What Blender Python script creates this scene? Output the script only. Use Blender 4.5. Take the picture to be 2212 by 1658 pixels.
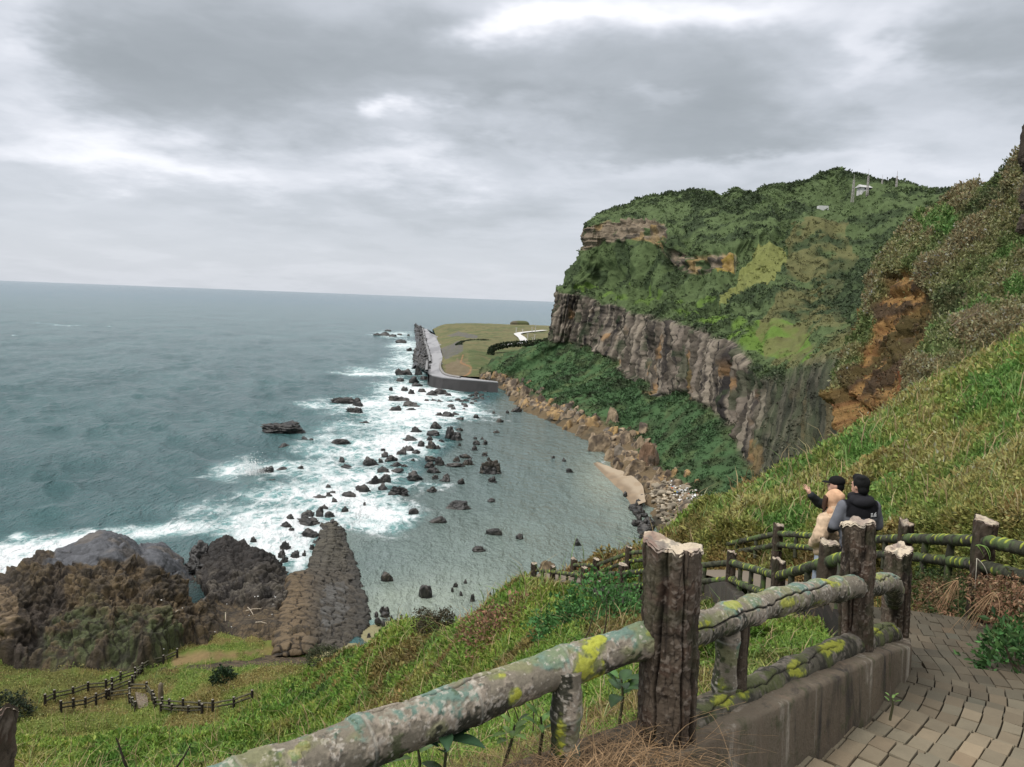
import bpy, bmesh, math, random
import numpy as np
from mathutils import Matrix, Vector

for _o in list(bpy.data.objects): bpy.data.objects.remove(_o, do_unlink=True)
SC = bpy.context.scene
COL = SC.collection
R = math.radians
rng = np.random.default_rng(7)
random.seed(7)

# ------------------------------------------------------------------ camera
IW, IH, FPX = 2212.0, 1658.0, 1736.0       # picture units used for measuring the photograph
CAMZ = 50.0
PITCH, ROLL = R(5.93), R(2.2)
CM = Matrix.Rotation(math.pi/2 - PITCH, 4, 'X') @ Matrix.Rotation(ROLL, 4, 'Z')
cam_d = bpy.data.cameras.new('camera'); cam = bpy.data.objects.new('camera', cam_d)
COL.objects.link(cam)
cam.matrix_world = Matrix.Translation((0, 0, CAMZ)) @ CM
cam_d.sensor_fit = 'HORIZONTAL'; cam_d.sensor_width = 36.0
cam_d.lens = 36.0*FPX/IW
cam_d.clip_start = 0.05; cam_d.clip_end = 200000.0
SC.camera = cam
CMN = np.array(CM.to_3x3())

# ------------------------------------------------------------------ light, exposure
SUN_EL, SUN_AZ = 52.0, -120.0        # degrees; azimuth from +Y towards +X
sun_d = bpy.data.lights.new('sun', 'SUN'); sun = bpy.data.objects.new('sun', sun_d); COL.objects.link(sun)
sun_d.energy = 1.5; sun_d.angle = R(16); sun_d.color = (1.0, 0.965, 0.92)
_sd = Vector((math.sin(R(SUN_AZ))*math.cos(R(SUN_EL)), math.cos(R(SUN_AZ))*math.cos(R(SUN_EL)), math.sin(R(SUN_EL))))
sun.rotation_euler = (-_sd).to_track_quat('-Z', 'Y').to_euler()
SC.view_settings.view_transform = 'Standard'; SC.view_settings.look = 'None'
SC.view_settings.exposure = 0.70; SC.view_settings.gamma = 1.0
SC.view_settings.use_curve_mapping = False
SC.cycles.max_bounces = 6; SC.cycles.diffuse_bounces = 3; SC.cycles.glossy_bounces = 2
SC.cycles.transmission_bounces = 4; SC.cycles.transparent_max_bounces = 8
SC.cycles.caustics_reflective = False; SC.cycles.caustics_refractive = False

# ------------------------------------------------------------------ node helper
class NT:
    def __init__(s, tree): s.t = tree; tree.nodes.clear()
    def n(s, typ, **kw):
        nd = s.t.nodes.new('ShaderNode'+typ)
        for k, v in kw.items(): setattr(nd, k, v)
        return nd
    def l(s, a, b): s.t.links.new(a, b)
    def put(s, sock, v):
        if isinstance(v, bpy.types.NodeSocket): s.l(v, sock)
        elif v is not None: sock.default_value = v
    def m(s, op, a, b=None, c=None, clamp=False):
        nd = s.n('Math', operation=op); nd.use_clamp = clamp
        for i, v in enumerate((a, b, c)): s.put(nd.inputs[i], v)
        return nd.outputs[0]
    def vm(s, op, a, b=None, scale=None):
        nd = s.n('VectorMath', operation=op); s.put(nd.inputs[0], a)
        if b is not None: s.put(nd.inputs[1], b)
        if scale is not None: s.put(nd.inputs['Scale'], scale)
        return nd.outputs['Value'] if op in ('LENGTH', 'DOT_PRODUCT', 'DISTANCE') else nd.outputs[0]
    def noise(s, vec, scale, detail=5, rough=.55, dist=0., out=0, typ='FBM'):
        nd = s.n('TexNoise'); nd.noise_type = typ
        s.put(nd.inputs['Vector'], vec); s.put(nd.inputs['Scale'], scale); nd.inputs['Detail'].default_value = detail
        nd.inputs['Roughness'].default_value = rough; nd.inputs['Distortion'].default_value = dist
        return nd.outputs[out]
    def vor(s, vec, scale, feature='F1', out='Distance', rand=1.):
        nd = s.n('TexVoronoi', feature=feature); s.put(nd.inputs['Vector'], vec); s.put(nd.inputs['Scale'], scale)
        nd.inputs['Randomness'].default_value = rand
        return nd.outputs[out]
    def mix(s, f, a, b, blend='MIX'):
        nd = s.n('Mix', data_type='RGBA', blend_type=blend)
        s.put(nd.inputs[0], f); s.put(nd.inputs[6], a); s.put(nd.inputs[7], b)
        return nd.outputs[2]
    def ss(s, v, lo, hi, to0=0., to1=1.):
        nd = s.n('MapRange', interpolation_type='SMOOTHSTEP')
        s.put(nd.inputs[0], v); s.put(nd.inputs[1], lo); s.put(nd.inputs[2], hi)
        s.put(nd.inputs[3], to0); s.put(nd.inputs[4], to1)
        return nd.outputs[0]
    def sep(s, v):
        nd = s.n('SeparateXYZ'); s.l(v, nd.inputs[0]); return nd.outputs
    def comb(s, x, y, z):
        nd = s.n('CombineXYZ'); s.put(nd.inputs[0], x); s.put(nd.inputs[1], y); s.put(nd.inputs[2], z); return nd.outputs[0]
    def bump(s, h, strength, dist, normal=None):
        nd = s.n('Bump'); nd.inputs['Strength'].default_value = strength; nd.inputs['Distance'].default_value = dist
        s.l(h, nd.inputs['Height'])
        if normal is not None: s.l(normal, nd.inputs['Normal'])
        return nd.outputs[0]
def c4(c): return (c[0], c[1], c[2], 1.0)

# ------------------------------------------------------------------ sky: overcast cloud deck over a Nishita sky
W_ = bpy.data.worlds.new('World'); SC.world = W_; W_.use_nodes = True
def build_sky():
    t = NT(W_.node_tree)
    out = t.n('OutputWorld'); bg = t.n('Background'); t.l(bg.outputs[0], out.inputs[0])
    sk = t.n('TexSky', sky_type='NISHITA'); sk.sun_disc = False; sk.sun_elevation = R(SUN_EL); sk.sun_rotation = R(SUN_AZ)
    tc = t.n('TexCoord'); d = tc.outputs['Generated']
    x, y, z = t.sep(d)
    zc = t.m('ADD', t.m('MAXIMUM', z, 0.0), 0.16)
    px = t.m('DIVIDE', x, zc); py = t.m('DIVIDE', y, zc)
    P = t.comb(px, py, 0.0)
    warp = t.vm('SCALE', t.vm('SUBTRACT', t.noise(P, 1.1, 4, .55, out=1), (.5, .5, .5)), scale=.8)
    Pw = t.vm('ADD', P, warp)
    n1 = t.noise(Pw, 0.75, 7, .52, .25); n2 = t.noise(t.vm('ADD', Pw, (7.3, 2.1, 0)), 2.3, 6, .55, .3)
    # placed cloud masses in (azimuth, elevation) degrees
    az = t.m('MULTIPLY', t.m('ARCTAN2', x, y), 180/math.pi); el = t.m('MULTIPLY', t.m('ARCSINE', z), 180/math.pi)
    dw = t.vm('SCALE', t.vm('SUBTRACT', t.noise(P, 1.6, 5, .6, out=1), (.5, .5, .5)), scale=15.0)
    A = t.vm('ADD', t.comb(az, el, 0.0), t.vm('MULTIPLY', dw, (1.5, .62, 0.0)))
    def blob(u, v, su, sv, amp):
        r = ray(u, v); a = math.degrees(math.atan2(r[0], r[1])); e = math.degrees(math.asin(r[2]/np.linalg.norm(r)))
        k = 57.3/FPX
        q = t.vm('MULTIPLY', t.vm('SUBTRACT', A, (a, e, 0)), (1/(su*k), 1/(sv*k), 0))
        L = t.vm('LENGTH', q)
        return t.m('MULTIPLY', t.m('EXPONENT', t.m('MULTIPLY', t.m('MULTIPLY', L, L), -1.)), amp)
    tot = None
    for b in SKY_BLOBS:
        q = blob(*b); tot = q if tot is None else t.m('ADD', tot, q)
    v = t.m('ADD', t.m('MULTIPLY', t.m('SUBTRACT', n1, .5), .66), t.m('MULTIPLY', t.m('SUBTRACT', n2, .5), .30))
    v = t.m('MULTIPLY', v, t.ss(el, 1.0, 9.0, .12, 1.0))
    v = t.m('ADD', t.m('ADD', v, tot), .525)
    cr = t.n('ValToRGB'); t.l(v, cr.inputs[0]); e = cr.color_ramp; e.interpolation = 'B_SPLINE'
    stops = [(0.0, (.20, .22, .235)), (.28, (.275, .297, .318)), (.5, (.42, .445, .485)), (.7, (.56, .575, .62)), (.9, (.74, .745, .78)), (1.0, (.90, .89, .905))]
    while len(e.elements) < len(stops): e.elements.new(.5)
    for s_, (p, c) in zip(e.elements, stops): s_.position = p; s_.color = c4(c)
    up = t.ss(el, 27.0, 75.0, 1.0, ZENITH)          # an overcast sky is brighter overhead
    upc = t.n('Mix', data_type='RGBA', blend_type='MULTIPLY'); upc.inputs[0].default_value = 1.
    t.l(cr.outputs[0], upc.inputs[6]); t.l(t.vm('MULTIPLY', t.comb(up, up, up), t.mix(t.ss(el, 27., 60.), (1, 1, 1, 1), (1.07, 1.0, .89, 1))), upc.inputs[7])
    nis = t.mix(1.0, sk.outputs[0], (.08, .08, .08, 1), 'MULTIPLY')
    t.l(t.mix(.93, nis, upc.outputs[2]), bg.inputs[0]); bg.inputs[1].default_value = SKY_STR
ZENITH = 3.0; SKY_STR = 0.93

# ------------------------------------------------------------------ measuring helpers (picture units -> world)
def ray(u, v):
    d = np.stack(np.broadcast_arrays((np.asarray(u, float)-IW/2)/FPX, -(np.asarray(v, float)-IH/2)/FPX, -1.0), -1)
    return d @ CMN.T
def P(u, v, Y):
    r = ray(u, v); return r*(np.asarray(Y, float)/r[..., 1])[..., None] + np.array([0, 0, CAMZ])
def S(u, v, z=0.0):
    r = ray(u, v); return r*((z-CAMZ)/r[..., 2])[..., None] + np.array([0, 0, CAMZ])
def PW(u, Y, z):      # point seen in picture column u (near the horizon row) at depth Y, height z
    v = 829.0
    for _ in range(8):
        p = P(u, v, Y); v += (p[2]-z)*FPX/Y
    return P(u, v, Y)
def proj(p):
    q = (np.asarray(p, float)-np.array([0, 0, CAMZ])) @ CMN
    w = np.where(np.abs(q[..., 2]) < 1e-6, -1e-6, q[..., 2])
    return IW/2 + FPX*q[..., 0]/-w, IH/2 - FPX*q[..., 1]/-w

SKY_BLOBS = [  # u, v, su, sv, amp
 (20, 40, 110, 130, .36), (480, 110, 430, 120, -.27), (180, 185, 200, 45, -.12), (860, 110, 210, 70, -.10), (900, 0, 120, 40, -.18),
 (1130, 30, 130, 50, .44), (1500, 12, 330, 42, .40), (1450, 180, 430, 120, -.25), (1600, 300, 260, 38, -.14), (1120, 235, 130, 28, -.14),
 (1985, 70, 75, 90, .26), (1790, 170, 130, 45, .12), (2190, 90, 120, 130, -.14), (2060, 240, 130, 60, .10),
 (250, 340, 270, 55, .28), (880, 345, 170, 45, .26), (870, 240, 70, 22, .34), (1350, 230, 60, 20, .12), (1040, 330, 120, 60, -.08),
 (1650, 350, 400, 24, .10), (700, 450, 600, 40, -.08), (1150, 450, 120, 30, -.06), (1250, 375, 200, 25, .06), (600, 520, 700, 40, .0), (600, 600, 900, 30, .05),
 (2050, 350, 150, 40, .06)]
build_sky()
# ------------------------------------------------------------------ numpy noise
def _h(ix, iy, iz, seed):
    h = (ix.astype(np.uint32)*np.uint32(374761393) + iy.astype(np.uint32)*np.uint32(668265263) + iz.astype(np.uint32)*np.uint32(2147483647) + np.uint32(seed*974634777 & 0xffffffff))
    h ^= h >> np.uint32(13); h *= np.uint32(1274126177); h ^= h >> np.uint32(16); h *= np.uint32(2246822519); h ^= h >> np.uint32(15)
    return h.astype(np.float64)/4294967295.0
def vn(p, seed=0):
    p = np.asarray(p, float); f = np.floor(p); i = f.astype(np.int64); t = p-f; t = t*t*t*(t*(t*6-15)+10)
    x, y, z = i[..., 0], i[..., 1], i[..., 2]; a, b, c = t[..., 0], t[..., 1], t[..., 2]
    def H(dx, dy, dz): return _h(x+dx, y+dy, z+dz, seed)
    r = ((H(0,0,0)*(1-a)+H(1,0,0)*a)*(1-b) + (H(0,1,0)*(1-a)+H(1,1,0)*a)*b)*(1-c) + ((H(0,0,1)*(1-a)+H(1,0,1)*a)*(1-b) + (H(0,1,1)*(1-a)+H(1,1,1)*a)*b)*c
    return r*2-1
def fbm(p, o=4, seed=0, gain=.5, lac=2.03):
    p = np.asarray(p, float); s = 0; a = 1.; tot = 0
    for k in range(o):
        s = s + a*vn(p*lac**k + k*17.17, seed+k); tot += a; a *= gain
    return s/tot*1.6
def worley(p, seed=0, jit=1.0, dims=3):
    p = np.asarray(p, float); i = np.floor(p).astype(np.int64)
    F1 = np.full(p.shape[:-1], 9.); F2 = F1.copy(); ID = np.zeros(p.shape[:-1])
    for dx in (-1, 0, 1):
        for dy in (-1, 0, 1):
            for dz in ((-1, 0, 1) if dims == 3 else (0,)):
                cx, cy, cz = i[..., 0]+dx, i[..., 1]+dy, i[..., 2]+dz
                q = np.stack([cx+.5+jit*(_h(cx, cy, cz, seed+11)-.5), cy+.5+jit*(_h(cx, cy, cz, seed+23)-.5), cz+.5+jit*(_h(cx, cy, cz, seed+37)-.5)], -1)
                if dims == 2: d = np.hypot(q[..., 0]-p[..., 0], q[..., 1]-p[..., 1])
                else: d = np.linalg.norm(q-p, axis=-1)
                n = d < F1
                F2 = np.where(n, F1, np.minimum(F2, d)); ID = np.where(n, _h(cx, cy, cz, seed+5), ID); F1 = np.where(n, d, F1)
    return F1, F2, ID
def sst(x, a, b):
    t = np.clip((x-a)/(b-a), 0, 1); return t*t*(3-2*t)
def lerp(a, b, t):
    t = np.asarray(t)[..., None] if np.ndim(a) and np.ndim(t) and np.shape(a)[-1:] == (3,) and np.shape(t) != np.shape(a) else t
    return a*(1-t)+b*t
def mixc(C, c, t): return C*(1-t[..., None]) + np.asarray(c, float)*t[..., None]
def inpoly(u, v, poly):
    poly = np.asarray(poly, float); r = np.zeros(np.shape(u), bool); j = len(poly)-1
    for i in range(len(poly)):
        xi, yi = poly[i]; xj, yj = poly[j]
        if yi != yj: r ^= ((yi > v) != (yj > v)) & (u < (xj-xi)*(v-yi)/(yj-yi)+xi)
        j = i
    return r
def segdist(u, v, pts):
    d = np.full(np.shape(u), 1e9); tt = np.zeros(np.shape(u))
    for k in range(len(pts)-1):
        a = np.array(pts[k][:2], float); b = np.array(pts[k+1][:2], float); ab = b-a
        t = np.clip(((u-a[0])*ab[0]+(v-a[1])*ab[1])/max(ab@ab, 1e-9), 0, 1)
        e = np.hypot(u-a[0]-t*ab[0], v-a[1]-t*ab[1]); n = e < d
        d = np.where(n, e, d); tt = np.where(n, k+t, tt)
    return d, tt

# ------------------------------------------------------------------ mesh helpers
def tag(o, label=None, cat=None, group=None, kind=None):
    if label: o['label'] = label
    if cat: o['category'] = cat
    if group: o['group'] = group
    if kind: o['kind'] = kind
    return o
def link(name, me, mat=None, parent=None):
    o = bpy.data.objects.new(name, me); COL.objects.link(o)
    if mat is not None and me is not None: me.materials.append(mat)
    if parent is not None: o.parent = parent
    return o
def empty(name, loc=(0, 0, 0), rz=0.):
    o = bpy.data.objects.new(name, None); COL.objects.link(o); o.location = loc; o.rotation_euler = (0, 0, rz)
    o.empty_display_size = .2; return o
def raw_mesh(name, V, faces, col=None, smooth=True, uv=None):
    """faces: (n,k) int array (all tris or all quads) or list of such arrays"""
    V = np.ascontiguousarray(V, np.float32).reshape(-1, 3)
    fl = faces if isinstance(faces, list) else [faces]
    fl = [np.asarray(f, np.int32) for f in fl if len(f)]
    me = bpy.data.meshes.new(name)
    nl = sum(f.size for f in fl); nf = sum(len(f) for f in fl)
    me.vertices.add(len(V)); me.vertices.foreach_set('co', V.ravel())
    me.loops.add(nl); me.loops.foreach_set('vertex_index', np.concatenate([f.ravel() for f in fl]))
    me.polygons.add(nf)
    st = []; o = 0
    for f in fl:
        st.append(o+np.arange(len(f))*f.shape[1]); o += f.size
    me.polygons.foreach_set('loop_start', np.concatenate(st).astype(np.int32))
    me.polygons.foreach_set('use_smooth', np.full(nf, smooth, bool))
    if col is not None:
        a = me.color_attributes.new('Col', 'FLOAT_COLOR', 'POINT')
        c = np.ones((len(V), 4), np.float32); c[:, :np.shape(col)[-1]] = np.asarray(col, np.float32).reshape(len(V), -1)
        a.data.foreach_set('color', c.ravel())
    me.update(calc_edges=True); return me
def grid_faces(ny, nx, wrap=False):
    i = np.arange(ny*nx).reshape(ny, nx)
    if wrap: i = np.concatenate([i, i[:, :1]], 1)
    return np.stack([i[:-1, :-1], i[:-1, 1:], i[1:, 1:], i[1:, :-1]], -1).reshape(-1, 4)
def grid_normals(V):
    du = np.gradient(V, axis=1); dv = np.gradient(V, axis=0); n = np.cross(du, dv)
    return n/np.maximum(np.linalg.norm(n, axis=-1, keepdims=True), 1e-9)
def catmull(Pk, n, axis=0):
    """resample along axis: Pk (k,...) -> n samples, Catmull-Rom"""
    Pk = np.moveaxis(np.asarray(Pk, float), axis, 0); k = len(Pk)
    t = np.linspace(0, k-1, n); i = np.minimum(t.astype(int), k-2); f = (t-i).reshape((-1,)+(1,)*(Pk.ndim-1))
    g = lambda j: Pk[np.clip(j, 0, k-1)]
    p0, p1, p2, p3 = g(i-1), g(i), g(i+1), g(i+2)
    p0 = np.where((i == 0).reshape(f.shape), 2*p1-p2, p0); p3 = np.where((i == k-2).reshape(f.shape), 2*p2-p1, p3)
    r = .5*(2*p1+(p2-p0)*f+(2*p0-5*p1+4*p2-p3)*f**2+(3*p1-p0-3*p2+p3)*f**3)
    return np.moveaxis(r, 0, axis)
def linres(Pk, n, axis=0, smooth=0):
    Pk = np.moveaxis(np.asarray(Pk, float), axis, 0); k = len(Pk)
    t = np.linspace(0, k-1, n); i = np.minimum(t.astype(int), k-2); f = (t-i).reshape((-1,)+(1,)*(Pk.ndim-1))
    r = Pk[i]*(1-f)+Pk[i+1]*f
    for _ in range(smooth):
        r[1:-1] = .25*r[:-2]+.5*r[1:-1]+.25*r[2:]
    return np.moveaxis(r, 0, axis)
class Geo:
    """collects verts/faces (mixed) with optional colours, builds ONE mesh object"""
    def __init__(s): s.V = []; s.F = {}; s.C = []; s.n = 0
    def add(s, V, F, c=(1, 1, 1)):
        V = np.asarray(V, float).reshape(-1, 3); F = np.asarray(F, int)
        s.V.append(V); s.F.setdefault(F.shape[1], []).append(F+s.n); s.n += len(V)
        c = np.asarray(c, float); s.C.append(np.broadcast_to(c, (len(V), 3)))
    def box(s, lo, hi, c=(1, 1, 1), M=None):
        x0, y0, z0 = lo; x1, y1, z1 = hi
        V = np.array([[x0,y0,z0],[x1,y0,z0],[x1,y1,z0],[x0,y1,z0],[x0,y0,z1],[x1,y0,z1],[x1,y1,z1],[x0,y1,z1]], float)
        if M is not None: V = V @ np.array(M.to_3x3()).T + np.array(M.translation)
        s.add(V, [[0,3,2,1],[4,5,6,7],[0,1,5,4],[1,2,6,5],[2,3,7,6],[3,0,4,7]], c)
    def tube(s, pts, rad, k=8, c=(1, 1, 1), caps=True):
        pts = np.asarray(pts, float); n = len(pts); rad = np.broadcast_to(np.asarray(rad, float), (n,))
        T = np.gradient(pts, axis=0); T /= np.maximum(np.linalg.norm(T, axis=1, keepdims=True), 1e-9)
        ref = np.array([0, 0, 1.]) if abs(T[0, 2]) < .9 else np.array([1., 0, 0])
        A = np.cross(T, ref); A /= np.maximum(np.linalg.norm(A, axis=1, keepdims=True), 1e-9); B = np.cross(T, A)
        th = np.linspace(0, 2*np.pi, k, endpoint=False)
        V = pts[:, None]+rad[:, None, None]*(A[:, None]*np.cos(th)[None, :, None]+B[:, None]*np.sin(th)[None, :, None])
        s.add(V, grid_faces(n, k, True), c)
        if caps:
            for e, sg in ((0, 1), (n-1, -1)):
                ring = V[e]; ctr = ring.mean(0)
                VV = np.concatenate([ring, ctr[None]]); f = [[i, (i+1) % k, k] if sg < 0 else [(i+1) % k, i, k] for i in range(k)]
                s.add(VV, f, c)
    def mesh(s, name, smooth=True):
        return raw_mesh(name, np.concatenate(s.V), [np.concatenate(f) for f in s.F.values()], np.concatenate(s.C), smooth)
    def build(s, name, mat=None, parent=None, smooth=True):
        return link(name, s.mesh(name, smooth), mat, parent)

# ------------------------------------------------------------------ materials
MATS = {}
def new_mat(name):
    m = bpy.data.materials.new(name); m.use_nodes = True; t = NT(m.node_tree)
    out = t.n('OutputMaterial'); b = t.n('BsdfPrincipled'); t.l(b.outputs[0], out.inputs[0]); MATS[name] = m
    return m, t, b, out
def vcol_mat(name, rough=.92, nscale=.6, namt=.35, bscale=2., bdist=.15, bstr=.6, spec=.25, detail=6, vor=0):
    """material whose colour is the mesh's own Col attribute, broken up by noise"""
    m, t, b, out = new_mat(name)
    at = t.n('Attribute'); at.attribute_name = 'Col'; geo = t.n('NewGeometry'); pos = geo.outputs['Position']
    n = t.noise(pos, nscale, detail, .62)
    f = t.m('ADD', t.m('MULTIPLY', t.m('SUBTRACT', n, .5), 2*namt), 1.0)
    c = t.vm('SCALE', at.outputs['Color'], scale=f)
    t.l(c, b.inputs['Base Color']); b.inputs['Roughness'].default_value = rough; b.inputs['Specular IOR Level'].default_value = spec
    h = t.noise(pos, bscale, 8, .65)
    if vor: h = t.m('ADD', h, t.m('MULTIPLY', t.vor(pos, vor), .6))
    t.l(t.bump(h, bstr, bdist), b.inputs['Normal'])
    return m
def flat_mat(name, col, rough=.7, nscale=8., namt=.25, bstr=.3, bdist=.01, bscale=30., spec=.3, metal=0.):
    m, t, b, out = new_mat(name); geo = t.n('TexCoord'); pos = geo.outputs['Object']
    n = t.noise(pos, nscale, 6, .6)
    f = t.m('ADD', t.m('MULTIPLY', t.m('SUBTRACT', n, .5), 2*namt), 1.0)
    t.l(t.vm('SCALE', col, scale=f), b.inputs['Base Color']) if False else None
    rgb = t.n('RGB'); rgb.outputs[0].default_value = c4(col)
    t.l(t.vm('SCALE', rgb.outputs[0], scale=f), b.inputs['Base Color'])
    b.inputs['Roughness'].default_value = rough; b.inputs['Specular IOR Level'].default_value = spec; b.inputs['Metallic'].default_value = metal
    t.l(t.bump(t.noise(pos, bscale, 6, .6), bstr, bdist), b.inputs['Normal'])
    return m
def leaf_mat(name, rough=.6, trans=.25):
    m, t, b, out = new_mat(name)
    at = t.n('Attribute'); at.attribute_name = 'Col'
    t.l(at.outputs['Color'], b.inputs['Base Color']); b.inputs['Roughness'].default_value = rough; b.inputs['Specular IOR Level'].default_value = .25
    tr = t.n('BsdfTranslucent'); t.l(at.outputs['Color'], tr.inputs[0])
    mx = t.n('MixShader'); mx.inputs[0].default_value = trans; t.l(b.outputs[0], mx.inputs[1]); t.l(tr.outputs[0], mx.inputs[2]); t.l(mx.outputs[0], out.inputs[0])
    return m

# ------------------------------------------------------------------ leaf-card scatter: one mesh of many small leaves
def leaves(C, N, size, col, aspect=.5, bend=.25, spread=.9, droop=0.):
    """C (n,3) centres, N (n,3) outward direction, size (n,), col (n,3) -> verts, quads, cols (bent two-quad leaf)"""
    n = len(C)
    d = N + spread*rng.normal(size=(n, 3)); d[:, 2] -= droop; d /= np.linalg.norm(d, axis=1, keepdims=True)
    s = np.cross(d, rng.normal(size=(n, 3))); s /= np.maximum(np.linalg.norm(s, axis=1, keepdims=True), 1e-9)
    up = np.cross(s, d)
    L = size[:, None]; w = L*aspect*.5
    a = C; b = C+d*L*.5+up*L*bend*.3; e = C+d*L
    V = np.stack([a, b+s*w, e, b-s*w], 1).reshape(-1, 3)
    F = (np.arange(n)[:, None]*4+np.array([0, 1, 2, 3]))
    return V, F, np.repeat(col, 4, 0)
def blades(C, H, width, col, lean=.35, dirn=None):
    """grass blades: tapered bent strips of two segments"""
    n = len(C); th = rng.uniform(0, 2*np.pi, n); hz = np.stack([np.cos(th), np.sin(th), 0*th], -1)
    sd = np.stack([-np.sin(th), np.cos(th), 0*th], -1)
    le = (lean*rng.uniform(.3, 1.6, n))[:, None]
    if dirn is not None: hz = hz+dirn; hz /= np.maximum(np.linalg.norm(hz, axis=1, keepdims=True), 1e-9)
    up = np.array([0, 0, 1.]); h = H[:, None]; w = np.broadcast_to(width, (n,))[:, None]*.5
    m = C+up*h*.55+hz*h*le*.35; e = C+up*h*(1-.25*le)+hz*h*le
    V = np.stack([C-sd*w, C+sd*w, m+sd*w*.7, m-sd*w*.7, e], 1).reshape(-1, 3)
    b = np.arange(n)[:, None]*5
    return V, b+np.array([0, 1, 2, 3]), b+np.array([3, 2, 4]), np.repeat(col, 5, 0)
def tri_sample(V, F4, w, n):
    """n random points on quads F4 of V with per-face weight w -> points, normals, face index"""
    a, b, c, d = (V[F4[:, k]] for k in range(4))
    cs = np.cumsum(w); k = np.searchsorted(cs, rng.uniform(0, cs[-1], n)); k = np.minimum(k, len(F4)-1)
    s, t = rng.uniform(size=(2, n, 1))
    p = (a[k]*(1-s)+b[k]*s)*(1-t)+(d[k]*(1-s)+c[k]*s)*t
    nn = np.cross(c-a, d-b); nn /= np.maximum(np.linalg.norm(nn, axis=1, keepdims=True), 1e-12)
    return p, nn[k], k
def quad_area(V, F4):
    a, b, c, d = (V[F4[:, k]] for k in range(4)); return .5*np.linalg.norm(np.cross(c-a, d-b), axis=1)
# ------------------------------------------------------------------ sea
# the sheltered bay between the line of rocks and the right-hand shore, and where surf breaks (measured in picture units)
BAY = [(1075, 872), (1000, 900), (985, 960), (930, 1000), (860, 1080), (770, 1130), (712, 1150), (705, 1230), (725, 1340), (850, 1420), (1500, 1420), (1480, 1180), (1450, 1080), (1360, 990), (1290, 925), (1180, 870), (1100, 850)]
FOAM = [  # u, v, su, sv, amp
 (880, 745, 40, 10, .8), (850, 722, 45, 7, .7), (880, 775, 42, 22, .75), (830, 800, 80, 14, .45), (790, 800, 70, 6, .6), (860, 845, 55, 25, .7), (930, 850, 75, 22, .95),
 (760, 872, 90, 14, .75), (660, 868, 45, 7, .6), (800, 905, 110, 26, .7), (920, 900, 95, 30, .8), (1010, 890, 55, 22, .6), (690, 935, 50, 14, .5),
 (760, 960, 120, 30, .62), (870, 960, 90, 30, .7), (520, 1015, 62, 20, .75), (480, 1035, 50, 12, .5), (640, 1010, 110, 26, .58), (780, 1030, 100, 35, .75), (640, 1075, 130, 28, .6), (760, 1090, 90, 35, .8),
 (520, 1110, 160, 22, .5), (620, 1140, 120, 30, .85), (400, 1150, 110, 18, .62), (250, 1150, 120, 18, .55), (120, 1170, 130, 22, .75), (30, 1215, 110, 40, 1.0), (0, 1270, 70, 50, 1.0), (560, 1180, 70, 30, .8), (640, 1200, 50, 50, .8),
 (800, 1150, 55, 40, .5), (850, 1120, 70, 40, .42), (920, 1060, 60, 18, .3), (950, 1045, 45, 5, .3), (1000, 1100, 60, 15, .18), (1080, 915, 40, 8, .3), (1060, 1100, 200, 60, .0),
 (1290, 1010, 14, 22, .35), (1345, 1062, 14, 16, .35), (800, 1350, 22, 14, .55), (860, 1340, 30, 8, .3), (40, 1147, 22, 7, .9)]
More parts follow.
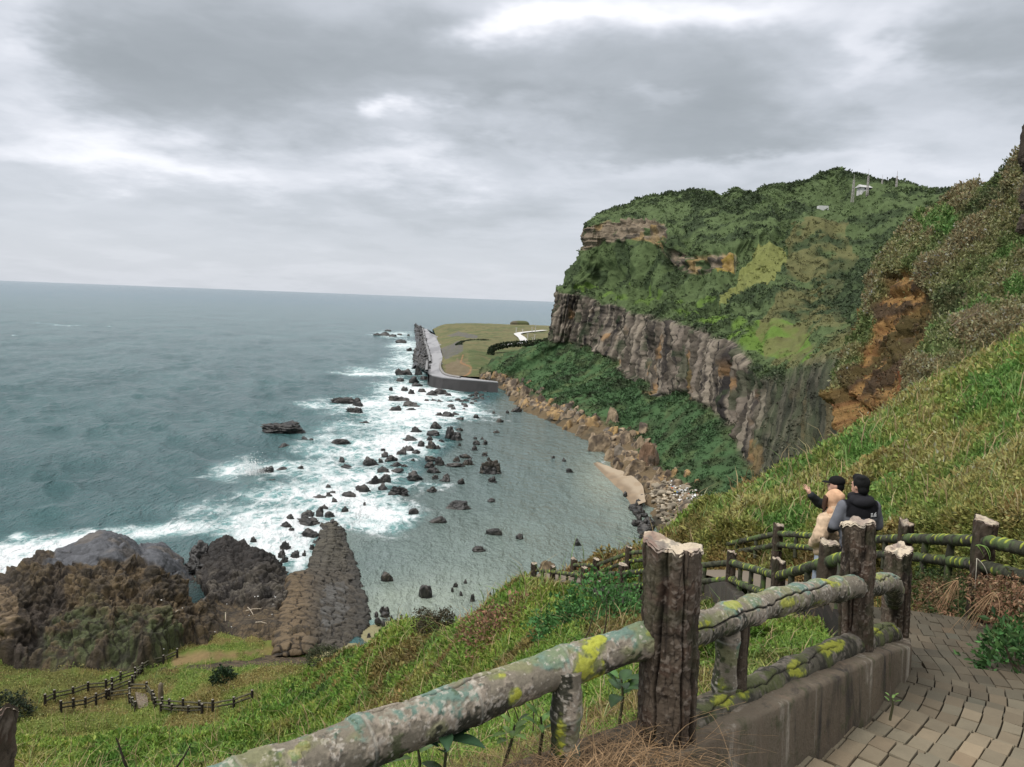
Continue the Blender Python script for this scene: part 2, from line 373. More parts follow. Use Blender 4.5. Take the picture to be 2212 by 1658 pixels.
def build_sea():
    pix = np.concatenate([np.arange(1250, 760, -10), np.arange(760, 12, -1.45), np.arange(12, 1.2, -.6), [.4, .12]])
    d = CAMZ*FPX/pix
    az = np.radians(np.linspace(-52, 52, 900))
    D, A = np.meshgrid(d, az, indexing='ij'); X = D*np.tan(A) if False else D*np.sin(A)/np.cos(A).clip(.5); Y = D
    p0 = np.stack([X, Y, 0*X], -1); u, v = proj(p0)
    wp = np.stack([X/90, Y/90, 0*X], -1)
    wu = fbm(wp, 4, 3); wv = fbm(wp+9.1, 4, 5)
    fine = fbm(np.stack([X/22, Y/22, 0*X], -1), 4, 8)
    sc = np.clip((v-700)/400, .12, 1.)
    uu, vv = u+wu*48*sc+fine*16*sc, v+wv*26*sc+fine*8*sc
    foam = np.zeros_like(u)
    for (a, b, su, sv, am) in FOAM: foam += am*np.exp(-((uu-a)/su)**2-((vv-b)/sv)**2)
    bay = inpoly(u+wu*14*sc, v+wv*10*sc, BAY).astype(float)
    for _ in range(10):
        bay[1:-1, 1:-1] = (bay[1:-1, 1:-1]*2+bay[:-2, 1:-1]+bay[2:, 1:-1]+bay[1:-1, :-2]+bay[1:-1, 2:])/6
    foam = np.clip(foam*.86, 0, 1.0)
    # sparse whitecaps far out
    cap = fbm(np.stack([X/38, Y/30, 0*X], -1), 3, 31)*.5+fbm(np.stack([X/300, Y/300, 0*X], -1), 2, 33)*.3
    cap = sst(cap, .60, .70)*(1-bay)*(v < 1150)*np.clip((1500-D)/1200, .0, 1)
    foam = np.maximum(foam, cap*.62)
    # shoaling: shallow, sandy, lighter water close to the beaches
    shal = np.zeros_like(u)
    for (a, b, su, sv, am) in [(850, 1330, 110, 55, 1.), (1300, 1030, 60, 60, .8), (980, 1290, 190, 60, .75), (1100, 1180, 260, 90, .35), (1380, 1120, 60, 60, .5), (700, 1150, 80, 60, .3)]:
        shal += am*np.exp(-((u-a)/su)**2-((v-b)/sv)**2)
    pool = np.exp(-((u-408)/30)**2-((v-1250)/50)**2)
    shal = np.clip(shal, 0, 1)*bay; bay = np.maximum(bay, pool)
    # swell
    calm = (1-.85*bay)*(1-.62*np.clip(foam*1.6, 0, 1))
    f2 = lambda sx, sy, s, th: vn(np.stack([(X*math.cos(th)+Y*math.sin(th))/sx, (-X*math.sin(th)+Y*math.cos(th))/sy, 0*X+s], -1), int(s))
    far = np.clip(700/D, .25, 1)
    w = 1.0*f2(34, 70, 1, .45)*far+.85*(1-2*np.abs(f2(13, 30, 2, .3)))*np.clip(420/D, 0, 1)+.42*(1-2*np.abs(f2(6, 13, 3, .65)))*np.clip(260/D, 0, 1)
    z = w*calm*.9*np.clip(2500/D, 0, 1)-.25
    z += foam*.22*fine*calm
    V = np.stack([X, Y, z], -1)
    col = np.stack([foam, bay, shal], -1)
    me = raw_mesh('sea', V, grid_faces(*u.shape), col); 
    m, t, b, out = new_mat('sea_water')
    at = t.n('Attribute'); at.attribute_name = 'Col'; fo, ba, sh = t.sep(at.outputs['Color'])
    geo = t.n('NewGeometry'); pos = geo.outputs['Position']; x, y, zz = t.sep(pos)
    dist = t.vm('LENGTH', t.comb(x, y, 0.))
    # ripples, stretched across the wind
    rx = t.n('Mapping'); rx.inputs['Rotation'].default_value = (0, 0, .5); rx.inputs['Scale'].default_value = (1, .45, 1); t.l(pos, rx.inputs[0]); rp = rx.outputs[0]
    h1 = t.noise(rp, .11, 5, .6); h2 = t.noise(rp, .45, 5, .62, .3); h3 = t.noise(rp, 1.3, 5, .6, .4)
    hh = t.m('ADD', t.m('MULTIPLY', h1, 2.6), t.m('ADD', t.m('MULTIPLY', h2, 1.1), t.m('MULTIPLY', h3, .5)))
    att = t.m('ADD', t.m('MULTIPLY', t.ss(dist, 250., 2600.), -.25), 1.0)
    hb = t.m('MULTIPLY', t.m('MULTIPLY', hh, att), t.m('SUBTRACT', 1.0, t.m('MULTIPLY', ba, .25)))
    nrm = t.bump(hb, 1.0, 1.9)
    # foam lace
    wv_ = t.vm('ADD', pos, t.vm('SCALE', t.vm('SUBTRACT', t.noise(pos, .22, 5, .62, out=1), (.5, .5, .5)), scale=6.0))
    ws = t.n('Mapping'); ws.inputs['Rotation'].default_value = (0, 0, .55); ws.inputs['Scale'].default_value = (1.0, .5, 1); t.l(wv_, ws.inputs[0]); wp_ = ws.outputs[0]
    cell = t.vor(wp_, .17, 'DISTANCE_TO_EDGE'); cell2 = t.vor(t.vm('ADD', wp_, (3, 9, 0)), .46, 'DISTANCE_TO_EDGE')
    lace = t.m('MAXIMUM', t.ss(cell, .30, .0), t.m('MULTIPLY', t.ss(cell2, .26, .0), .8))
    fn = t.noise(wp_, .28, 9, .70, .4); fl = t.noise(pos, .045, 6, .6)
    dens = t.m('ADD', fo, t.m('MULTIPLY', t.m('SUBTRACT', fl, .5), t.m('MULTIPLY', t.ss(fo, 0., .3), 1.3)))
    pat = t.m('ADD', t.m('MULTIPLY', t.m('SUBTRACT', lace, .4), .42), t.m('MULTIPLY', t.m('SUBTRACT', fn, .5), 1.25))
    fr = t.m('ADD', pat, t.m('MULTIPLY', dens, .72))
    fm = t.m('MULTIPLY', t.ss(fr, .28, .88), t.ss(dens, .05, .3))
    tint = t.noise(rp, .02, 4, .6)
    deep = t.mix(t.ss(tint, .3, .7), (.033, .090, .094, 1), (.048, .120, .122, 1))
    aer = t.mix(t.ss(t.m('ADD', dens, t.m('MULTIPLY', t.m('SUBTRACT', fl, .5), .3)), .03, .75), deep, (.19, .38, .375, 1))
    deepfar = t.mix(t.ss(dist, 500., 5000.), aer, (.030, .100, .130, 1))
    bayc = t.mix(sh, (.118, .165, .158, 1), (.25, .295, .245, 1))
    baym = t.mix(t.m('MULTIPLY', ba, t.ss(dens, .6, .2)), deepfar, bayc)
    t.l(t.mix(fm, baym, (.80, .83, .84, 1)), b.inputs['Base Color'])
    t.l(t.m('SUBTRACT', t.ss(fm, 0., 1., .16, .9), t.m('MULTIPLY', ba, .07)), b.inputs['Roughness']); b.inputs['IOR'].default_value = 1.33
    t.l(t.ss(fm, .0, 1., .5, .1), b.inputs['Specular IOR Level'])
    fb = t.bump(t.m('MULTIPLY', fm, t.m('ADD', fn, .4)), .5, .5, nrm)
    t.l(fb, b.inputs['Normal'])
    o = link('sea', me, m); tag(o, 'grey-green choppy sea breaking white against the rocks, calmer inside the bay', 'sea', kind='structure')
build_sea()
# ------------------------------------------------------------------ headland: a cliffed hill, swept from hand-measured sections
M_LAND = vcol_mat('hill_ground', .95, .22, .32, .9, .9, .7, .1)
M_ROCKY = vcol_mat('cliff_rock', .9, .35, .38, 1.1, .5, .8, .2)
M_LEAF = leaf_mat('foliage', .62, .22)
G_BRIGHT, G_MID, G_DARK, G_BLUE = (.105, .165, .035), (.072, .098, .046), (.034, .048, .026), (.052, .098, .046)
T_DRY, T_RED, T_OLIVE = (.20, .15, .065), (.15, .075, .042), (.085, .085, .035)
HEAD = [  # rows from the water up; columns from the far corner to the near end: (u, v, Y)
 [(1150,752,640),(1040,806,500),(1072,846,452),(1108,892,372),(1190,924,326),(1262,975,280),(1296,1026,238),(1372,1104,198),(1398,1172,172),(1384,1226,156),(1330,1290,140)],
 [(1150,742,640),(1045,798,498),(1085,833,453),(1130,872,374),(1215,902,327),(1300,945,285),(1345,1000,243),(1420,1070,202),(1450,1130,177),(1440,1190,158),(1400,1270,142)],
 [(1160,738,640),(1070,795,492),(1120,822,456),(1180,860,376),(1262,893,325),(1370,930,288),(1425,985,245),(1490,1035,206),(1520,1105,178),(1530,1160,158),(1520,1240,142)],
 [(1215,732,640),(1190,738,481),(1240,742,456),(1322,778,402),(1430,850,322),(1502,856,277),(1562,902,237),(1613,1000,200),(1690,1056,165),(1800,1010,140),(1900,990,122)],
 [(1222,640,640),(1203,632,482),(1260,641,458),(1350,668,405),(1440,690,338),(1520,720,290),(1582,745,250),(1648,815,214),(1736,781,186),(1822,765,160),(1900,745,140)],
 [(1260,590,650),(1236,592,486),(1300,602,464),(1380,630,418),(1460,655,360),(1560,680,306),(1630,690,270),(1720,702,238),(1800,702,216),(1870,700,190),(1950,700,170)],
 [(1285,545,660),(1262,546,492),(1312,531,468),(1405,526,430),(1476,592,384),(1572,600,345),(1622,592,342),(1715,590,322),(1830,590,302),(1900,600,272),(2000,600,252)],
 [(1285,492,660),(1262,490,492),(1316,478,470),(1425,477,438),(1474,542,392),(1578,532,362),(1646,502,380),(1720,480,384),(1830,450,384),(1960,452,352),(2090,462,332)],
 [(1310,455,680),(1300,460,512),(1352,440,525),(1420,421,518),(1482,413,505),(1560,417,492),(1630,420,482),(1705,394,480),(1800,381,462),(1950,400,420),(2090,429,382)],
 [(1330,520,760),(1330,520,640),(1380,500,650),(1440,490,640),(1500,490,620),(1580,490,610),(1650,490,600),(1720,470,600),(1810,460,590),(1960,470,560),(2100,500,520)]]
ROWN = [8, 26, 70, 66, 52, 52, 36, 60, 16]
HV = None
def build_head():
    global HV, HF, HVEG
    G = np.array([[P(*q) for q in row] for row in HEAD])          # rows, cols, 3
    G[0, :, 2] = np.minimum(G[0, :, 2], np.where(np.arange(11) < 2, 9, -2.5))
    nc = 640
    Gc = catmull(G, nc, 1)
    segs = [linres(Gc[i:i+2], n+1, 0)[:-1] for i, n in enumerate(ROWN)]+[Gc[-1:]]
    V = np.concatenate(segs, 0); nr = len(V)
    rr = np.concatenate([i+np.linspace(0, 1, n, endpoint=False) for i, n in enumerate(ROWN)]+[[len(ROWN)]])
    for _ in range(5): V[1:-1] = .25*V[:-2]+.5*V[1:-1]+.25*V[2:]
    N = grid_normals(V); N *= np.sign((N*(np.array([0, 0, CAMZ])-V)).sum(-1, keepdims=True)+1e-9)*1.0
    N = np.where((N[..., 2:] < -.3), -N, N)
    Rr = np.broadcast_to(rr[:, None], V.shape[:2]); cc = np.broadcast_to(np.linspace(0, 10, nc)[None], V.shape[:2])
    u, v = proj(V)
    # zones
    cliff = sst(Rr, 2.93, 3.06)*sst(Rr, 4.06, 3.96)
    n_edge = fbm(V/18., 4, 2)
    cl = sst(Rr+n_edge*.16, 2.92, 3.05)*sst(Rr+n_edge*.10, 4.05, 3.96)
    cl = cl*(1-.75*sst(cc, 6.9, 7.6))
    up1 = sst(Rr+n_edge*.12, 6.0, 6.12)*sst(Rr+n_edge*.12, 7.02, 6.9)*sst(cc, 3.75, 3.35)*sst(cc, .6, .9)
    up2 = sst(Rr+n_edge*.2, 6.05, 6.25)*sst(Rr+n_edge*.15, 6.95, 6.75)*sst(cc, 3.3, 3.6)*sst(cc, 5.35, 5.0)*sst(fbm(V/15., 3, 41), -.65, -.25)
    mid = sst(np.abs(Rr-5.15-.04*np.sin(cc*3)), .10, .04)*inpoly(u, v, [(1590, 685), (1720, 700), (1720, 725), (1590, 710)])
    low = sst(Rr+n_edge*.25, 1.95, 1.55)*sst(cc, .9, 1.3)
    # relief: flutes on the cliff, ledges, gullies on the slopes
    tang = np.gradient(V, axis=1); arc = np.cumsum(np.linalg.norm(tang, axis=-1).mean(0))[None]+0*Rr
    q = np.stack([arc/1.6+.35*fbm(V/9, 3, 7), V[..., 2]/22., V[..., 1]*0], -1)
    flut = 1-np.abs(fbm(q, 4, 3)); f1, f2, _ = worley(np.stack([arc/3.6+.30*fbm(V/6, 3, 9), V[..., 2]/38, 0*arc], -1), 4)
    led = fbm(np.stack([arc/28, V[..., 2]/2.2, 0*arc], -1), 3, 13)
    disp = cl*(2.6*(flut-.6)+1.9*sst(f2-f1, 0, .3)+.7*(_-.5)*2+.5*led+.6*fbm(V/1.3, 3, 17)+2.5*fbm(V/22, 3, 15))
    disp += (up1+up2)*(2.0*led+1.6*fbm(np.stack([arc/3, V[..., 2]/6, 0*arc], -1), 3, 16))
    slope = (1-cl)*(1-np.clip(up1*1.2, 0, 1))*(1-np.clip(up2*1.2, 0, 1))*(1-low)
    gul = fbm(np.stack([arc/16+.5*fbm(V/30, 2, 21), Rr*1.2, 0*arc], -1), 4, 22)
    w1, w2, _ = worley(V/np.array([3.4, 3.4, 3.4]), 25)
    big = fbm(V/38, 3, 26)
    bush = sst(fbm(V/13, 4, 27)+.35*big, -.1, .3)
    near = np.clip(V[..., 1]/300., .45, 1.2)
    disp += slope*near*(1-.75*sst(Rr, 6.9, 7.4)*sst(cc, 5.2, 4.2))*(2.4*gul*sst(Rr, 4.1, 4.6)+1.2*gul+1.3*fbm(V/9, 4, 28)+1.9*bush*(.75-w1))
    disp += low*1.2*(fbm(V/5, 4, 29))
    disp *= sst(Rr, 0., .6)*sst(Rr, 9., 8.3)
    hutm = np.clip(1-inpoly(u, v, [(1836, 398), (1908, 398), (1908, 428), (1836, 428)])*1., 0, 1)
    crown = sst(Rr, 7.6, 7.9)*sst(Rr, 8.6, 8.05)*sst(cc, 4.0, 4.8)*hutm
    disp += crown*(.6+1.5*fbm(V/6, 4, 30))*.7
    hor = N.copy(); hor[..., 2] *= np.where(cl > .3, .15, 1.)
    V2 = V+hor*disp[..., None]
    # colours of the materials themselves
    C = np.zeros_like(V)+np.array(G_MID)
    pat = fbm(V/20, 4, 51); pat2 = fbm(V/7, 3, 52)
    C = mixc(C, G_DARK, sst(bush+.5*pat2+.25*pat, .35, 1.05)*.8); C = C*(1+.22*fbm(V/3, 3, 53))[..., None]
    C = mixc(C, G_BLUE, sst(Rr, 3.15, 2.8)*.8*sst(pat2, .7, -.2))
    C = mixc(C, G_DARK, sst(Rr, 3.1, 2.8)*sst(pat+.6*pat2, .15, .7)*.55)
    # bright grass ledges
    br = inpoly(u+pat*12, v+pat2*6, [(1500, 700), (1560, 690), (1640, 700), (1720, 700), (1760, 730), (1740, 790), (1650, 770), (1570, 735)])*1.
    br = np.maximum(br, .8*inpoly(u+pat*12, v+pat2*6, [(1250, 610), (1400, 620), (1480, 650), (1560, 650), (1560, 690), (1450, 680), (1330, 655), (1240, 625)])*sst(pat2, -.3, .2))
    C = mixc(C, (.105, .165, .042), br*sst(pat2+pat, -.5, .2)*.85)
    gl = inpoly(u+pat*9, v+pat2*5, [(1635, 535), (1690, 525), (1700, 570), (1670, 610), (1600, 655), (1560, 670), (1585, 620)])*1.
    C = mixc(C, (.155, .165, .065), gl*.9)
    ol = inpoly(u+pat*15, v+pat2*9, [(1700, 520), (1760, 470), (1830, 480), (1850, 560), (1800, 650), (1850, 720), (1830, 770), (1700, 800), (1660, 780), (1640, 720), (1690, 640)])*1.
    C = mixc(C, (.125, .118, .058), ol*.75*sst(pat2, .6, -.2))
    sc_ = inpoly(u+pat*12, v+pat2*8, [(1800, 560), (1900, 540), (1920, 640), (1880, 680), (1810, 700), (1780, 640)])*1.
    C = mixc(C, G_DARK, sc_*.6)
    gm = sst(cc, 6.9, 7.6)*sst(Rr, 2.7, 3.1)*sst(Rr, 4.05, 3.8)
    C = mixc(C, (.06, .062, .045), gm*.75)
    C = mixc(C, (.020, .024, .018), gm*sst(fbm(np.stack([arc/4, V[..., 2]/9, 0*arc], -1), 4, 61), -.1, .45)*.8)
    # rock faces
    rock = np.zeros_like(V)+np.array((.088, .076, .062))
    st = fbm(np.stack([arc/1.3+.3*fbm(V/7, 3, 8), V[..., 2]/24, 0*arc], -1), 4, 62)
    rock = mixc(rock, (.026, .024, .024), sst(st, -.12, .35)*.9); rock = mixc(rock, (.022, .02, .02), sst(f2-f1, .14, .02)*.7)
    rock = mixc(rock, (.21, .18, .15), sst(fbm(np.stack([arc/1.7, V[..., 2]/14, 0*arc], -1), 3, 63), .2, .6)*.75)
    rock = mixc(rock, (.27, .235, .19), sst(fbm(np.stack([arc/.9, V[..., 2]/20, 0*arc], -1), 3, 69), .22, .5)*.75)
    rock = mixc(rock, (.31, .19, .095), sst(fbm(np.stack([arc/7, V[..., 2]/11, 0*arc], -1), 3, 64)+.45*sst(cc, 4.0, 6.2), .70, .95)*.6*sst(Rr, 3.9, 3.5))
    rock = mixc(rock, G_DARK, sst(fbm(V/6, 4, 65), .35, .6)*.6)
    C = mixc(C, rock, cl)
    ur = np.zeros_like(V)+np.array((.20, .165, .125)); ur = mixc(ur, (.05, .045, .04), sst(led+.5*fbm(V/4, 3, 66), .15, .5)*.85); ur = mixc(ur, (.30, .21, .09), sst(fbm(V/12, 2, 67), .2, .5)*.5)
    C = mixc(C, ur, np.clip(up1+up2, 0, 1)*sst(fbm(V/5, 3, 68), .75, .2))
    C = mixc(C, (.17, .15, .13), mid*.9)
    ochre = inpoly(u, v, [(1560, 565), (1585, 545), (1585, 585), (1560, 605)])*1.
    C = mixc(C, (.30, .20, .05), ochre*.5)
    lo = np.zeros_like(V)+np.array((.13, .10, .065)); lo = mixc(lo, (.05, .045, .035), sst(pat2, -.1, .4))
    C = mixc(C, lo, low)
    lum = C.mean(-1, keepdims=True); C = np.clip(lum+(C-lum)*1.14, .004, 1)
    HV = V2; HF = grid_faces(*V2.shape[:2])
    HVEG = hutm*sst(cc, .85, 1.12)*np.clip(slope-gl*.7-gm*.5-br*.45-ol*.45, 0, 1)*sst(Rr, 8.6, 8.2)
    o = link('headland', raw_mesh('headland', V2, HF, C), M_LAND)
    tag(o, 'tall grassy headland with bands of dark cliff above the bay', 'headland', kind='structure')
    # scrub on the headland: leaf clumps
    Vf = V2.reshape(-1, 3); F = HF[:, ::-1]
    ctr = Vf[F].mean(1); ar = quad_area(Vf, F); dist = np.linalg.norm(ctr-np.array([0, 0, CAMZ]), axis=1)
    hv = HVEG.reshape(-1)[F].mean(1); bz = bush.reshape(-1)[F].mean(1); rz = Rr.reshape(-1)[F].mean(1)
    w = ar/dist**2*hv*(.42+.8*bz)*(1-.5*sst(rz, 4., 4.6)*sst(rz, 7.6, 7.3))*(1+1.0*sst(rz, 7.5, 8.))
    pts, nn, k = tri_sample(Vf, F, w, 24000)
    pd = np.linalg.norm(pts-np.array([0, 0, CAMZ]), axis=1)
    cols = C.reshape(-1, 3)[F[k, 0]]
    top = sst(rz[k], 7.7, 8.05)
    Rb = np.clip(rng.lognormal(-.42, .42, len(pts)), .3, 1.8)*np.clip(pd/330, .5, 1.15)*(1+.15*top)
    nl = 12
    off = rng.normal(size=(len(pts), nl, 3)); off /= np.linalg.norm(off, axis=2, keepdims=True); off[..., 2] = np.abs(off[..., 2])
    cen = pts[:, None]+off*Rb[:, None, None]*np.array([.75, .75, .62])*rng.uniform(.55, 1, (len(pts), nl, 1))
    tone = rng.lognormal(.10, .22, (len(pts), 1, 1))*rng.lognormal(0, .16, (len(pts), nl, 1))
    lc = cols[:, None]*tone; lc = np.clip(lc, .010, .26)
    Vl, Fl, Cl = leaves(cen.reshape(-1, 3), off.reshape(-1, 3), np.repeat(Rb*.75, nl)*rng.uniform(.6, 1.2, len(pts)*nl), lc.reshape(-1, 3), .8, .3, .6)
    o = link('scrub', raw_mesh('scrub', Vl, Fl, Cl, False), M_LEAF)
    tag(o, 'dense dark green scrub covering the headland slopes', 'scrub', kind='stuff')
build_head()

# ------------------------------------------------------------------ low flat headland beyond the sea wall
FLAT = [
 [(940,812,486),(985,812,486),(1030,812,484),(1075,815,480),(1130,815,470),(1190,815,470)],
 [(944,806,495),(985,808,495),(1030,806,498),(1075,812,492),(1120,800,480),(1190,800,480)],
 [(955,779,560),(972,768,560),(1010,764,565),(1060,772,560),(1150,775,560),(1210,775,560)],
 [(955,762,640),(985,746,640),(1030,746,645),(1080,750,640),(1180,745,640),(1225,745,640)],
 [(948,743,760),(1000,733,760),(1050,728,760),(1100,728,760),(1190,728,760),(1235,728,760)],
 [(942,727,900),(985,719,900),(1040,714,900),(1110,714,900),(1200,715,900),(1240,715,900)],
 [(935,712,1130),(963,701,1130),(1020,699.5,1130),(1100,702,1130),(1210,706,1130),(1250,708,1130)],
 [(934,722,1300),(960,718,1300),(1020,716,1300),(1100,716,1300),(1210,718,1300),(1250,718,1300)]]
def build_flat():
    G = np.array([[P(*q) for q in r] for r in FLAT]); V = catmull(catmull(G, 150, 1), 200, 0)
    u, v = proj(V); n = fbm(V/25, 4, 3); n2 = fbm(V/8, 3, 4)
    V[..., 2] += .6*fbm(V/30, 3, 5)+.5*n2
    C = np.zeros_like(V)+np.array((.140, .135, .068)); C = mixc(C, (.095, .115, .052), sst(n+.4*n2, -.2, .4)*.8); C = mixc(C, (.07, .075, .04), sst(fbm(V/5, 3, 6), .3, .6)*.6); C = mixc(C, (.19, .15, .085), sst(n2, .2, .6)*.5)
    gr = inpoly(u+n*10, v+n2*4, [(1012, 760), (1060, 752), (1210, 742), (1210, 820), (1075, 818), (1030, 800), (1015, 785)])*1.
    C = mixc(C, (.062, .10, .04), gr*.5*sst(n2+n, -.6, .2))
    bare = inpoly(u+n*4, v+n2*3, [(958, 790), (990, 775), (1010, 790), (1022, 806), (1000, 814), (965, 806)])*1.
    C = mixc(C, (.16, .125, .085), bare*.8)
    C = mixc(C, (.26, .15, .08), sst(segdist(u, v, [(1000, 768), (995, 785), (1018, 795), (1015, 806), (1003, 812)])[0], 2.2, .8)*.8)
    # stone revetments laid in panels on the bank
    rv = inpoly(u, v, [(952, 755), (990, 738), (1000, 742), (1000, 760), (962, 779)])*1.
    rv = np.maximum(rv, inpoly(u, v, [(965, 727), (990, 716), (1033, 726), (1030, 731), (990, 728)])*1.)
    pan = (np.abs(fbm(np.stack([u/2.2, v/7, 0*u], -1), 2, 9)) < .22)*.3+.7
    C = mixc(C, np.array((.115, .11, .105)), rv*pan)
    o = link('coastal_flat', raw_mesh('coastal_flat', V, grid_faces(*V.shape[:2]), C), M_LAND); tag(o, 'low olive grassland behind the sea wall', 'grassland', kind='structure')
    # hedge rows
    for pts, h, lab in [([(1205, 738, 600), (1150, 745, 600), (1100, 748, 600), (1066, 756, 590), (1058, 772, 575)], 3.0, 'dark clipped hedge bending around the green bank'),
                   ([(990, 748, 640), (1005, 741, 700), (1040, 739, 710), (1060, 741, 710)], 1.7, 'low dark hedge along the grass beside the revetment')]:
        c = np.array([P(a, b, y) for a, b, y in pts]); c = catmull(c, 60)
        nb = 2600; k = rng.integers(0, 60, nb); off = rng.normal(size=(nb, 3)); off /= np.linalg.norm(off, axis=1, keepdims=True)
        cen = c[k]+off*np.array([1.9, 1.9, h*.55])+np.array([0, 0, h*.4])
        col = np.array((.022, .035, .016))*rng.lognormal(0, .3, (nb, 1))
        Vl, Fl, Cl = leaves(cen, off, rng.uniform(.8, 1.6, nb), col, .8, .3, .6)
        tag(link('hedge', raw_mesh('hedge', Vl, Fl, Cl, False), M_LEAF), lab, 'hedge')
build_flat()
# ------------------------------------------------------------------ thin-plate surface through measured points, in (azimuth, log distance)
class TPS:
    def __init__(s, pts, ka=2.2, lam=2e-3):
        pts = np.asarray(pts, float); s.ka = ka
        X, T = s.key(pts[:, 0], pts[:, 1]), (pts[:, 2]-CAMZ)/np.hypot(pts[:, 0], pts[:, 1])
        n = len(X); K = s.phi(np.linalg.norm(X[:, None]-X[None], axis=2))+lam*np.eye(n)
        A = np.zeros((n+3, n+3)); A[:n, :n] = K; A[:n, n] = 1; A[:n, n+1:] = X; A[n, :n] = 1; A[n+1:, :n] = X.T
        s.w = np.linalg.solve(A, np.concatenate([T, np.zeros(3)])); s.X = X
    def key(s, x, y): return np.stack([np.arctan2(x, y)*s.ka, .5*np.log(x*x+y*y)*.8], -1)
    def phi(s, r): return np.where(r > 1e-9, r*r*np.log(np.maximum(r, 1e-9)), 0)
    def __call__(s, x, y):
        q = s.key(x, y); sh = q.shape[:-1]; q = q.reshape(-1, 2); n = len(s.X); o = np.empty(len(q))
        for i in range(0, len(q), 20000):
            k = q[i:i+20000]; o[i:i+20000] = s.phi(np.linalg.norm(k[:, None]-s.X[None], axis=2)) @ s.w[:n]+s.w[n]+k @ s.w[n+1:]
        return o.reshape(sh)*np.hypot(x, y)+CAMZ
NEAR = [S(*q) for q in [(810,1364,.5),(845,1350,.35),(875,1344,.15),(765,1396,1.4),(830,1374,1.0),(860,1326,-1.6),(800,1322,-1.5),(920,1328,-1.5)]]+[P(*q) for q in [
 (100,1640,55),(100,1560,70),(130,1520,79),(0,1600,62),(-150,1560,70),(480,1460,88),(380,1445,92),(600,1432,97),(300,1500,84),(250,1520,82),(60,1490,86),(-100,1470,88),
 (700,1408,104),(520,1640,41),(600,1560,55),(560,1500,76),(700,1480,65),(740,1413,74),(850,1380,55),(930,1353,45),(1000,1326,37),(1100,1292,30),(1135,1284,28),
 (900,1450,38),(900,1550,29),(900,1600,22),(750,1600,33),(700,1550,45),(1000,1400,31),(1100,1350,25),(1100,1420,20),(1050,1500,18),(300,1600,58),(400,1560,66),(800,1430,55),
 (1200,1325,22),(1300,1345,17),(1250,1400,14),(1300,1450,10),(1620,1405,6.6),(1700,1370,8.2),
 (1500,1142,29),(1560,1165,22),(1620,1088,33),(1700,1045,35),(1780,1000,37),(1850,950,39),(1960,882,41),(2100,800,43),(2212,750,44),(2350,690,44),
 (1800,1100,21),(1800,1150,17),(1950,1050,17),(2100,1150,10.5),(2100,1050,13),(2100,950,18),(2100,870,26),(2212,1150,8.6),(2212,1000,12),(2212,850,22),(2350,1000,11),(2350,1200,7.5),(1700,1120,24),(1950,950,27),
 (2125,1275,8.6)]] + [PW(*q) for q in [
 (800,134,-3),(600,128,-1),(300,135,-2),(100,140,-3),(-200,125,-3),(850,90,8),(1000,60,21),(1000,100,4),(1100,50,25),(1100,100,4),(1100,138,-2),(1000,132,-2.5),(1250,60,23),(1250,115,3),(1250,142,-3),(1400,60,23),(1400,120,4),(1400,155,-3),(1560,60,25),(1560,130,4),(1560,160,-2),
 (900,10,43.6),(900,5,46.6),(500,20,36.5),(500,10,42.6),(0,30,30),(0,15,38.5),(0,5,45.8),(500,5,46.2),(1300,5,46.9),(-300,30,31),(-300,70,14),
 (1300,2.5,47.7),(600,2,47.7),(0,2,47.8),(1850,10,46.2),(1900,7.5,46.7),(2000,5.5,47.2),(2000,3.8,47.6),(2000,2,48),(2300,2,48.1),(2500,5,48.2),(2500,10,48.6),
 (1650,17,43.8),(1400,22,41.5),(1150,28.5,39.0),(1700,60,27),(1850,60,29),(1960,62,33),(2100,64,37),(2250,64,40),(1700,110,8),(1900,110,10),(2200,110,12),(1800,150,0),(2300,150,8)]]
TERR = TPS(NEAR)
# the stair path as a centre line (x, y, z relative to the camera)
PATHC = catmull(np.array([(-.6,-1.6,-1.35),(.1,.2,-1.6),(.95,1.95,-1.9),(2.07,3.35,-2.22),(3.08,4.5,-2.42),(3.6,5.4,-2.6),(3.85,6.6,-2.86),(4.25,8,-3.16),(4.7,10,-3.85),(5.25,12.5,-4.75),(5.55,16.5,-5.8),(5.3,19,-6.4),(4.4,22,-7.5),(3.15,24.7,-8.75),(2.1,28,-9.9),(1.3,29.3,-10.2)]), 260)
PATHC[:, 2] += CAMZ
def path_near(x, y):
    d = np.full(np.shape(x), 1e9); z = np.zeros(np.shape(x))
    m = (np.abs(x) < 9) & (y > -3) & (y < 32); xs, ys = x[m], y[m]
    D = np.hypot(xs[:, None]-PATHC[None, :, 0], ys[:, None]-PATHC[None, :, 1]); k = D.argmin(1)
    d[m] = D[np.arange(len(k)), k]; z[m] = PATHC[k, 2]; return d, z
M_SOIL = vcol_mat('slope_soil', .95, 1.1, .35, 3., .25, .7, .1)
M_GRASS = leaf_mat('grass_blades', .6, .3)
FENCE_LINE = [(-2.2,1.4),(-1.28,1.95),(.65,3.0),(2.1,4.6),(3.13,6.2)]
def ground_noise(x, y, r):
    p = np.stack([x, y, 0*x], -1)
    return .030*r*fbm(p/np.array([14, 14, 1.]), 4, 71)*np.clip(r/25, .2, 1)*np.clip(60/r, .5, 1)+.35*np.clip(r/22, .1, 1)*fbm(p/3.1, 4, 72)+.12*np.clip(r/9, 0, 1)*fbm(p/.9, 3, 73)
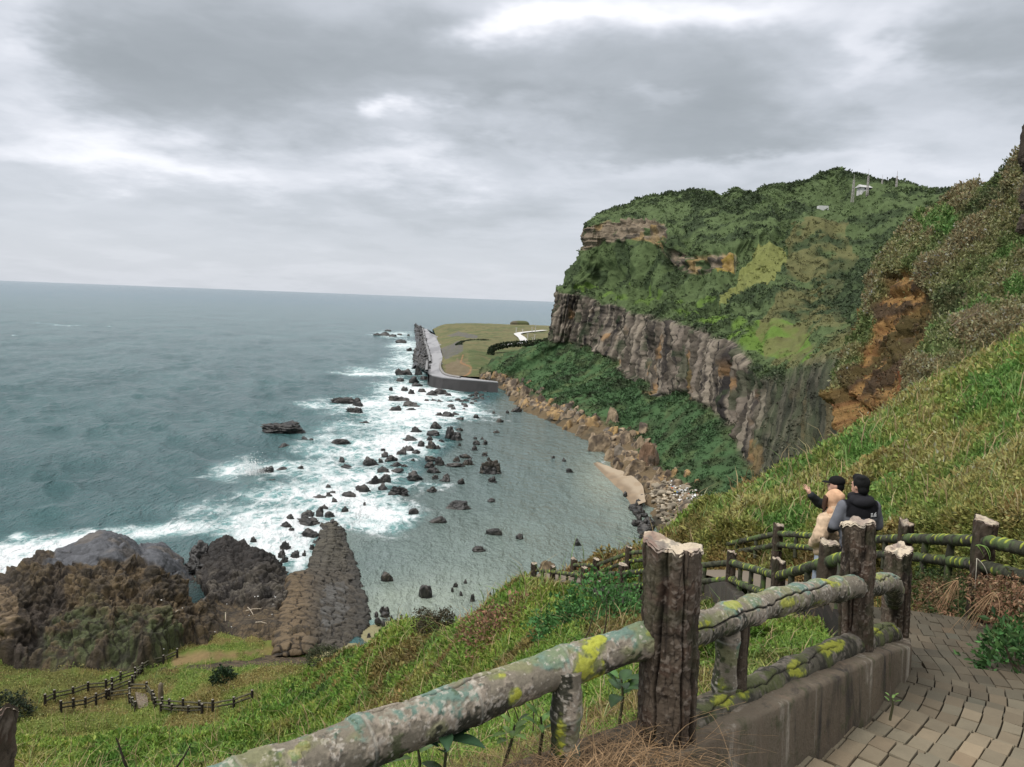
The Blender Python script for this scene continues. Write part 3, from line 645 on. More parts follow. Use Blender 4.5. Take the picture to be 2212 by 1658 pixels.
def zone_cols(x, y, z):
    """plant / soil colour by place (what grows there)"""
    p = np.stack([x, y, z], -1); u, v = proj(p); r = np.hypot(x, y)
    a = fbm(p/6., 4, 81); b = fbm(p/1.7, 4, 82); c = fbm(p/16., 3, 83)
    C = np.zeros(p.shape)+np.array((.112, .168, .042))
    C = mixc(C, (.070, .150, .036), sst(b, -.1, .5)*.8)
    C = mixc(C, (.175, .225, .058), sst(a, .1, .6)*.6)
    C = mixc(C, (.030, .045, .018), sst(b-.4*a, .35, .75)*.7)
    C = mixc(C, (.19, .16, .065), sst(c+.5*b, .25, .7)*.6)
    right = sst(x/np.maximum(y, 1)-(.23), -.01, .06)*sst(r, 9, 12)
    dr = fbm(p/np.array([1.5, 1.9, 1.3]), 5, 84)
    CR = np.zeros(p.shape)+np.array((.140, .175, .055)); CR = mixc(CR, (.27, .215, .100), sst(dr+.15*a, -.05, .40)*.7); CR = mixc(CR, (.215, .120, .068), sst(dr+.6*c, .25, .65)*.55); CR = mixc(CR, (.080, .160, .048), sst(-dr+.3*a, .12, .5)*.8)
    C = C*(1-right[..., None])+CR*right[..., None]
    br = sst(fbm(p/3.2, 3, 85)+sst(u, 900, 1100)*sst(v, 1420, 1330)*.5, .3, .6)*sst(u, 480, 700)*(1-right)
    C = mixc(C, (.13, .085, .045), br*.75)
    # path-side banks: dead brown growth
    d, _ = path_near(x, y); bank = sst(d, 1.9, 1.0)*sst(y, 5.0, 6.5)*(x > np.interp(y, PATHC[:, 1], PATHC[:, 0]))
    C = mixc(C, (.19, .115, .06), bank*.75*sst(b, -.5, .1))
    # the flat by the shore: bare earth and sand
    flat = r > 80
    lawn = (r > 76)*sst(z, 13, 9); C = mixc(C, (.15, .19, .062), lawn*.6); C = mixc(C, (.20, .155, .075), lawn*sst(fbm(p/5., 4, 86), .05, .4)*.75)
    bare = sst(segdist(u, v, [(385, 1425), (450, 1415), (560, 1412), (640, 1418), (700, 1416)])[0]+a*12+b*8, 15, 5)*flat
    C = mixc(C, (.27, .19, .115), bare*.85)
    sand = sst(segdist(u, v, [(720, 1420), (790, 1388), (830, 1362), (870, 1345)])[0]+b*4, 34, 22)*(z < 4)*flat
    C = mixc(C, (.40, .285, .18), sand)
    br2 = inpoly(u+a*20, v+b*10, [(-100, 1430), (120, 1430), (240, 1470), (400, 1430), (380, 1470), (150, 1540), (-100, 1580)])*1.*flat
    C = mixc(C, (.125, .095, .05), br2*.6*sst(b, .6, -.3))
    lum = C.mean(-1, keepdims=True); C = np.clip(lum+(C-lum)*1.18, .004, 1)
    return np.clip(C*1.36, 0, .42), right, bare+sand, bank
def build_near():
    global NV, NF, NC, NBARE
    r = np.geomspace(1.0, 175, 520); az = np.radians(np.linspace(-50, 48, 560))
    Rg, A = np.meshgrid(r, az, indexing='ij'); X, Y = Rg*np.sin(A), Rg*np.cos(A)
    Z = TERR(X, Y); Z = np.maximum(Z, -4)
    Z += ground_noise(X, Y, Rg)*sst(Z, -1, 2.5)
    # small vegetated humps
    p = np.stack([X, Y, 0*X], -1)
    w1, _, _ = worley(p/np.clip(Rg/14, .6, 2.2)[..., None]/1.3, 90, dims=2)
    # carve the stair path and keep the ground below the near fence wall
    d, pz = path_near(X, Y); k = sst(d, 1.45, .75)
    Z = np.where(d < 1.45, np.minimum(Z, pz-.16)*k+(1-k)*np.minimum(Z, pz+.5), Z)
    fd, ft = segdist(X, Y, FENCE_LINE); wz = np.interp(ft, [0, 1, 2, 3, 4], [CAMZ-1.3, CAMZ-1.4, CAMZ-1.68, CAMZ-1.98, CAMZ-2.55])
    Z = np.where(fd < 1.6, np.minimum(Z, wz-.32-.25*fd), Z)
    V = np.stack([X, Y, Z], -1); C, right, bare, bank = zone_cols(X, Y, Z)
    NV, NC, NF, NBARE = V, C, grid_faces(*X.shape), bare
    o = link('hillside', raw_mesh('hillside', V, NF, C*.55), M_SOIL); tag(o, 'steep overgrown green slope falling from the path to the shore', 'hillside', kind='structure')
build_near()
def scatter_near():
    V = NV.reshape(-1, 3); F = NF; C = NC.reshape(-1, 3); bare = NBARE.reshape(-1)
    ctr = V[F].mean(1); u, v = proj(ctr); r = np.hypot(ctr[:, 0], ctr[:, 1]); ar = quad_area(V, F)
    N = np.cross(V[F[:, 2]]-V[F[:, 0]], V[F[:, 3]]-V[F[:, 1]]); N /= np.maximum(np.linalg.norm(N, axis=1, keepdims=True), 1e-9); N *= np.sign(N[:, 2:])
    view = np.array([0, 0, CAMZ])-ctr; view /= np.linalg.norm(view, axis=1, keepdims=True); fac = np.clip((N*view).sum(1), .05, 1)
    d, pz = path_near(ctr[:, 0], ctr[:, 1]); fd, _ = segdist(ctr[:, 0], ctr[:, 1], FENCE_LINE)
    ok = (u > -150) & (u < 2350) & (v > 560) & (v < 1850) & (ctr[:, 2] > 1.2) & (bare[F].mean(1) < .35) & (d > .82) & (r > 2.6)
    w = ar*fac/np.maximum(r, 4.)**2*ok*(1-bare[F].mean(1))
    # low leafy cover
    n = 480000; p, nn, k = tri_sample(V, F, w, n); nn *= np.sign(nn[:, 2:]); rr = np.hypot(p[:, 0], p[:, 1])
    col, right, _, bank = zone_cols(p[:, 0], p[:, 1], p[:, 2])
    tone = rng.lognormal(0, .36, (n, 1))*np.array([1, 1, 1.])
    hue = rng.normal(0, .1, (n, 1)); col = np.clip(col*tone*(1+hue*np.array([1, .3, .5])), .008, .34)
    sz = np.clip(.0046*rr, .032, .30)*np.where(rr > 76, .6, 1.)*np.clip(rng.lognormal(0, .32, n), .4, 1.6)
    clump = fbm(p/np.clip(rr*.055, .35, 2.6)[:, None], 3, 91)
    lift = np.clip(rr*.010, .04, .40)*np.clip(clump+.35, 0, 1.2)*rng.uniform(.2, 1, n)
    p = p+nn*lift[:, None]*.6+np.array([0, 0, 1.])*lift[:, None]*.6
    Vl, Fl, Cl = leaves(p, nn*.7+np.array([0, 0, .5]), sz, col, .55, .35, .75)
    tag(link('ground_cover', raw_mesh('ground_cover', Vl, Fl, Cl, False), M_LEAF), 'low leafy green and dry brown plants covering the hillside', 'ground cover', kind='stuff')
    # scattered taller dead stalks and long bent blades
    n = 9000; p, nn, k = tri_sample(V, F, w, n); rr = np.hypot(p[:, 0], p[:, 1])
    col = np.where(rng.uniform(size=(n, 1)) < .6, np.array([[.30, .23, .12]]), np.array([[.13, .20, .06]]))*rng.lognormal(0, .3, (n, 1))
    Vb, Q, T, Cb = blades(p, np.clip(.026*rr, .18, 1.1)*rng.lognormal(0, .35, n), np.clip(.0015*rr, .004, .05), np.clip(col, .01, .42), .9)
    tag(link('tall_grass', raw_mesh('tall_grass', Vb, [Q, T], Cb, False), M_GRASS), 'scattered taller dry stalks and bent blades on the slopes', 'tall grass', kind='stuff')
    # grass blades
    n = 340000; w2 = w*(.35+sst(fbm(ctr/4., 3, 92), -.2, .5)); p, nn, k = tri_sample(V, F, w2, n); rr = np.hypot(p[:, 0], p[:, 1])
    col, right, _, bank = zone_cols(p[:, 0], p[:, 1], p[:, 2])
    col = np.clip(col*rng.lognormal(.12, .35, (n, 1))*(1+rng.normal(0, .1, (n, 1))*np.array([1.2, .2, .3])), .008, .36)
    hgt = np.clip(.0078*rr, .07, .36)*np.where(rr > 76, .45, 1.)*rng.lognormal(0, .35, n); wid = np.clip(.0017*rr, .005, .09)
    Vb, Q, T, Cb = blades(p, hgt, wid, col, .75)
    tag(link('grass', raw_mesh('grass', Vb, [Q, T], Cb, False), M_GRASS), 'fresh and dry grass growing over the hillside', 'grass', kind='stuff')
scatter_near()

# ------------------------------------------------------------------ the nearer hill on the right with its orange cliff
MIDH = [
 [(2120,470,190),(2090,470,175),(2130,455,160),(2190,440,145),(2230,420,130),(2330,400,120)],
 [(2110,445,175),(2088,424,150),(2128,413,136),(2178,388,122),(2218,342,106),(2330,270,98)],
 [(2020,490,175),(1990,476,148),(2060,472,128),(2130,462,114),(2218,440,98),(2330,420,92)],
 [(1935,570,170),(1907,556,146),(1980,552,124),(2060,560,106),(2218,562,90),(2330,560,86)],
 [(1905,665,162),(1880,660,138),(1945,652,120),(2020,652,98),(2218,650,82),(2330,650,78)],
 [(1870,745,152),(1846,742,128),(1915,742,112),(1985,740,90),(2218,722,74),(2330,710,72)],
 [(1842,806,142),(1815,802,120),(1880,812,105),(1945,800,84),(2218,772,68),(2330,760,66)],
 [(1850,878,132),(1824,872,110),(1868,880,96),(1925,862,76),(2218,806,62),(2330,800,60)],
 [(1880,970,122),(1856,965,100),(1890,975,86),(1960,910,66),(2218,850,56),(2330,850,55)]]
def build_mid():
    G = np.array([[P(*q) for q in r] for r in MIDH]); V = catmull(catmull(G, 300, 1), 340, 0)
    N = grid_normals(V); N *= np.sign((N*(np.array([0, 0, CAMZ])-V)).sum(-1, keepdims=True))
    rr = np.broadcast_to(np.linspace(0, 8, 340)[:, None], V.shape[:2]); cc = np.broadcast_to(np.linspace(0, 5, 300)[None], V.shape[:2])
    u, v = proj(V); a = fbm(V/6, 4, 101); b = fbm(V/2., 4, 102); c = fbm(V/14, 3, 103)
    oc = inpoly(u+a*9, v+b*7, [(1915, 580), (1970, 585), (2015, 640), (2012, 710), (1985, 770), (1968, 840), (1950, 910), (1900, 980), (1830, 990), (1805, 880), (1830, 800), (1862, 740), (1890, 660)])*1.
    for _ in range(6): oc[1:-1, 1:-1] = (oc[1:-1, 1:-1]+oc[:-2, 1:-1]+oc[2:, 1:-1]+oc[1:-1, :-2]+oc[1:-1, 2:])/5
    arcx = V[..., 0]+V[..., 1]*.2
    led = fbm(np.stack([arcx/9, V[..., 2]/1.6+.5*b, 0*a], -1), 4, 104)
    w1, w2, _ = worley(V/2.6, 105)
    disp = (1-oc)*(1.3*a+.8*b+.9*(.7-w1)*sst(b, -.3, .3))+oc*(-1.2+1.3*led+.5*b+1.0*fbm(V/4, 3, 106)); disp *= sst(rr, 0, .8)*sst(rr, 8, 7.6)
    V = V+N*disp[..., None]
    C = np.zeros_like(V)+np.array((.185, .185, .080)); C = mixc(C, (.21, .155, .090), sst(a+.6*b, .05, .55)*.7); C = mixc(C, (.075, .115, .038), sst(-a+.4*c, -.05, .35)*.75); C = mixc(C, (.030, .036, .020), sst(c-.5*b, .2, .6)*.6)
    for poly, am in [([(1990, 480), (2050, 455), (2080, 470), (2070, 500), (2010, 510)], .8), ([(2040, 690), (2212, 610), (2212, 650), (2110, 690), (2060, 720)], .85), ([(2120, 560), (2212, 500), (2212, 540), (2140, 570)], .5), ([(1980, 760), (2060, 700), (2090, 760), (2020, 800)], .45)]:
        C = mixc(C, (.085, .18, .045), inpoly(u+a*16, v+b*9, poly)*am)
    C = mixc(C, (.022, .028, .016), inpoly(u+a*12, v+b*9, [(2020, 640), (2060, 600), (2090, 640), (2050, 690), (2000, 700)])*.6)
    oc_c = np.zeros_like(V)+np.array((.255, .150, .058)); oc_c = mixc(oc_c, (.15, .075, .032), sst(b+.5*a, -.2, .3)*.8); oc_c = mixc(oc_c, (.048, .034, .022), sst(led+.35*a, -.16, .2)*.92)
    oc_c = mixc(oc_c, (.15, .055, .026), inpoly(u+a*8, v+b*8, [(1950, 790), (1975, 740), (1990, 760), (1960, 830), (1940, 910), (1880, 950), (1900, 850)])*.75)
    oc_c = mixc(oc_c, (.075, .06, .022), sst(a-.5*c, .1, .5)*.7)
    oc_c = mixc(oc_c, (.36, .25, .19), inpoly(u+b*5, v+b*5, [(1935, 870), (1950, 860), (1950, 890), (1920, 910)])*.7)
    C = mixc(C, oc_c, oc)
    F = grid_faces(*V.shape[:2])
    tag(link('side_hill', raw_mesh('side_hill', V, F, C), M_LAND), 'brown and green hill on the right with an orange bare cliff face', 'hill', kind='structure')
    Vf = V.reshape(-1, 3); ctr = Vf[F].mean(1); dist = np.linalg.norm(ctr-np.array([0, 0, CAMZ]), axis=1); w = quad_area(Vf, F)/dist**2*(1-oc.reshape(-1)[F].mean(1)*.97)
    n = 260000; p, nn, k = tri_sample(Vf, F, w, n); nn *= np.sign((nn*(np.array([0, 0, CAMZ])-p)).sum(1, keepdims=True)); d = np.linalg.norm(p-np.array([0, 0, CAMZ]), axis=1)
    col = np.clip(C.reshape(-1, 3)[F[k, 0]]*1.25*rng.lognormal(.1, .38, (n, 1))*(1+rng.normal(0, .1, (n, 1))*np.array([1, .2, .4])), .008, .3)
    cl = np.clip(fbm(p/1.6, 3, 107)+.4, 0, 1.2)
    p = p+(nn+np.array([0, 0, .6]))*(cl*rng.uniform(0, 1, n)*.55)[:, None]
    Vl, Fl, Cl = leaves(p, nn*.6+np.array([0, 0, .7]), .0032*d*np.clip(rng.lognormal(0, .32, n), .4, 1.6), col, .5, .3, .8)
    tag(link('bracken', raw_mesh('bracken', Vl, Fl, Cl, False), M_LEAF), 'dry brown bracken and green creepers on the right-hand hill', 'bracken', kind='stuff')
build_mid()

# ------------------------------------------------------------------ rocky knoll, wet slabs and mound at the lower left
OUTC = [P(*q) for q in [
 (60,1425,96),(150,1442,94),(250,1455,90),(330,1440,92),(380,1428,95),(-100,1440,96),(0,1420,97),(200,1395,97),(250,1350,101),(200,1310,103),(300,1310,104),(360,1340,104),(330,1240,109),(250,1219,110),(180,1240,109),(380,1275,110),(430,1310,109),(420,1360,106),
 (100,1218,112),(60,1240,109),(10,1300,102),(30,1340,99),(-40,1330,101),(-60,1400,97),(210,1161,131),(280,1172,131),(350,1181,132),(150,1188,127),(110,1205,122),(300,1205,124),(380,1222,128),
 (470,1173,146),(515,1186,144),(560,1212,134),(480,1230,133),(520,1260,127),(560,1300,119),(600,1345,112),(450,1300,117),(480,1345,112),(520,1400,103),(420,1395,103),(600,1400,102)]]+[PW(*q) for q in [
 (400,132,1.0),(420,126,1.1),(440,140,.6),(100,155,-4),(200,152,-4),(300,152,-4),(400,155,-3),(470,160,-3),(560,156,-3),(-20,128,-5),(-120,112,-5),(-150,125,-6),(40,134,-4),(620,146,-3),(640,130,-1),(620,120,1),(650,108,3),(250,85,6),(0,85,7),(500,92,5),(620,95,5),(-200,95,0)]]
M_OUTC = vcol_mat('weathered_rock', .8, .9, .32, 2.6, .3, .9, .35, 8, .8)
def build_outcrop():
    global OV
    T = TPS(OUTC, 4., 1e-3)
    az = np.radians(np.linspace(-41, -14, 620)); Yd = np.linspace(86, 158, 620)
    A, Yg = np.meshgrid(az, Yd); X = Yg*np.tan(A); Y = Yg
    Z = T(X, Y); p = np.stack([X, Y, Z], -1); u, v = proj(p)
    a = fbm(p/5, 4, 111); b = fbm(p/1.6, 4, 112)
    slab = inpoly(u+a*4, v+b*3, [(90, 1235), (130, 1190), (210, 1150), (420, 1165), (440, 1300), (385, 1255), (330, 1222), (250, 1212), (150, 1225)])*1.
    mound = inpoly(u, v, [(395, 1180), (450, 1150), (620, 1150), (680, 1260), (640, 1320), (560, 1320), (450, 1300), (410, 1250)])*1.
    left = inpoly(u+a*8, v+b*6, [(-200, 1500), (-200, 1250), (100, 1200), (160, 1225), (130, 1310), (100, 1400), (40, 1440)])*1.
    for m_ in (slab, mound, left):
        for _ in range(5): m_[1:-1, 1:-1] = (m_[1:-1, 1:-1]+m_[:-2, 1:-1]+m_[2:, 1:-1]+m_[1:-1, :-2]+m_[1:-1, 2:])/5
    # tilted strata on the slabs, knobbly rock on the knoll
    sdir = X*.35+Y*.94+a*1.6
    sq = (X*.80-Y*.22+1.3*a+.5*b)/3.4; st = sq-np.floor(sq); step = sst(st, 0., .16)*(1-.75*st); sid = _h(np.floor(sq).astype(int), 0*np.floor(sq).astype(int), 0*np.floor(sq).astype(int), 3)
    f1, f2, idc = worley(np.stack([X/1.9, Y/1.9, Z/1.9], -1), 113); g1, g2, gid = worley(np.stack([X/.8, Y/.8, Z/.8], -1), 114)
    knob = .42*sst(f2-f1, 0, .5)+.26*sst(g2-g1, 0, .4)+.40*(idc-.5)+.16*(gid-.5)+.22*fbm(np.stack([X/.45, Y/.45, 0*X], -1), 3, 119)
    h1, h2, hid = worley(np.stack([X/4.2, Y/3.2, 0*X], -1), 115, dims=2)
    low = sst(Z, 3.6, 1.2)
    disp = (1-slab)*(1-mound)*(1.0*knob+.8*b+1.2*a)*sst(Z, 1., 5.)+slab*(1.5*step+.6*(sid-.5)+.28*b+.22*knob-.5)+mound*(.9*sst(h2-h1, 0, .25)+1.5*(hid-.5)+.8*b+.9*knob)*(1-low*.4)
    front = sst(v, 1400, 1460); disp *= (1-.6*front); ed0 = np.interp(u, [-200, 0, 60, 130, 250, 320, 380, 430, 600, 660], [1422, 1424, 1448, 1468, 1438, 1416, 1399, 1390, 1392, 1396]); disp *= 1-.92*sst(v, ed0-45, ed0-5); Nn = grid_normals(p); Nn *= np.sign(Nn[..., 2:]+1e-9); X = X+Nn[..., 0]*disp; Y = Y+Nn[..., 1]*disp; Z = Z+disp*Nn[..., 2]; edge = np.interp(u, [-200, 0, 60, 130, 250, 320, 380, 430, 600, 660], [1422, 1424, 1448, 1468, 1438, 1416, 1399, 1390, 1392, 1396])+a*7+b*5; es = sst(v, edge-40, edge-16); Z = Z*(1-es)+(TERR(X, Y)-.9)*es
    Z = np.where(inpoly(u, v, [(385, 1225), (405, 1195), (425, 1240), (450, 1290), (420, 1300), (395, 1260)]), np.minimum(Z, -.05+.35*b), Z)
    V = np.stack([X, Y, Z], -1)
    C = np.zeros_like(V)+np.array((.105, .075, .042)); C = mixc(C, (.05, .04, .028), sst(b, -.1, .4)*.8); C = mixc(C, (.16, .115, .06), sst(a, .15, .5)*.5)
    gv = sst(v+a*40+b*20, 1300, 1370)*inpoly(u, v, [(-200, 1600), (-200, 1440), (60, 1410), (120, 1300), (200, 1255), (330, 1290), (420, 1400), (420, 1600)]); C = mixc(C, (.060, .076, .032), gv*.9*sst(b, .55, -.1))
    C = mixc(C, (.11, .10, .04), sst(v, 1410, 1445)*.7*sst(b, .5, -.2))
    C = mixc(C, (.040, .032, .027), left*.85*sst(b, .5, -.3)); C = mixc(C, (.22, .16, .10), inpoly(u+a*5, v, [(-200, 1280), (20, 1270), (40, 1320), (30, 1380), (-200, 1420)])*.75)
    C = mixc(C, (.095, .098, .108), slab); C = mixc(C, (.028, .029, .032), slab*sst(1-step+.35*b, .62, .9)*.9); C = mixc(C, (.15, .125, .10), slab*sst(a, .3, .6)*.5)
    C = mixc(C, (.032, .030, .030), mound*.92); C = mixc(C, (.115, .10, .08), mound*sst(v, 1215, 1260)*sst(b, -.2, .3)*.8)
    C = mixc(C, (.10, .072, .042), sst(v, 1290, 1330)*sst(u, 380, 450)*.8*sst(b, .5, -.3))
    crk = sst(np.minimum(f2-f1, (g2-g1)*1.3), .12, .02)*(1-slab); C = mixc(C, (.018, .014, .011), crk*.75); C = C*(.62+.5*gid[..., None])
    o = link('rocky_knoll', raw_mesh('rocky_knoll', V, grid_faces(*X.shape), C), M_OUTC); tag(o, 'brown rocky knoll with wet grey slabs sloping into the surf', 'knoll', kind='structure'); OV = V
build_outcrop()

# ------------------------------------------------------------------ rock ridge of weathered blocks running into the sea
M_RIDGE = vcol_mat('ridge_rock', .72, 1.4, .25, 4., .12, .7, .4)
def build_ridge():
    # sections from near to far: left foot, crest, right waterline
    L = [(598,1424,.4),(600,1404,1.5),(605,1350,1.6),(618,1313,1.6),(627,1277,1.6),(632,1247,1.5),(667,1236,1.1),(674,1204,.8),(685,1180,.6),(693,1149,.3),(694,1131,.1)]
    Cst = [(670,1420,.5),(672,1398,1.7),(677,1345,1.9),(683,1305,1.9),(690,1270,1.9),(698,1243,1.8),(701,1232,1.7),(708,1200,1.4),(714,1176,1.1),(717,1147,.9),(712,1130,.7)]
    Rr = [(735,1424,.3),(738,1406,.9),(786,1362,.1),(796,1333,0),(791,1300,0),(782,1268,0),(775,1245,0),(763,1206,0),(749,1180,0),(741,1149,0),(729,1131,0)]
    n = 520; m = 170
    a = catmull([S(*q) for q in L], n); b = catmull([S(*q) for q in Cst], n); c = catmull([S(*q) for q in Rr], n)
    b[:, 2] += 0
    a0 = a.copy(); a0[:, 2] -= 3.5; c0 = c.copy(); c0[:, 2] -= 2.5; c0[:, 0] += .8; a0[:, 0] -= .6
    t = np.linspace(0, 1, m); segs = [(a0, a, .08), (a, b, .37), (b, c, .47), (c, c0, .08)]
    rows = []
    for p, q, f in segs:
        k = int(m*f); s = np.linspace(0, 1, k, endpoint=False)[:, None, None]; rows.append(p[None]*(1-s)+q[None]*s)
    V = np.concatenate(rows, 0).transpose(1, 0, 2)      # along, across
    for _ in range(4): V[:, 1:-1] = .25*V[:, :-2]+.5*V[:, 1:-1]+.25*V[:, 2:]
    N = grid_normals(V); N *= np.sign(N[..., 2:]+1e-9)
    lens = np.cumsum(np.r_[0, np.linalg.norm(np.diff(b, axis=0), axis=1)])[:, None]+0*V[..., 0]
    wid = np.cumsum(np.linalg.norm(np.diff(V, axis=1, prepend=V[:, :1]), axis=2), axis=1)
    jl = .9*fbm(V/4, 4, 121); jw = .9*fbm(V/3+5, 4, 122)
    pq = np.stack([(lens+jl*.5)/.95+.22*wid, (wid+jw*.6)/1.8, 0*wid], -1); f1, f2, hid = worley(pq, 127, .72, 2); ri = 0
    u0, v0 = proj(V); e = (f2-f1)*.8; pil = sst(e, 0., .15)
    sel = sst(u0, 700, 660)*sst(v0, 1225, 1250); disp = .26*pil+.42*(hid-.5)+.20*fbm(V/.9, 4, 123)+.12*fbm(V/5, 3, 128)+.55*sel
    V2 = V+N*disp[..., None]
    u, v = proj(V)
    C = np.zeros_like(V)+np.array((.052, .044, .033)); C = mixc(C, (.115, .078, .040), sst(u, 700, 640)*sst(v, 1225, 1260)*.75); C = mixc(C, (.080, .082, .082), inpoly(u+18*fbm(V/4, 3, 129), v, [(700, 1260), (750, 1260), (750, 1340), (700, 1370), (690, 1320)])*.5*sst(hid, .2, .8))
    C = mixc(C, (.060, .055, .040), sst(v, 1260, 1180)*.6); C = mixc(C, (.010, .009, .008), (1-sst(e, .0, .16))*.9)
    C = C*(.8+.5*hid[..., None]); C = mixc(C, (.03, .028, .024), sst(V2[..., 2], 1.0, .3)*.8)
    o = link('rock_ridge', raw_mesh('rock_ridge', V2, grid_faces(*V.shape[:2]), C), M_RIDGE)
    tag(o, 'long ridge of cracked block-like rock running from the grass into the sea', 'rock ridge')
build_ridge()
# ------------------------------------------------------------------ log-style concrete fences
M_LOG = vcol_mat('fence_log', .85, 55., .48, 70., .006, .9, .3, 8)
M_POST = vcol_mat('fence_post', .9, 14., .35, 45., .010, 1., .25, 8)
M_BREAK = vcol_mat('broken_concrete', .9, 22., .22, 70., .006, .9, .25, 8)
def frame_tube(pts, n):
    pts = catmull(np.asarray(pts, float), n) if len(pts) > 2 else linres(np.asarray(pts, float), n)
    T = np.gradient(pts, axis=0); T /= np.linalg.norm(T, axis=1, keepdims=True)
    up = np.where(np.abs(T[:, 2:]) > .8, np.array([[1., 0, 0]]), np.array([[0, 0, 1.]]))
    A = np.cross(T, up); A /= np.linalg.norm(A, axis=1, keepdims=True); B = np.cross(A, T)
    s = np.r_[0, np.cumsum(np.linalg.norm(np.diff(pts, axis=0), axis=1))]
    return pts, T, A, B, s
def log_mesh(name, pts, r, n, k, seed, style='dark', node=.26, patches=(), crack=None, r1=None, teal=.75):
    """a faux-bamboo log: node rings, slight swelling, flaking paint; theta=0 is sideways, pi/2 is up"""
    pts, T, A, B, s = frame_tube(pts, n)
    th = np.linspace(0, 2*np.pi, k, endpoint=False); S_, TH = np.meshgrid(s, th, indexing='ij')
    if r1 is not None: r = r+(r1-r)*S_/s[-1]
    cyl = np.stack([np.cos(TH)*r, np.sin(TH)*r, S_], -1)+seed*3.7
    ph = (S_+.04*vn(cyl*np.array([5, 5, .5]), seed))/node+seed*.37; fr = ph-np.floor(ph)
    nd = np.exp(-((np.minimum(fr, 1-fr))*node/.016)**2); gro = np.exp(-((np.minimum(fr, 1-fr))*node/.005)**2)
    taper = 1+.05*np.sin(ph*2*np.pi+1.2)
    a = fbm(cyl/.22, 4, seed); b = fbm(cyl/.06, 4, seed+3); c = fbm(cyl/.018, 3, seed+6)
    R_ = r*taper*(1+.075*nd-.05*gro+.05*a+.022*b+.010*c)
    flake = sst(a*.5+b*.8+.4*c, -.05, .15); R_ += .0030*(r/.075)*flake
    C = np.zeros(TH.shape+(3,))
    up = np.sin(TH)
    if style == 'near':
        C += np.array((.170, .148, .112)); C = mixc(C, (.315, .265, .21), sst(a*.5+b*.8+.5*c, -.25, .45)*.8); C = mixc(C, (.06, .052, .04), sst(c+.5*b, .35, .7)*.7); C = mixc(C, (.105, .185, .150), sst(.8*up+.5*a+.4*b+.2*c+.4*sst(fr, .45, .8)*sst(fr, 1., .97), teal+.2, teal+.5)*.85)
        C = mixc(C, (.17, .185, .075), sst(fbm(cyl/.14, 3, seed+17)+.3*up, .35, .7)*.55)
        C = mixc(C, (.024, .025, .016), sst(fbm(cyl/.16, 4, seed+12)+.5*c+.5*b-1.1*up, .20, .75)*.94)  # dark moss, painted heavier on the underside to stand in for missing shade
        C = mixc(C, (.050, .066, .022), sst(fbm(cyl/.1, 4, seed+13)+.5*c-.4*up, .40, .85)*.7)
        C = mixc(C, (.46, .42, .36), sst(fbm(cyl/.014, 3, seed+15)+.4*b, .45, .75)*.55)
        C = mixc(C, (.34, .34, .30), gro*.4); C = mixc(C, (.05, .05, .04), sst(nd-gro, .5, .9)*.35*sst(a, -.3, .3))
    elif style == 'mossy':
        C += np.array((.095, .085, .062)); C = mixc(C, (.028, .026, .018), sst(b+.5*a, -.15, .35)*.85); C = mixc(C, (.22, .19, .155), sst(a+.6*c, .3, .6)*.6); C = mixc(C, (.085, .10, .030), sst(fbm(cyl/.1, 4, seed+13)+.3*up, .2, .55)*.7)
    else:
        C += np.array((.060, .062, .038)); C = mixc(C, (.022, .022, .015), sst(b, -.2, .4)*.8); C = mixc(C, (.16, .15, .125), sst(a+b*.5, .35, .65)*.5)
        C = mixc(C, (.075, .125, .030), sst(a-.4*b+.3*up, .1, .45)*.7)
        amp = _h(np.floor(ph+.5).astype(int), np.floor(ph+.5).astype(int)*0, np.floor(ph+.5).astype(int)*0, seed); C = mixc(C, (.33, .37, .045), sst(np.exp(-(np.minimum(fr, 1-fr)*node/.038)**2)*np.exp(-(np.angle(np.exp(1j*(TH-np.pi/2-(amp-.5)*3.4)))/.85)**2)*1.15+.35*b+.35*a, .62, .85)*.9)
    for (s0, t0, ls, lt, am) in patches:
        dt = np.angle(np.exp(1j*(TH-(np.pi-t0)))); q = ((S_-s0)/ls)**2+(dt/lt)**2
        C = mixc(C, (.13, .16, .03), sst(1.2-q+.8*b+.7*a, .2, .7)*am*.7); C = mixc(C, (.36, .37, .04), sst(.95-q+.9*b+.7*a+.55*c, .45, .85)*am*.85)
    if crack is not None:
        t0 = np.pi-crack[0]+.22*vn(cyl*np.array([0, 0, 4.])+3, seed)+.10*vn(cyl*np.array([0, 0, 18.]), seed+1)-crack[1]*S_; dt = np.abs(np.angle(np.exp(1j*(TH-t0))))*r
        g = sst(dt, .006, .001)*sst(S_, crack[2], crack[2]+.05)*sst(S_, crack[3], crack[3]-.05); R_ -= .016*g; C = mixc(C, (.012, .010, .008), g*.97)
    V = pts[:, None]+R_[..., None]*(A[:, None]*np.cos(TH)[..., None]+B[:, None]*np.sin(TH)[..., None])
    ends = []
    V = np.concatenate([pts[:1, None].repeat(k, 1), V, pts[-1:, None].repeat(k, 1)], 0); C = np.concatenate([C[:1]*.6+.05, C, C[-1:]*.6+.05], 0)
    return raw_mesh(name, V, grid_faces(n+2, k, True), C)
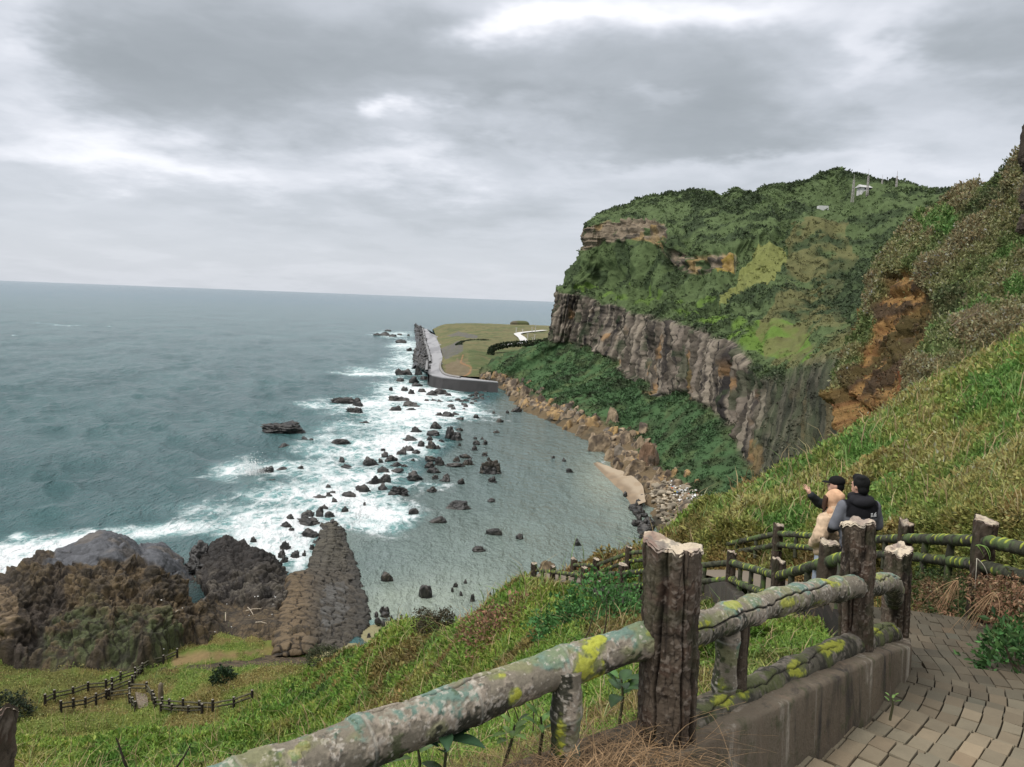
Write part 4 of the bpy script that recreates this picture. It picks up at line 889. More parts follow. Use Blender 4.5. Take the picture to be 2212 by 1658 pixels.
def post_mesh(name, base, top, r, n, k, seed, bark=1., jag=.05, slope=(0, 0), tone=1.):
    """a faux tree-trunk post with deep bark ribs; returns bark mesh and the pale broken top mesh"""
    base, top = np.array(base, float), np.array(top, float); pts, T, A, B, s = frame_tube([base, top], n); A = np.broadcast_to([1., 0, 0], A.shape); B = np.broadcast_to([0., 1, 0], B.shape)
    H = s[-1]; th = np.linspace(0, 2*np.pi, k, endpoint=False); S_, TH = np.meshgrid(s, th, indexing='ij')
    cyl = np.stack([np.cos(TH)*r, np.sin(TH)*r, S_], -1)+seed*5.1
    rib = np.abs(vn(np.stack([np.cos(TH)*2.3+.25*vn(cyl*8, seed), np.sin(TH)*2.3, S_*.9], -1)+seed, seed)); rib2 = np.abs(vn(np.stack([np.cos(TH)*5+.3*vn(cyl*12, seed+1), np.sin(TH)*5, S_*3.], -1), seed+2))
    a = fbm(cyl/.18, 4, seed+3); b = fbm(cyl/.05, 4, seed+4); c = fbm(cyl/.016, 3, seed+5)
    w1, w2, wid = worley(np.stack([np.cos(TH)*3, np.sin(TH)*3, S_*7], -1)+seed, seed+6)
    groove = sst(rib, .16, .0); crackh = sst(w2-w1, .08, .0)
    R_ = r*(1+bark*(.10*sst(rib, 0, .35)-.12*groove+.06*rib2+.07*a+.04*b+.02*c-.035*crackh)-.05+.10*np.exp(-(S_/.12)**2))
    jagz = jag*(1.1*fbm(np.stack([np.cos(TH)*1.3, np.sin(TH)*1.3, 0*TH], -1)+seed*2.3, 3, seed+7)+.12*fbm(np.stack([np.cos(TH)*4, np.sin(TH)*5, 0*TH], -1), 2, seed+8))+slope[0]*np.cos(TH)*r+slope[1]*np.sin(TH)*r
    f = (S_/H)**3
    C = np.zeros(TH.shape+(3,))+np.array((.070, .055, .042)); C = mixc(C, (.155, .125, .100), sst(a*.6+rib*1.2, .25, .6)*.7); C = mixc(C, (.030, .024, .021), np.maximum(groove, .8*crackh)*.9)
    C = mixc(C, (.085, .048, .034), sst(b+a*.5, .25, .6)*.5); C = mixc(C, (.34, .30, .27), sst(c+.6*b, .45, .8)*.5); C = mixc(C, (.05, .06, .03), sst(fbm(cyl/.12, 3, seed+9), .25, .5)*.45); C = C*tone*.64*np.array([1.0, .95, .86])
    V = pts[:, None]+R_[..., None]*(A[:, None]*np.cos(TH)[..., None]+B[:, None]*np.sin(TH)[..., None]); V[..., 2] += jagz*f
    bark_me = raw_mesh(name, V, grid_faces(n, k, True), C)
    # broken top: dished, lumpy pale concrete
    m = max(8, k//6); q = np.linspace(1.0, 0, m)[:, None]; rim = V[-1]; ctr = rim.mean(0)
    TV = ctr[None, None]+(rim[None]-ctr[None, None])*q[..., None]; pp = TV/.05+seed
    edge = sst(q, 1., .8)
    TV[..., 2] = (rim[None, :, 2]*q**1.5+ctr[2]*(1-q**1.5))+edge*(.30*jag*fbm(pp, 4, seed+21)+.25*jag*fbm(pp*.4, 2, seed+22))
    TV[:2, :, :2] = ctr[:2]+(TV[:2, :, :2]-ctr[:2])*1.02; TV[0, :, 2] -= .012
    n3 = fbm(pp*.8, 4, seed+23)
    TC = np.zeros(TV.shape)+np.array((.50, .425, .32)); TC = mixc(TC, (.27, .21, .18), sst(n3, -.1, .4)*.8); TC = mixc(TC, (.16, .08, .06), sst(fbm(pp*.6+4, 3, seed+24), .4, .7)*.5); TC = mixc(TC, (.16, .15, .13), sst(fbm(pp*1.5, 3, seed+25), .2, .5)*.6)
    return bark_me, raw_mesh('broken_top', TV, grid_faces(m, k, True), TC*min(1, tone*1.05))
def add_post(root, base, top, r, n, k, seed, **kw):
    tone_top = kw.pop('pale', True)
    b, t = post_mesh('post', base, top, r, n, k, seed, **kw); o = link('post', b, M_POST, root); link('broken_top', t, M_BREAK, o); return o
Z0 = CAMZ
def rel(p): return (p[0], p[1], Z0+p[2])
# --- nearest fence, with its low concrete wall
def build_near_fence():
    root = empty('log_fence', (.65, 3.0, Z0-1.7)); root.matrix_world = Matrix.Translation((.65, 3.0, Z0-1.7))
    tag(root, 'nearest fence of thick grey logs with lichen and broken trunk posts', 'fence', 'log fences along the stair path')
    bpy.context.view_layer.update()
    O = np.array([.65, 3.0, Z0-1.7]); L = lambda p: np.array(rel(p))-O
    add_post(root, L((-1.36, 1.9, -1.6)), L((-1.33, 1.9, -1.08)), .10, 60, 90, 4, jag=.05)
    add_post(root, L((.665, 3.0, -1.80)), L((.635, 3.0, -.905)), .103, 260, 220, 14, jag=.032, slope=(-.26, -.05))
    add_post(root, L((2.12, 4.62, -2.1)), L((2.06, 4.62, -1.22)), .093, 220, 180, 23, jag=.03, slope=(.35, 0), tone=1.1)
    add_post(root, L((3.14, 6.2, -2.75)), L((3.11, 6.2, -1.85)), .097, 170, 130, 31, jag=.034, slope=(.2, .2), tone=1.1)
    RP = [P(240, 1812, 1.93), P(627, 1663, 2.24), P(857, 1577, 2.46), P(1169, 1459, 2.80), P(1440, 1366, 3.03)]; RQ = catmull(np.array(RP), 400); RS = np.r_[0, np.cumsum(np.linalg.norm(np.diff(RQ, axis=0), axis=1))]; ru, rv = proj(RQ)
    def sp(u, v): return RS[((ru-u)**2+(rv-v)**2).argmin()]
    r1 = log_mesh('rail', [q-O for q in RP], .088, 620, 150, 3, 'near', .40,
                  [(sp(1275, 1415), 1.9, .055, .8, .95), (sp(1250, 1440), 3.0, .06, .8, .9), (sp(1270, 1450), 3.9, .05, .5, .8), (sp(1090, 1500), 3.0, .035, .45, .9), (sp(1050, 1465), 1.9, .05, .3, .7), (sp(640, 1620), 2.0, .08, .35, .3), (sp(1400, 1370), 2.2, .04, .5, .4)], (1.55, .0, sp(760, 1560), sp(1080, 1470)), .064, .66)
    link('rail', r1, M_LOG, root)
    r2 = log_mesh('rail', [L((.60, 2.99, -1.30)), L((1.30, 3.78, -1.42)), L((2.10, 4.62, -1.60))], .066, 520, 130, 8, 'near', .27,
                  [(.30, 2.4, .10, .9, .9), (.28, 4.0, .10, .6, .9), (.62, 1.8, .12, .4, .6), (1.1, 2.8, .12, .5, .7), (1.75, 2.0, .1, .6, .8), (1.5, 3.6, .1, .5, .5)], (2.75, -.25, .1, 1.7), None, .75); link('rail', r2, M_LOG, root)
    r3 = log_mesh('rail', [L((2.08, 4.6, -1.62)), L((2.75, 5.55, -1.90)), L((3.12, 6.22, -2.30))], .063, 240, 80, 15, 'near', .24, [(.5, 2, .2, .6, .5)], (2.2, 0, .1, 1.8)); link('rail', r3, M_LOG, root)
    for i, (a, m, b, rr) in enumerate([((.66, 3.0, -1.70), (1.35, 3.80, -1.82), (2.10, 4.60, -1.95), .070), ((2.1, 4.6, -1.97), (2.75, 5.55, -2.27), (3.12, 6.2, -2.58), .07)]):
        link('bottom_rail', log_mesh('bottom_rail', [L(a), L(m), L(b)], rr, 300, 80, 21+i, 'mossy', .3, [(.5, 2, .15, .6, .8), (1.2, 2.4, .1, .6, .8), (1.7, 1.9, .2, .6, .8)], (2.0, .1, .1, 1.8)), M_LOG, root)
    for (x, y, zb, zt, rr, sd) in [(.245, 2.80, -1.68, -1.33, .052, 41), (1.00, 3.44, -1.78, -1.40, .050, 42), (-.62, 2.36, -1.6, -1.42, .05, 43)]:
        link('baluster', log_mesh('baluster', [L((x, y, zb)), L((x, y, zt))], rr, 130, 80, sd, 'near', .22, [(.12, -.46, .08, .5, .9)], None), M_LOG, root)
    link('baluster', post_mesh('baluster', L((1.075, 3.51, -1.80)), L((1.075, 3.51, -1.41)), .042, 80, 60, 44)[0], M_POST, root)
build_near_fence()
# the low concrete wall under it
def conc_mat(name, base=(.150, .122, .088), k=1.):
    m, t, b, out = new_mat(name); geo = t.n('NewGeometry'); pos = geo.outputs['Position']
    mp = t.n('Mapping'); mp.inputs['Scale'].default_value = (1, 1, .16); t.l(pos, mp.inputs[0]); st = mp.outputs[0]
    n1 = t.noise(st, 4.6, 8, .66, .6); n2 = t.noise(st, 1.9, 6, .62, .3); n3 = t.noise(pos, 9., 8, .65); n4 = t.noise(st, 17, 5, .6, .2)
    c = t.mix(t.ss(n2, .30, .70), c4(base), (.115*k, .088*k, .062*k, 1)); c = t.mix(t.m('MULTIPLY', t.ss(n1, .53, .72), .85), c, (.50*k, .45*k, .38*k, 1))
    c = t.mix(t.m('MULTIPLY', t.ss(n1, .47, .31), .92), c, (.030, .027, .024, 1)); c = t.mix(t.m('MULTIPLY', t.ss(n4, .52, .8), .5), c, (.23*k, .16*k, .11*k, 1))
    c = t.mix(t.m('MULTIPLY', t.ss(n3, .52, .70), .7), c, (.055, .062, .028, 1))
    t.l(c, b.inputs['Base Color']); b.inputs['Roughness'].default_value = .85; b.inputs['Specular IOR Level'].default_value = .3
    t.l(t.bump(t.m('ADD', t.noise(pos, 30, 8, .7), t.m('MULTIPLY', n3, 1.5)), .55, .02), b.inputs['Normal']); return m
M_CONC = conc_mat('stained_concrete'); M_CONCD = conc_mat('dark_concrete', (.050, .046, .038), .3)
def wall_strip(name, line, half, drop, mat, taper=0.):
    """line: (x,y,ztop) polyline; a wall of the given half thickness, with a rounded coping edge and rough faces"""
    n = 40*(len(line)-1); L = linres(np.array(line, float), n); T = np.gradient(L[:, :2], axis=0); T /= np.linalg.norm(T, axis=1, keepdims=True); Nn = np.stack([T[:, 1], -T[:, 0]], -1)
    prof = [(half+taper, -drop)]+[(half+taper*(1-k/14), -drop+(drop-.02)*k/14) for k in range(1, 15)]+[(half-.006, -.006), (half-.02, 0), (0, .003), (-half+.02, 0), (-half, -.02), (-half, -drop)]
    V = np.zeros((n, len(prof), 3))
    for j, (o, z) in enumerate(prof): V[:, j, :2] = L[:, :2]+Nn*o; V[:, j, 2] = L[:, 2]+z
    V += .012*fbm(V/.35, 3, 5)[..., None]*np.array([1, 1, .6])
    e = [V[0], V[-1]]; F = grid_faces(n, len(prof)); me_f = [F]
    g = Geo(); g.add(V, F[:, ::-1]); 
    for q, sgn in ((V[0], 1), (V[-1], -1)):
        k = len(q); g.add(np.concatenate([q, q.mean(0)[None]]), [[i, i+1, k] if sgn > 0 else [i+1, i, k] for i in range(k-1)])
    return g.build(name, mat)
o = wall_strip('retaining_wall', [(-1.9, 1.55, Z0-1.75), (-.5, 2.36, Z0-1.75), (.1, 2.70, Z0-1.70), (.68, 3.03, Z0-1.665), (2.08, 4.57, Z0-1.965), (2.75, 5.5, Z0-2.30), (3.13, 6.25, Z0-2.56)], .145, .95, M_CONC, .03)
tag(o, 'low brown stained concrete wall under the nearest log fence, beside the steps', 'wall')
o = wall_strip('retaining_wall', [(4.5, 14.5, Z0-5.4), (4.72, 16.5, Z0-5.75), (4.3, 19, Z0-6.8), (3.16, 21, Z0-7.60), (2.44, 24, Z0-8.70), (1.71, 28, Z0-10.0), (1.05, 28.6, Z0-10.1)], .12, 1.5, M_CONCD, .02)
tag(o, 'dark weathered wall under the lower bend of the fence, above green brambles', 'wall')
# --- fence beyond it, on the seaward side of the lower path, and fence on the hill side
def far_fence(name, label, posts, r, up, lo, hgt, bal, seed, nlog=110, klog=28):
    root = empty(name, rel((posts[0][0], posts[0][1], posts[0][2]-hgt))); tag(root, label, 'fence', 'log fences along the stair path'); bpy.context.view_layer.update(); O = np.array(root.location)
    T = [np.array(rel(p[:3]))-O for p in posts]; sd = seed
    for i, p in enumerate(T):
        h = hgt+(.55 if len(posts[i]) < 4 else posts[i][3]); sd += 1
        add_post(root, p-np.array([0, 0, h]), p+np.array([.0, 0, .02*((i*7) % 3-1)]), r*(1+.08*((i*5) % 3-1)), 46, 44, sd, jag=.04, slope=(.2*((i*3) % 3-1), .1), tone=.8)
    for i in range(len(T)-1):
        a, b = T[i], T[i+1]; m = (a+b)/2
        for dz, nm, rr in ((up, 'rail', r*.62), (lo, 'lower_rail', r*.60)):
            z = np.array([0, 0, -dz]); sag = np.array([0, 0, .03*((i*3+len(nm)) % 3-1)]); sd += 1; dd = (b-a)*.03
            ln = np.linalg.norm(b-a); link(nm, log_mesh(nm, [a+z-dd, m+z+sag, b+z+dd], rr, int(np.clip(ln*55, 60, 200)), klog, sd, 'dark', .19), M_LOG, root)
        ln = np.linalg.norm(b-a); nb = max(1, int(round(ln/1.1))-1) if bal else 0
        for j in range(nb):
            q = a+(b-a)*(j+1)/(nb+1); sd += 1; link('baluster', log_mesh('baluster', [q-np.array([0, 0, up]), q-np.array([0, 0, lo+.25])], r*.42, 24, 18, sd, 'dark', .2), M_LOG, root)
    return root
far_fence('log_fence', 'mossy log fence bending down past the people on the seaward side of the path', [(3.5, 7.75, -2.12), (3.86, 9.35, -2.72), (4.38, 12.5, -3.98), (4.77, 16.5, -5.08), (3.17, 21, -6.95), (2.45, 24, -8.1), (1.72, 28, -9.40), (1.06, 28.4, -9.48)], .105, .25, .62, .75, True, 200)
far_fence('log_fence', 'yellow-banded green log fence along the hill side of the path', [(4.35, 4.9, -1.35), (5.17, 8.5, -2.17), (6.1, 12, -3.16), (6.62, 14.3, -3.86), (6.4, 18.5, -5.0), (6.02, 22, -6.40), (3.98, 25.3, -7.76), (3.08, 26.5, -8.62), (2.5, 28.5, -9.3)], .105, .23, .50, .8, True, 300)

# ------------------------------------------------------------------ brick-paved stair path
M_BRICK = vcol_mat('paving_brick', .85, 9., .22, 70., .004, .8, .3, 8)
M_JOINT = flat_mat('dark_joint', (.022, .018, .014), .95, 12, .4, .6, .01, 60)
def build_path():
    g = Geo(); jb = Geo(); C = PATHC; d = np.r_[0, np.cumsum(np.linalg.norm(np.diff(C[:, :2], axis=0), axis=1))]
    HWID = .74
    def at(s):
        p = np.array([np.interp(s, d, C[:, k]) for k in range(3)]); q = np.array([np.interp(s+.08, d, C[:, k]) for k in range(2)])-np.array([np.interp(s-.08, d, C[:, k]) for k in range(2)])
        q /= np.linalg.norm(q); return p, q, np.array([q[1], -q[0]])
    step = .60; s = .8; k = 0
    while s < 16.5:
        p0, q, nrm = at(s+step/2); zt = p0[2]+.02
        near = s < 11
        rows = 4; bl = step/rows
        for r_ in range(rows):
            sa, sb = s+r_*bl, s+(r_+1)*bl; pa, _, na = at(sa); pb, _, nb = at(sb)
            nb_ = 14; w = 2*HWID/nb_; sh = (.5*w if r_ % 2 else 0)*0+rng.normal(0, .004)
            for j in range(nb_):
                lo, hi = -HWID+j*w+sh+.0035, -HWID+(j+1)*w+sh-.0035; eg = .004
                zz = zt-.004*r_+rng.normal(0, .003); ta = (sa+eg-sa)/bl; f0, f1 = .018, .982 if r_ < rows-1 else 1.0
                P0 = pa[:2]*(1-f0)+pb[:2]*f0; P1 = pa[:2]*(1-f1)+pb[:2]*f1
                c = [P0+na*lo, P0+na*hi, P1+nb*hi, P1+nb*lo]; cen = sum(c)/4; tilt = rng.normal(0, .003, 4)
                top = np.array([[*(x*.97+cen*.03), zz+t_] for x, t_ in zip(c, tilt)]); mid = np.array([[*x, zz-.007+t_] for x, t_ in zip(c, tilt)]); bot = mid.copy(); bot[:, 2] = zz-.22
                tone = rng.lognormal(0, .10); hue = rng.normal(0, .03)
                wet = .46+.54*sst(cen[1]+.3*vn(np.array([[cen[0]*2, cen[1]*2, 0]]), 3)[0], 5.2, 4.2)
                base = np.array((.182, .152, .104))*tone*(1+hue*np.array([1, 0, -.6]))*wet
                if rng.uniform() < .15: base = base*.84
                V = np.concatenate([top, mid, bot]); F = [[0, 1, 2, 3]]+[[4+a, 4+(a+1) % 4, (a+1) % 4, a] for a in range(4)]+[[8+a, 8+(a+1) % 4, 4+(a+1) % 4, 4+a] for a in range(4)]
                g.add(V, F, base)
        pa, _, na = at(s); pb, _, nb = at(s+step)
        zb = zt-.013
        V = [[*(pa[:2]-na*(HWID+.05)), zb], [*(pa[:2]+na*(HWID+.6)), zb-.02], [*(pb[:2]+nb*(HWID+.6)), zb-.05], [*(pb[:2]-nb*(HWID+.05)), zb-.035]]; V = np.array(V+[[x[0], x[1], zb-.5] for x in V]); jb.add(V, [[0, 1, 2, 3], [0, 3, 7, 4], [1, 0, 4, 5], [2, 1, 5, 6], [3, 2, 6, 7]])
        s += step
    me = g.mesh('path', False)
    o = link('path', me, M_BRICK); tag(o, 'stepped path of worn brown paving bricks descending beside the fence', 'path', kind='structure')
    o = jb.build('path_bed', M_JOINT, None, False); tag(o, 'dark earth bed under the paving bricks', 'path', kind='structure')
    # rest of the path, out of sight between the fences
    k0 = int(np.searchsorted(d, 16.0)); L = C[k0:]; T = np.gradient(L[:, :2], axis=0); T /= np.linalg.norm(T, axis=1, keepdims=True); Nn = np.stack([T[:, 1], -T[:, 0]], -1)
    V = np.stack([np.c_[L[:, :2]-Nn*.74, L[:, 2]], np.c_[L[:, :2]+Nn*.74, L[:, 2]]], 1); V[..., 2] += .01
    o = link('lower_path', raw_mesh('lower_path', V, grid_faces(len(L), 2)[:, ::-1], np.broadcast_to((.17, .14, .105), V.shape)), M_BRICK); tag(o, 'lower run of the brick path between the two fences', 'path', kind='structure')
build_path()
# ------------------------------------------------------------------ rocks
def ico(n):
    bm = bmesh.new(); bmesh.ops.create_icosphere(bm, subdivisions=n, radius=1.); V = np.array([v.co[:] for v in bm.verts]); F = np.array([[v.index for v in f.verts] for f in bm.faces]); bm.free(); return V, F
ICO = {n: ico(n) for n in (2, 3, 4, 5)}
M_WET = vcol_mat('wet_rock', .42, 1.2, .4, 2.2, .25, .8, .5, 8, 1.0)
M_DRY = vcol_mat('dry_rock', .88, .9, .3, 1.8, .25, .8, .3, 8, .7)
def rock_shape(seed, w, d, h, sub=4, cuts=9, rough=.22, strata=0., flat=.35, block=0.):
    V, F = ICO[sub]; r = np.random.default_rng(seed); V = V.copy()
    V = np.sign(V)*np.abs(V)**.85; V /= np.linalg.norm(V, axis=1, keepdims=True)
    if block: V = V*(1-block)+block*.85*V/np.abs(V).max(1, keepdims=True); e = Matrix.Rotation(r.normal(0, .35), 3, 'X') @ Matrix.Rotation(r.normal(0, .35), 3, 'Y'); V = V @ np.array(e)
    for _ in range(cuts):
        n = r.normal(size=3); n[2] = abs(n[2])*.9; n /= np.linalg.norm(n); k = r.uniform(.55, .92); t = V @ n-k; V = V-np.outer(np.maximum(t, 0)*.92, n)
    N = V/np.linalg.norm(V, axis=1, keepdims=True)
    V = V+N*(rough*fbm(V*1.6+seed*7.3, 4, seed % 97)+.5*rough*fbm(V*5+seed, 3, seed % 89))[:, None]
    if strata: V[:, :2] *= (1+strata*(((V[:, 2]*5+.5*fbm(V*2, 2, 3)) % 1.) > .5)*.5-.08)[:, None]
    V[:, 2] = np.where(V[:, 2] < 0, V[:, 2]*flat, V[:, 2])
    V /= np.abs(V).max(0)
    return V*np.array([w/2, d/2, h]), F
ROCKN = 0
def put_rock(name, loc, w, d, h, seed, mat, cA, cB, label, group=None, rz=None, sub=4, cat='rock', facet=False, **kw):
    V, F = rock_shape(seed, w, d, h, sub, **kw); q = V/max(w, h, .1)*2.2+seed; a = fbm(q, 4, 5); b = fbm(q*3, 3, 6)
    C = np.zeros_like(V)+np.array(cA); C = mixc(C, cB, sst(a+.4*b, -.15, .45)); C = C*(1+.25*b)[:, None]
    o = link(name, raw_mesh(name, V, F, C, not facet), mat); o.location = loc; o.rotation_euler = (0, 0, rng.uniform(0, 6.28) if rz is None else rz)
    tag(o, label, cat, group); return o
DK, DK2, BRN = (.017, .016, .015), (.046, .041, .036), (.050, .040, .029)
A5 = lambda cx, cy, w, h: (518.4+cx*.3906, 662.4+cy*.3906, w*.3906, h*.3906)
A2 = lambda cx, cy, w, h: (460.8+cx*.4166, 1094.5+cy*.4166, w*.4166, h*.4166)
SPECIAL = [
 (A5(222,706,270,66), 'large long flat dark rock standing apart in the open surf', 2),
 (A5(565,540,190,38), 'long jagged rock breaking the surf below the sea wall', 2), (A5(650,553,85,42), 'squat dark rock touching the right end of the long jagged rock', 2), (A5(640,597,115,36), 'low dark rock just in front of the long jagged rock', 2),
 (A5(555,763,122,26), 'lone smooth rounded rock in white water between flat rock and rock line', 2),
 (A5(140,930,105,42), 'pointed rock where the wave bursts into spray', 2),
 (A5(875,527,120,30), 'dark rock in foam nearest the corner of the sea wall', 2), (A5(940,558,115,32), 'wide low rock in the foam with a smaller one on its left', 2), (A5(860,581,68,28), 'small rock on the left of the wide low foam rock', 2),
 (A5(985,392,48,62), 'tall black upright rock at the foot of the tetrapods', 1),
 (A5(1383,930,138,78), 'biggest brown craggy rock at the edge of the calm bay', 3),
 (A5(1078,686,72,42), 'round dark boulder on the bay side of the surf line', 2), (A5(1160,742,56,72), 'tallest boulder in the middle of the rock line', 2), (A5(1198,745,72,46), 'boulder leaning against the tallest one in the rock line', 2),
 (A5(960,957,105,46), 'slanting dark wedge of rock near the centre of the rock line', 2), (A5(880,1052,125,56), 'dark jagged rock at the near end of the rock line', 2), (A5(745,987,112,46), 'angular dark rock with spray behind it', 2), (A5(805,977,75,42), 'rock pressed against the angular dark rock', 2),
 (A5(1208,1121,142,42), 'seal-shaped rock with a raised head lying in the calm bay', 2), (A5(600,1056,82,30), 'smooth oval rock in the foam left of the rock line', 2), (A5(716,874,105,36), 'grey sloping rock at the left edge of the rock line', 2), (A5(900,827,72,42), 'pale grey hump in the middle of the rock line', 2),
 (A5(1095,1196,102,30), 'smooth low rock in the bay below the seal-shaped one', 2), (A5(1405,1262,92,30), 'smooth dark rock alone in the middle of the bay', 2), (A5(955,1147,64,22), 'low dark rock in the bay left of the smooth low one', 2), (A5(580,1148,62,36), 'block of rock in white water just beyond the ridge', 3),
 (A2(900,390,66,44), 'square brown rock standing in the bay near the ridge', 3), (A2(1098,475,72,60), 'largest rounded boulder in the shallows of the near bay', 1), (A2(1343,490,30,26), 'small round boulder in the near shallows', 1),
 (A2(1375,230,78,20), 'flat rock barely showing in the middle of the bay', 2), (A2(1888,206,46,32), 'pointed little rock in the bay nearest the right beach', 1), (A5(1395,972,56,26), 'small dark rock just below the biggest craggy rock', 2)]
FOAMR = [(690,648,80,10),(245,780,70,20),(360,738,50,14),(392,742,30,8),(230,908,60,15),(165,982,60,25),(335,897,45,12),(563,857,35,20),(590,888,70,12),(945,575,60,10),(910,466,40,18),(836,464,25,15),(885,389,60,40),(925,386,60,35),(962,425,60,35),(1022,410,60,20),(882,413,50,15),(950,487,40,25),(1010,473,50,15),(975,440,70,15),(1060,497,80,30),(1110,492,90,35),(1150,497,50,18),(1030,528,32,12),(1070,528,37,14),(1103,533,40,15),(1160,533,50,10),(1145,611,75,25),(1100,606,50,16),(1190,600,50,12),(1220,628,52,12),
 (485,1006,40,14),(515,1036,45,8),(435,1066,85,18),(490,1061,50,25),(520,1091,40,25),(465,1126,50,24),(440,1166,45,36),(500,1172,60,30),(370,1164,62,22),(275,1181,42,20),(690,1099,18,10),(265,1231,62,26),(280,1249,35,12),(655,1021,42,24),(690,1031,72,40),(795,920,72,32),(870,911,70,12),(793,1018,72,34),(790,797,30,6),(800,836,37,26),
 (800,165,80,22),(760,163,60,14),(845,170,50,14),(820,138,40,8),(885,160,30,8),(930,165,25,10),(890,206,60,20),(935,251,35,20)]
LINER = [(975,701,77,32),(1070,719,77,30),(1210,689,47,14),(940,746,100,30),(1050,749,62,27),(1110,749,42,10),(1310,766,46,20),(1356,766,36,22),(1340,735,22,7),(1300,734,26,8),(1297,796,42,22),(1215,771,22,11),(1000,781,47,32),(1060,796,82,46),(1095,791,32,18),(935,798,62,24),(970,811,52,14),(830,861,82,34),(780,863,32,17),(1060,851,82,20),(1250,836,72,17),(1100,879,62,42),(1200,856,47,22),(1260,876,72,32),(1190,883,112,15),(1355,826,37,13),(1375,851,27,11),(860,881,72,15),(955,859,32,12),(910,886,42,8),(1050,896,62,32),(1072,919,82,27),(1080,951,37,14),(1136,966,67,34),(1225,979,47,22),(1060,1023,62,22),(1305,619,42,18),(1436,641,42,17),(1402,591,22,9),(1480,591,22,11),(1530,586,62,27),(1418,698,40,8)]
BAYR = [(A5(1822,919,46,20)),(A5(1793,860,27,15)),(A5(1730,841,22,9)),(A5(1390,1077,45,10)),(A2(1590,166,47,18)),(A2(1255,416,27,11)),(A2(1240,439,16,6)),(A2(1308,396,22,6)),(A2(1285,459,20,7)),(A2(1436,463,16,9)),(A2(1525,501,24,11)),(A2(1070,548,20,6))]
NEARB = [(A2(900,553,40,24)),(A2(873,548,26,18)),(A2(890,570,60,18)),(A2(856,607,42,22)),(A2(880,616,26,12)),(A2(976,598,26,26)),(A2(925,590,20,14)),(A2(845,570,22,14)),(A2(805,680,24,12)),(A2(884,630,18,8))]
SURFL = [A2(490,51,62,20),A2(556,58,32,42),A2(605,62,47,22),A2(397,72,37,20),A2(375,119,62,26),A2(403,133,32,13),A2(500,102,145,42),A2(615,107,62,28),A2(540,200,60,30),A2(500,168,110,40),A2(370,228,62,38),A2(205,186,32,16),A2(425,267,52,26),A2(470,264,23,22),A2(510,231,27,22),A2(355,267,42,27),A2(305,292,52,32),A2(365,290,42,22)]
def sea_rock(q, seed, label, group, sub, name='sea_rock', z=0., cA=DK, cB=DK2, **kw):
    u, vb, w, h = q; p = S(u, vb-h*.18, z); dist = p[1]; px = dist/FPX; ww = w*px; dep = math.atan2(CAMZ, dist)
    D = ww*rng.uniform(.55, .8); H = max(.22, (h*px-D*.5*math.sin(dep))*.95)
    p[1] += D*.1; p[2] = z-.05; H += .32
    return put_rock(name, p, ww*1.06, D, H+.15, seed, M_WET, cA, cB, label, group, rng.normal(0, .15), sub, **kw)
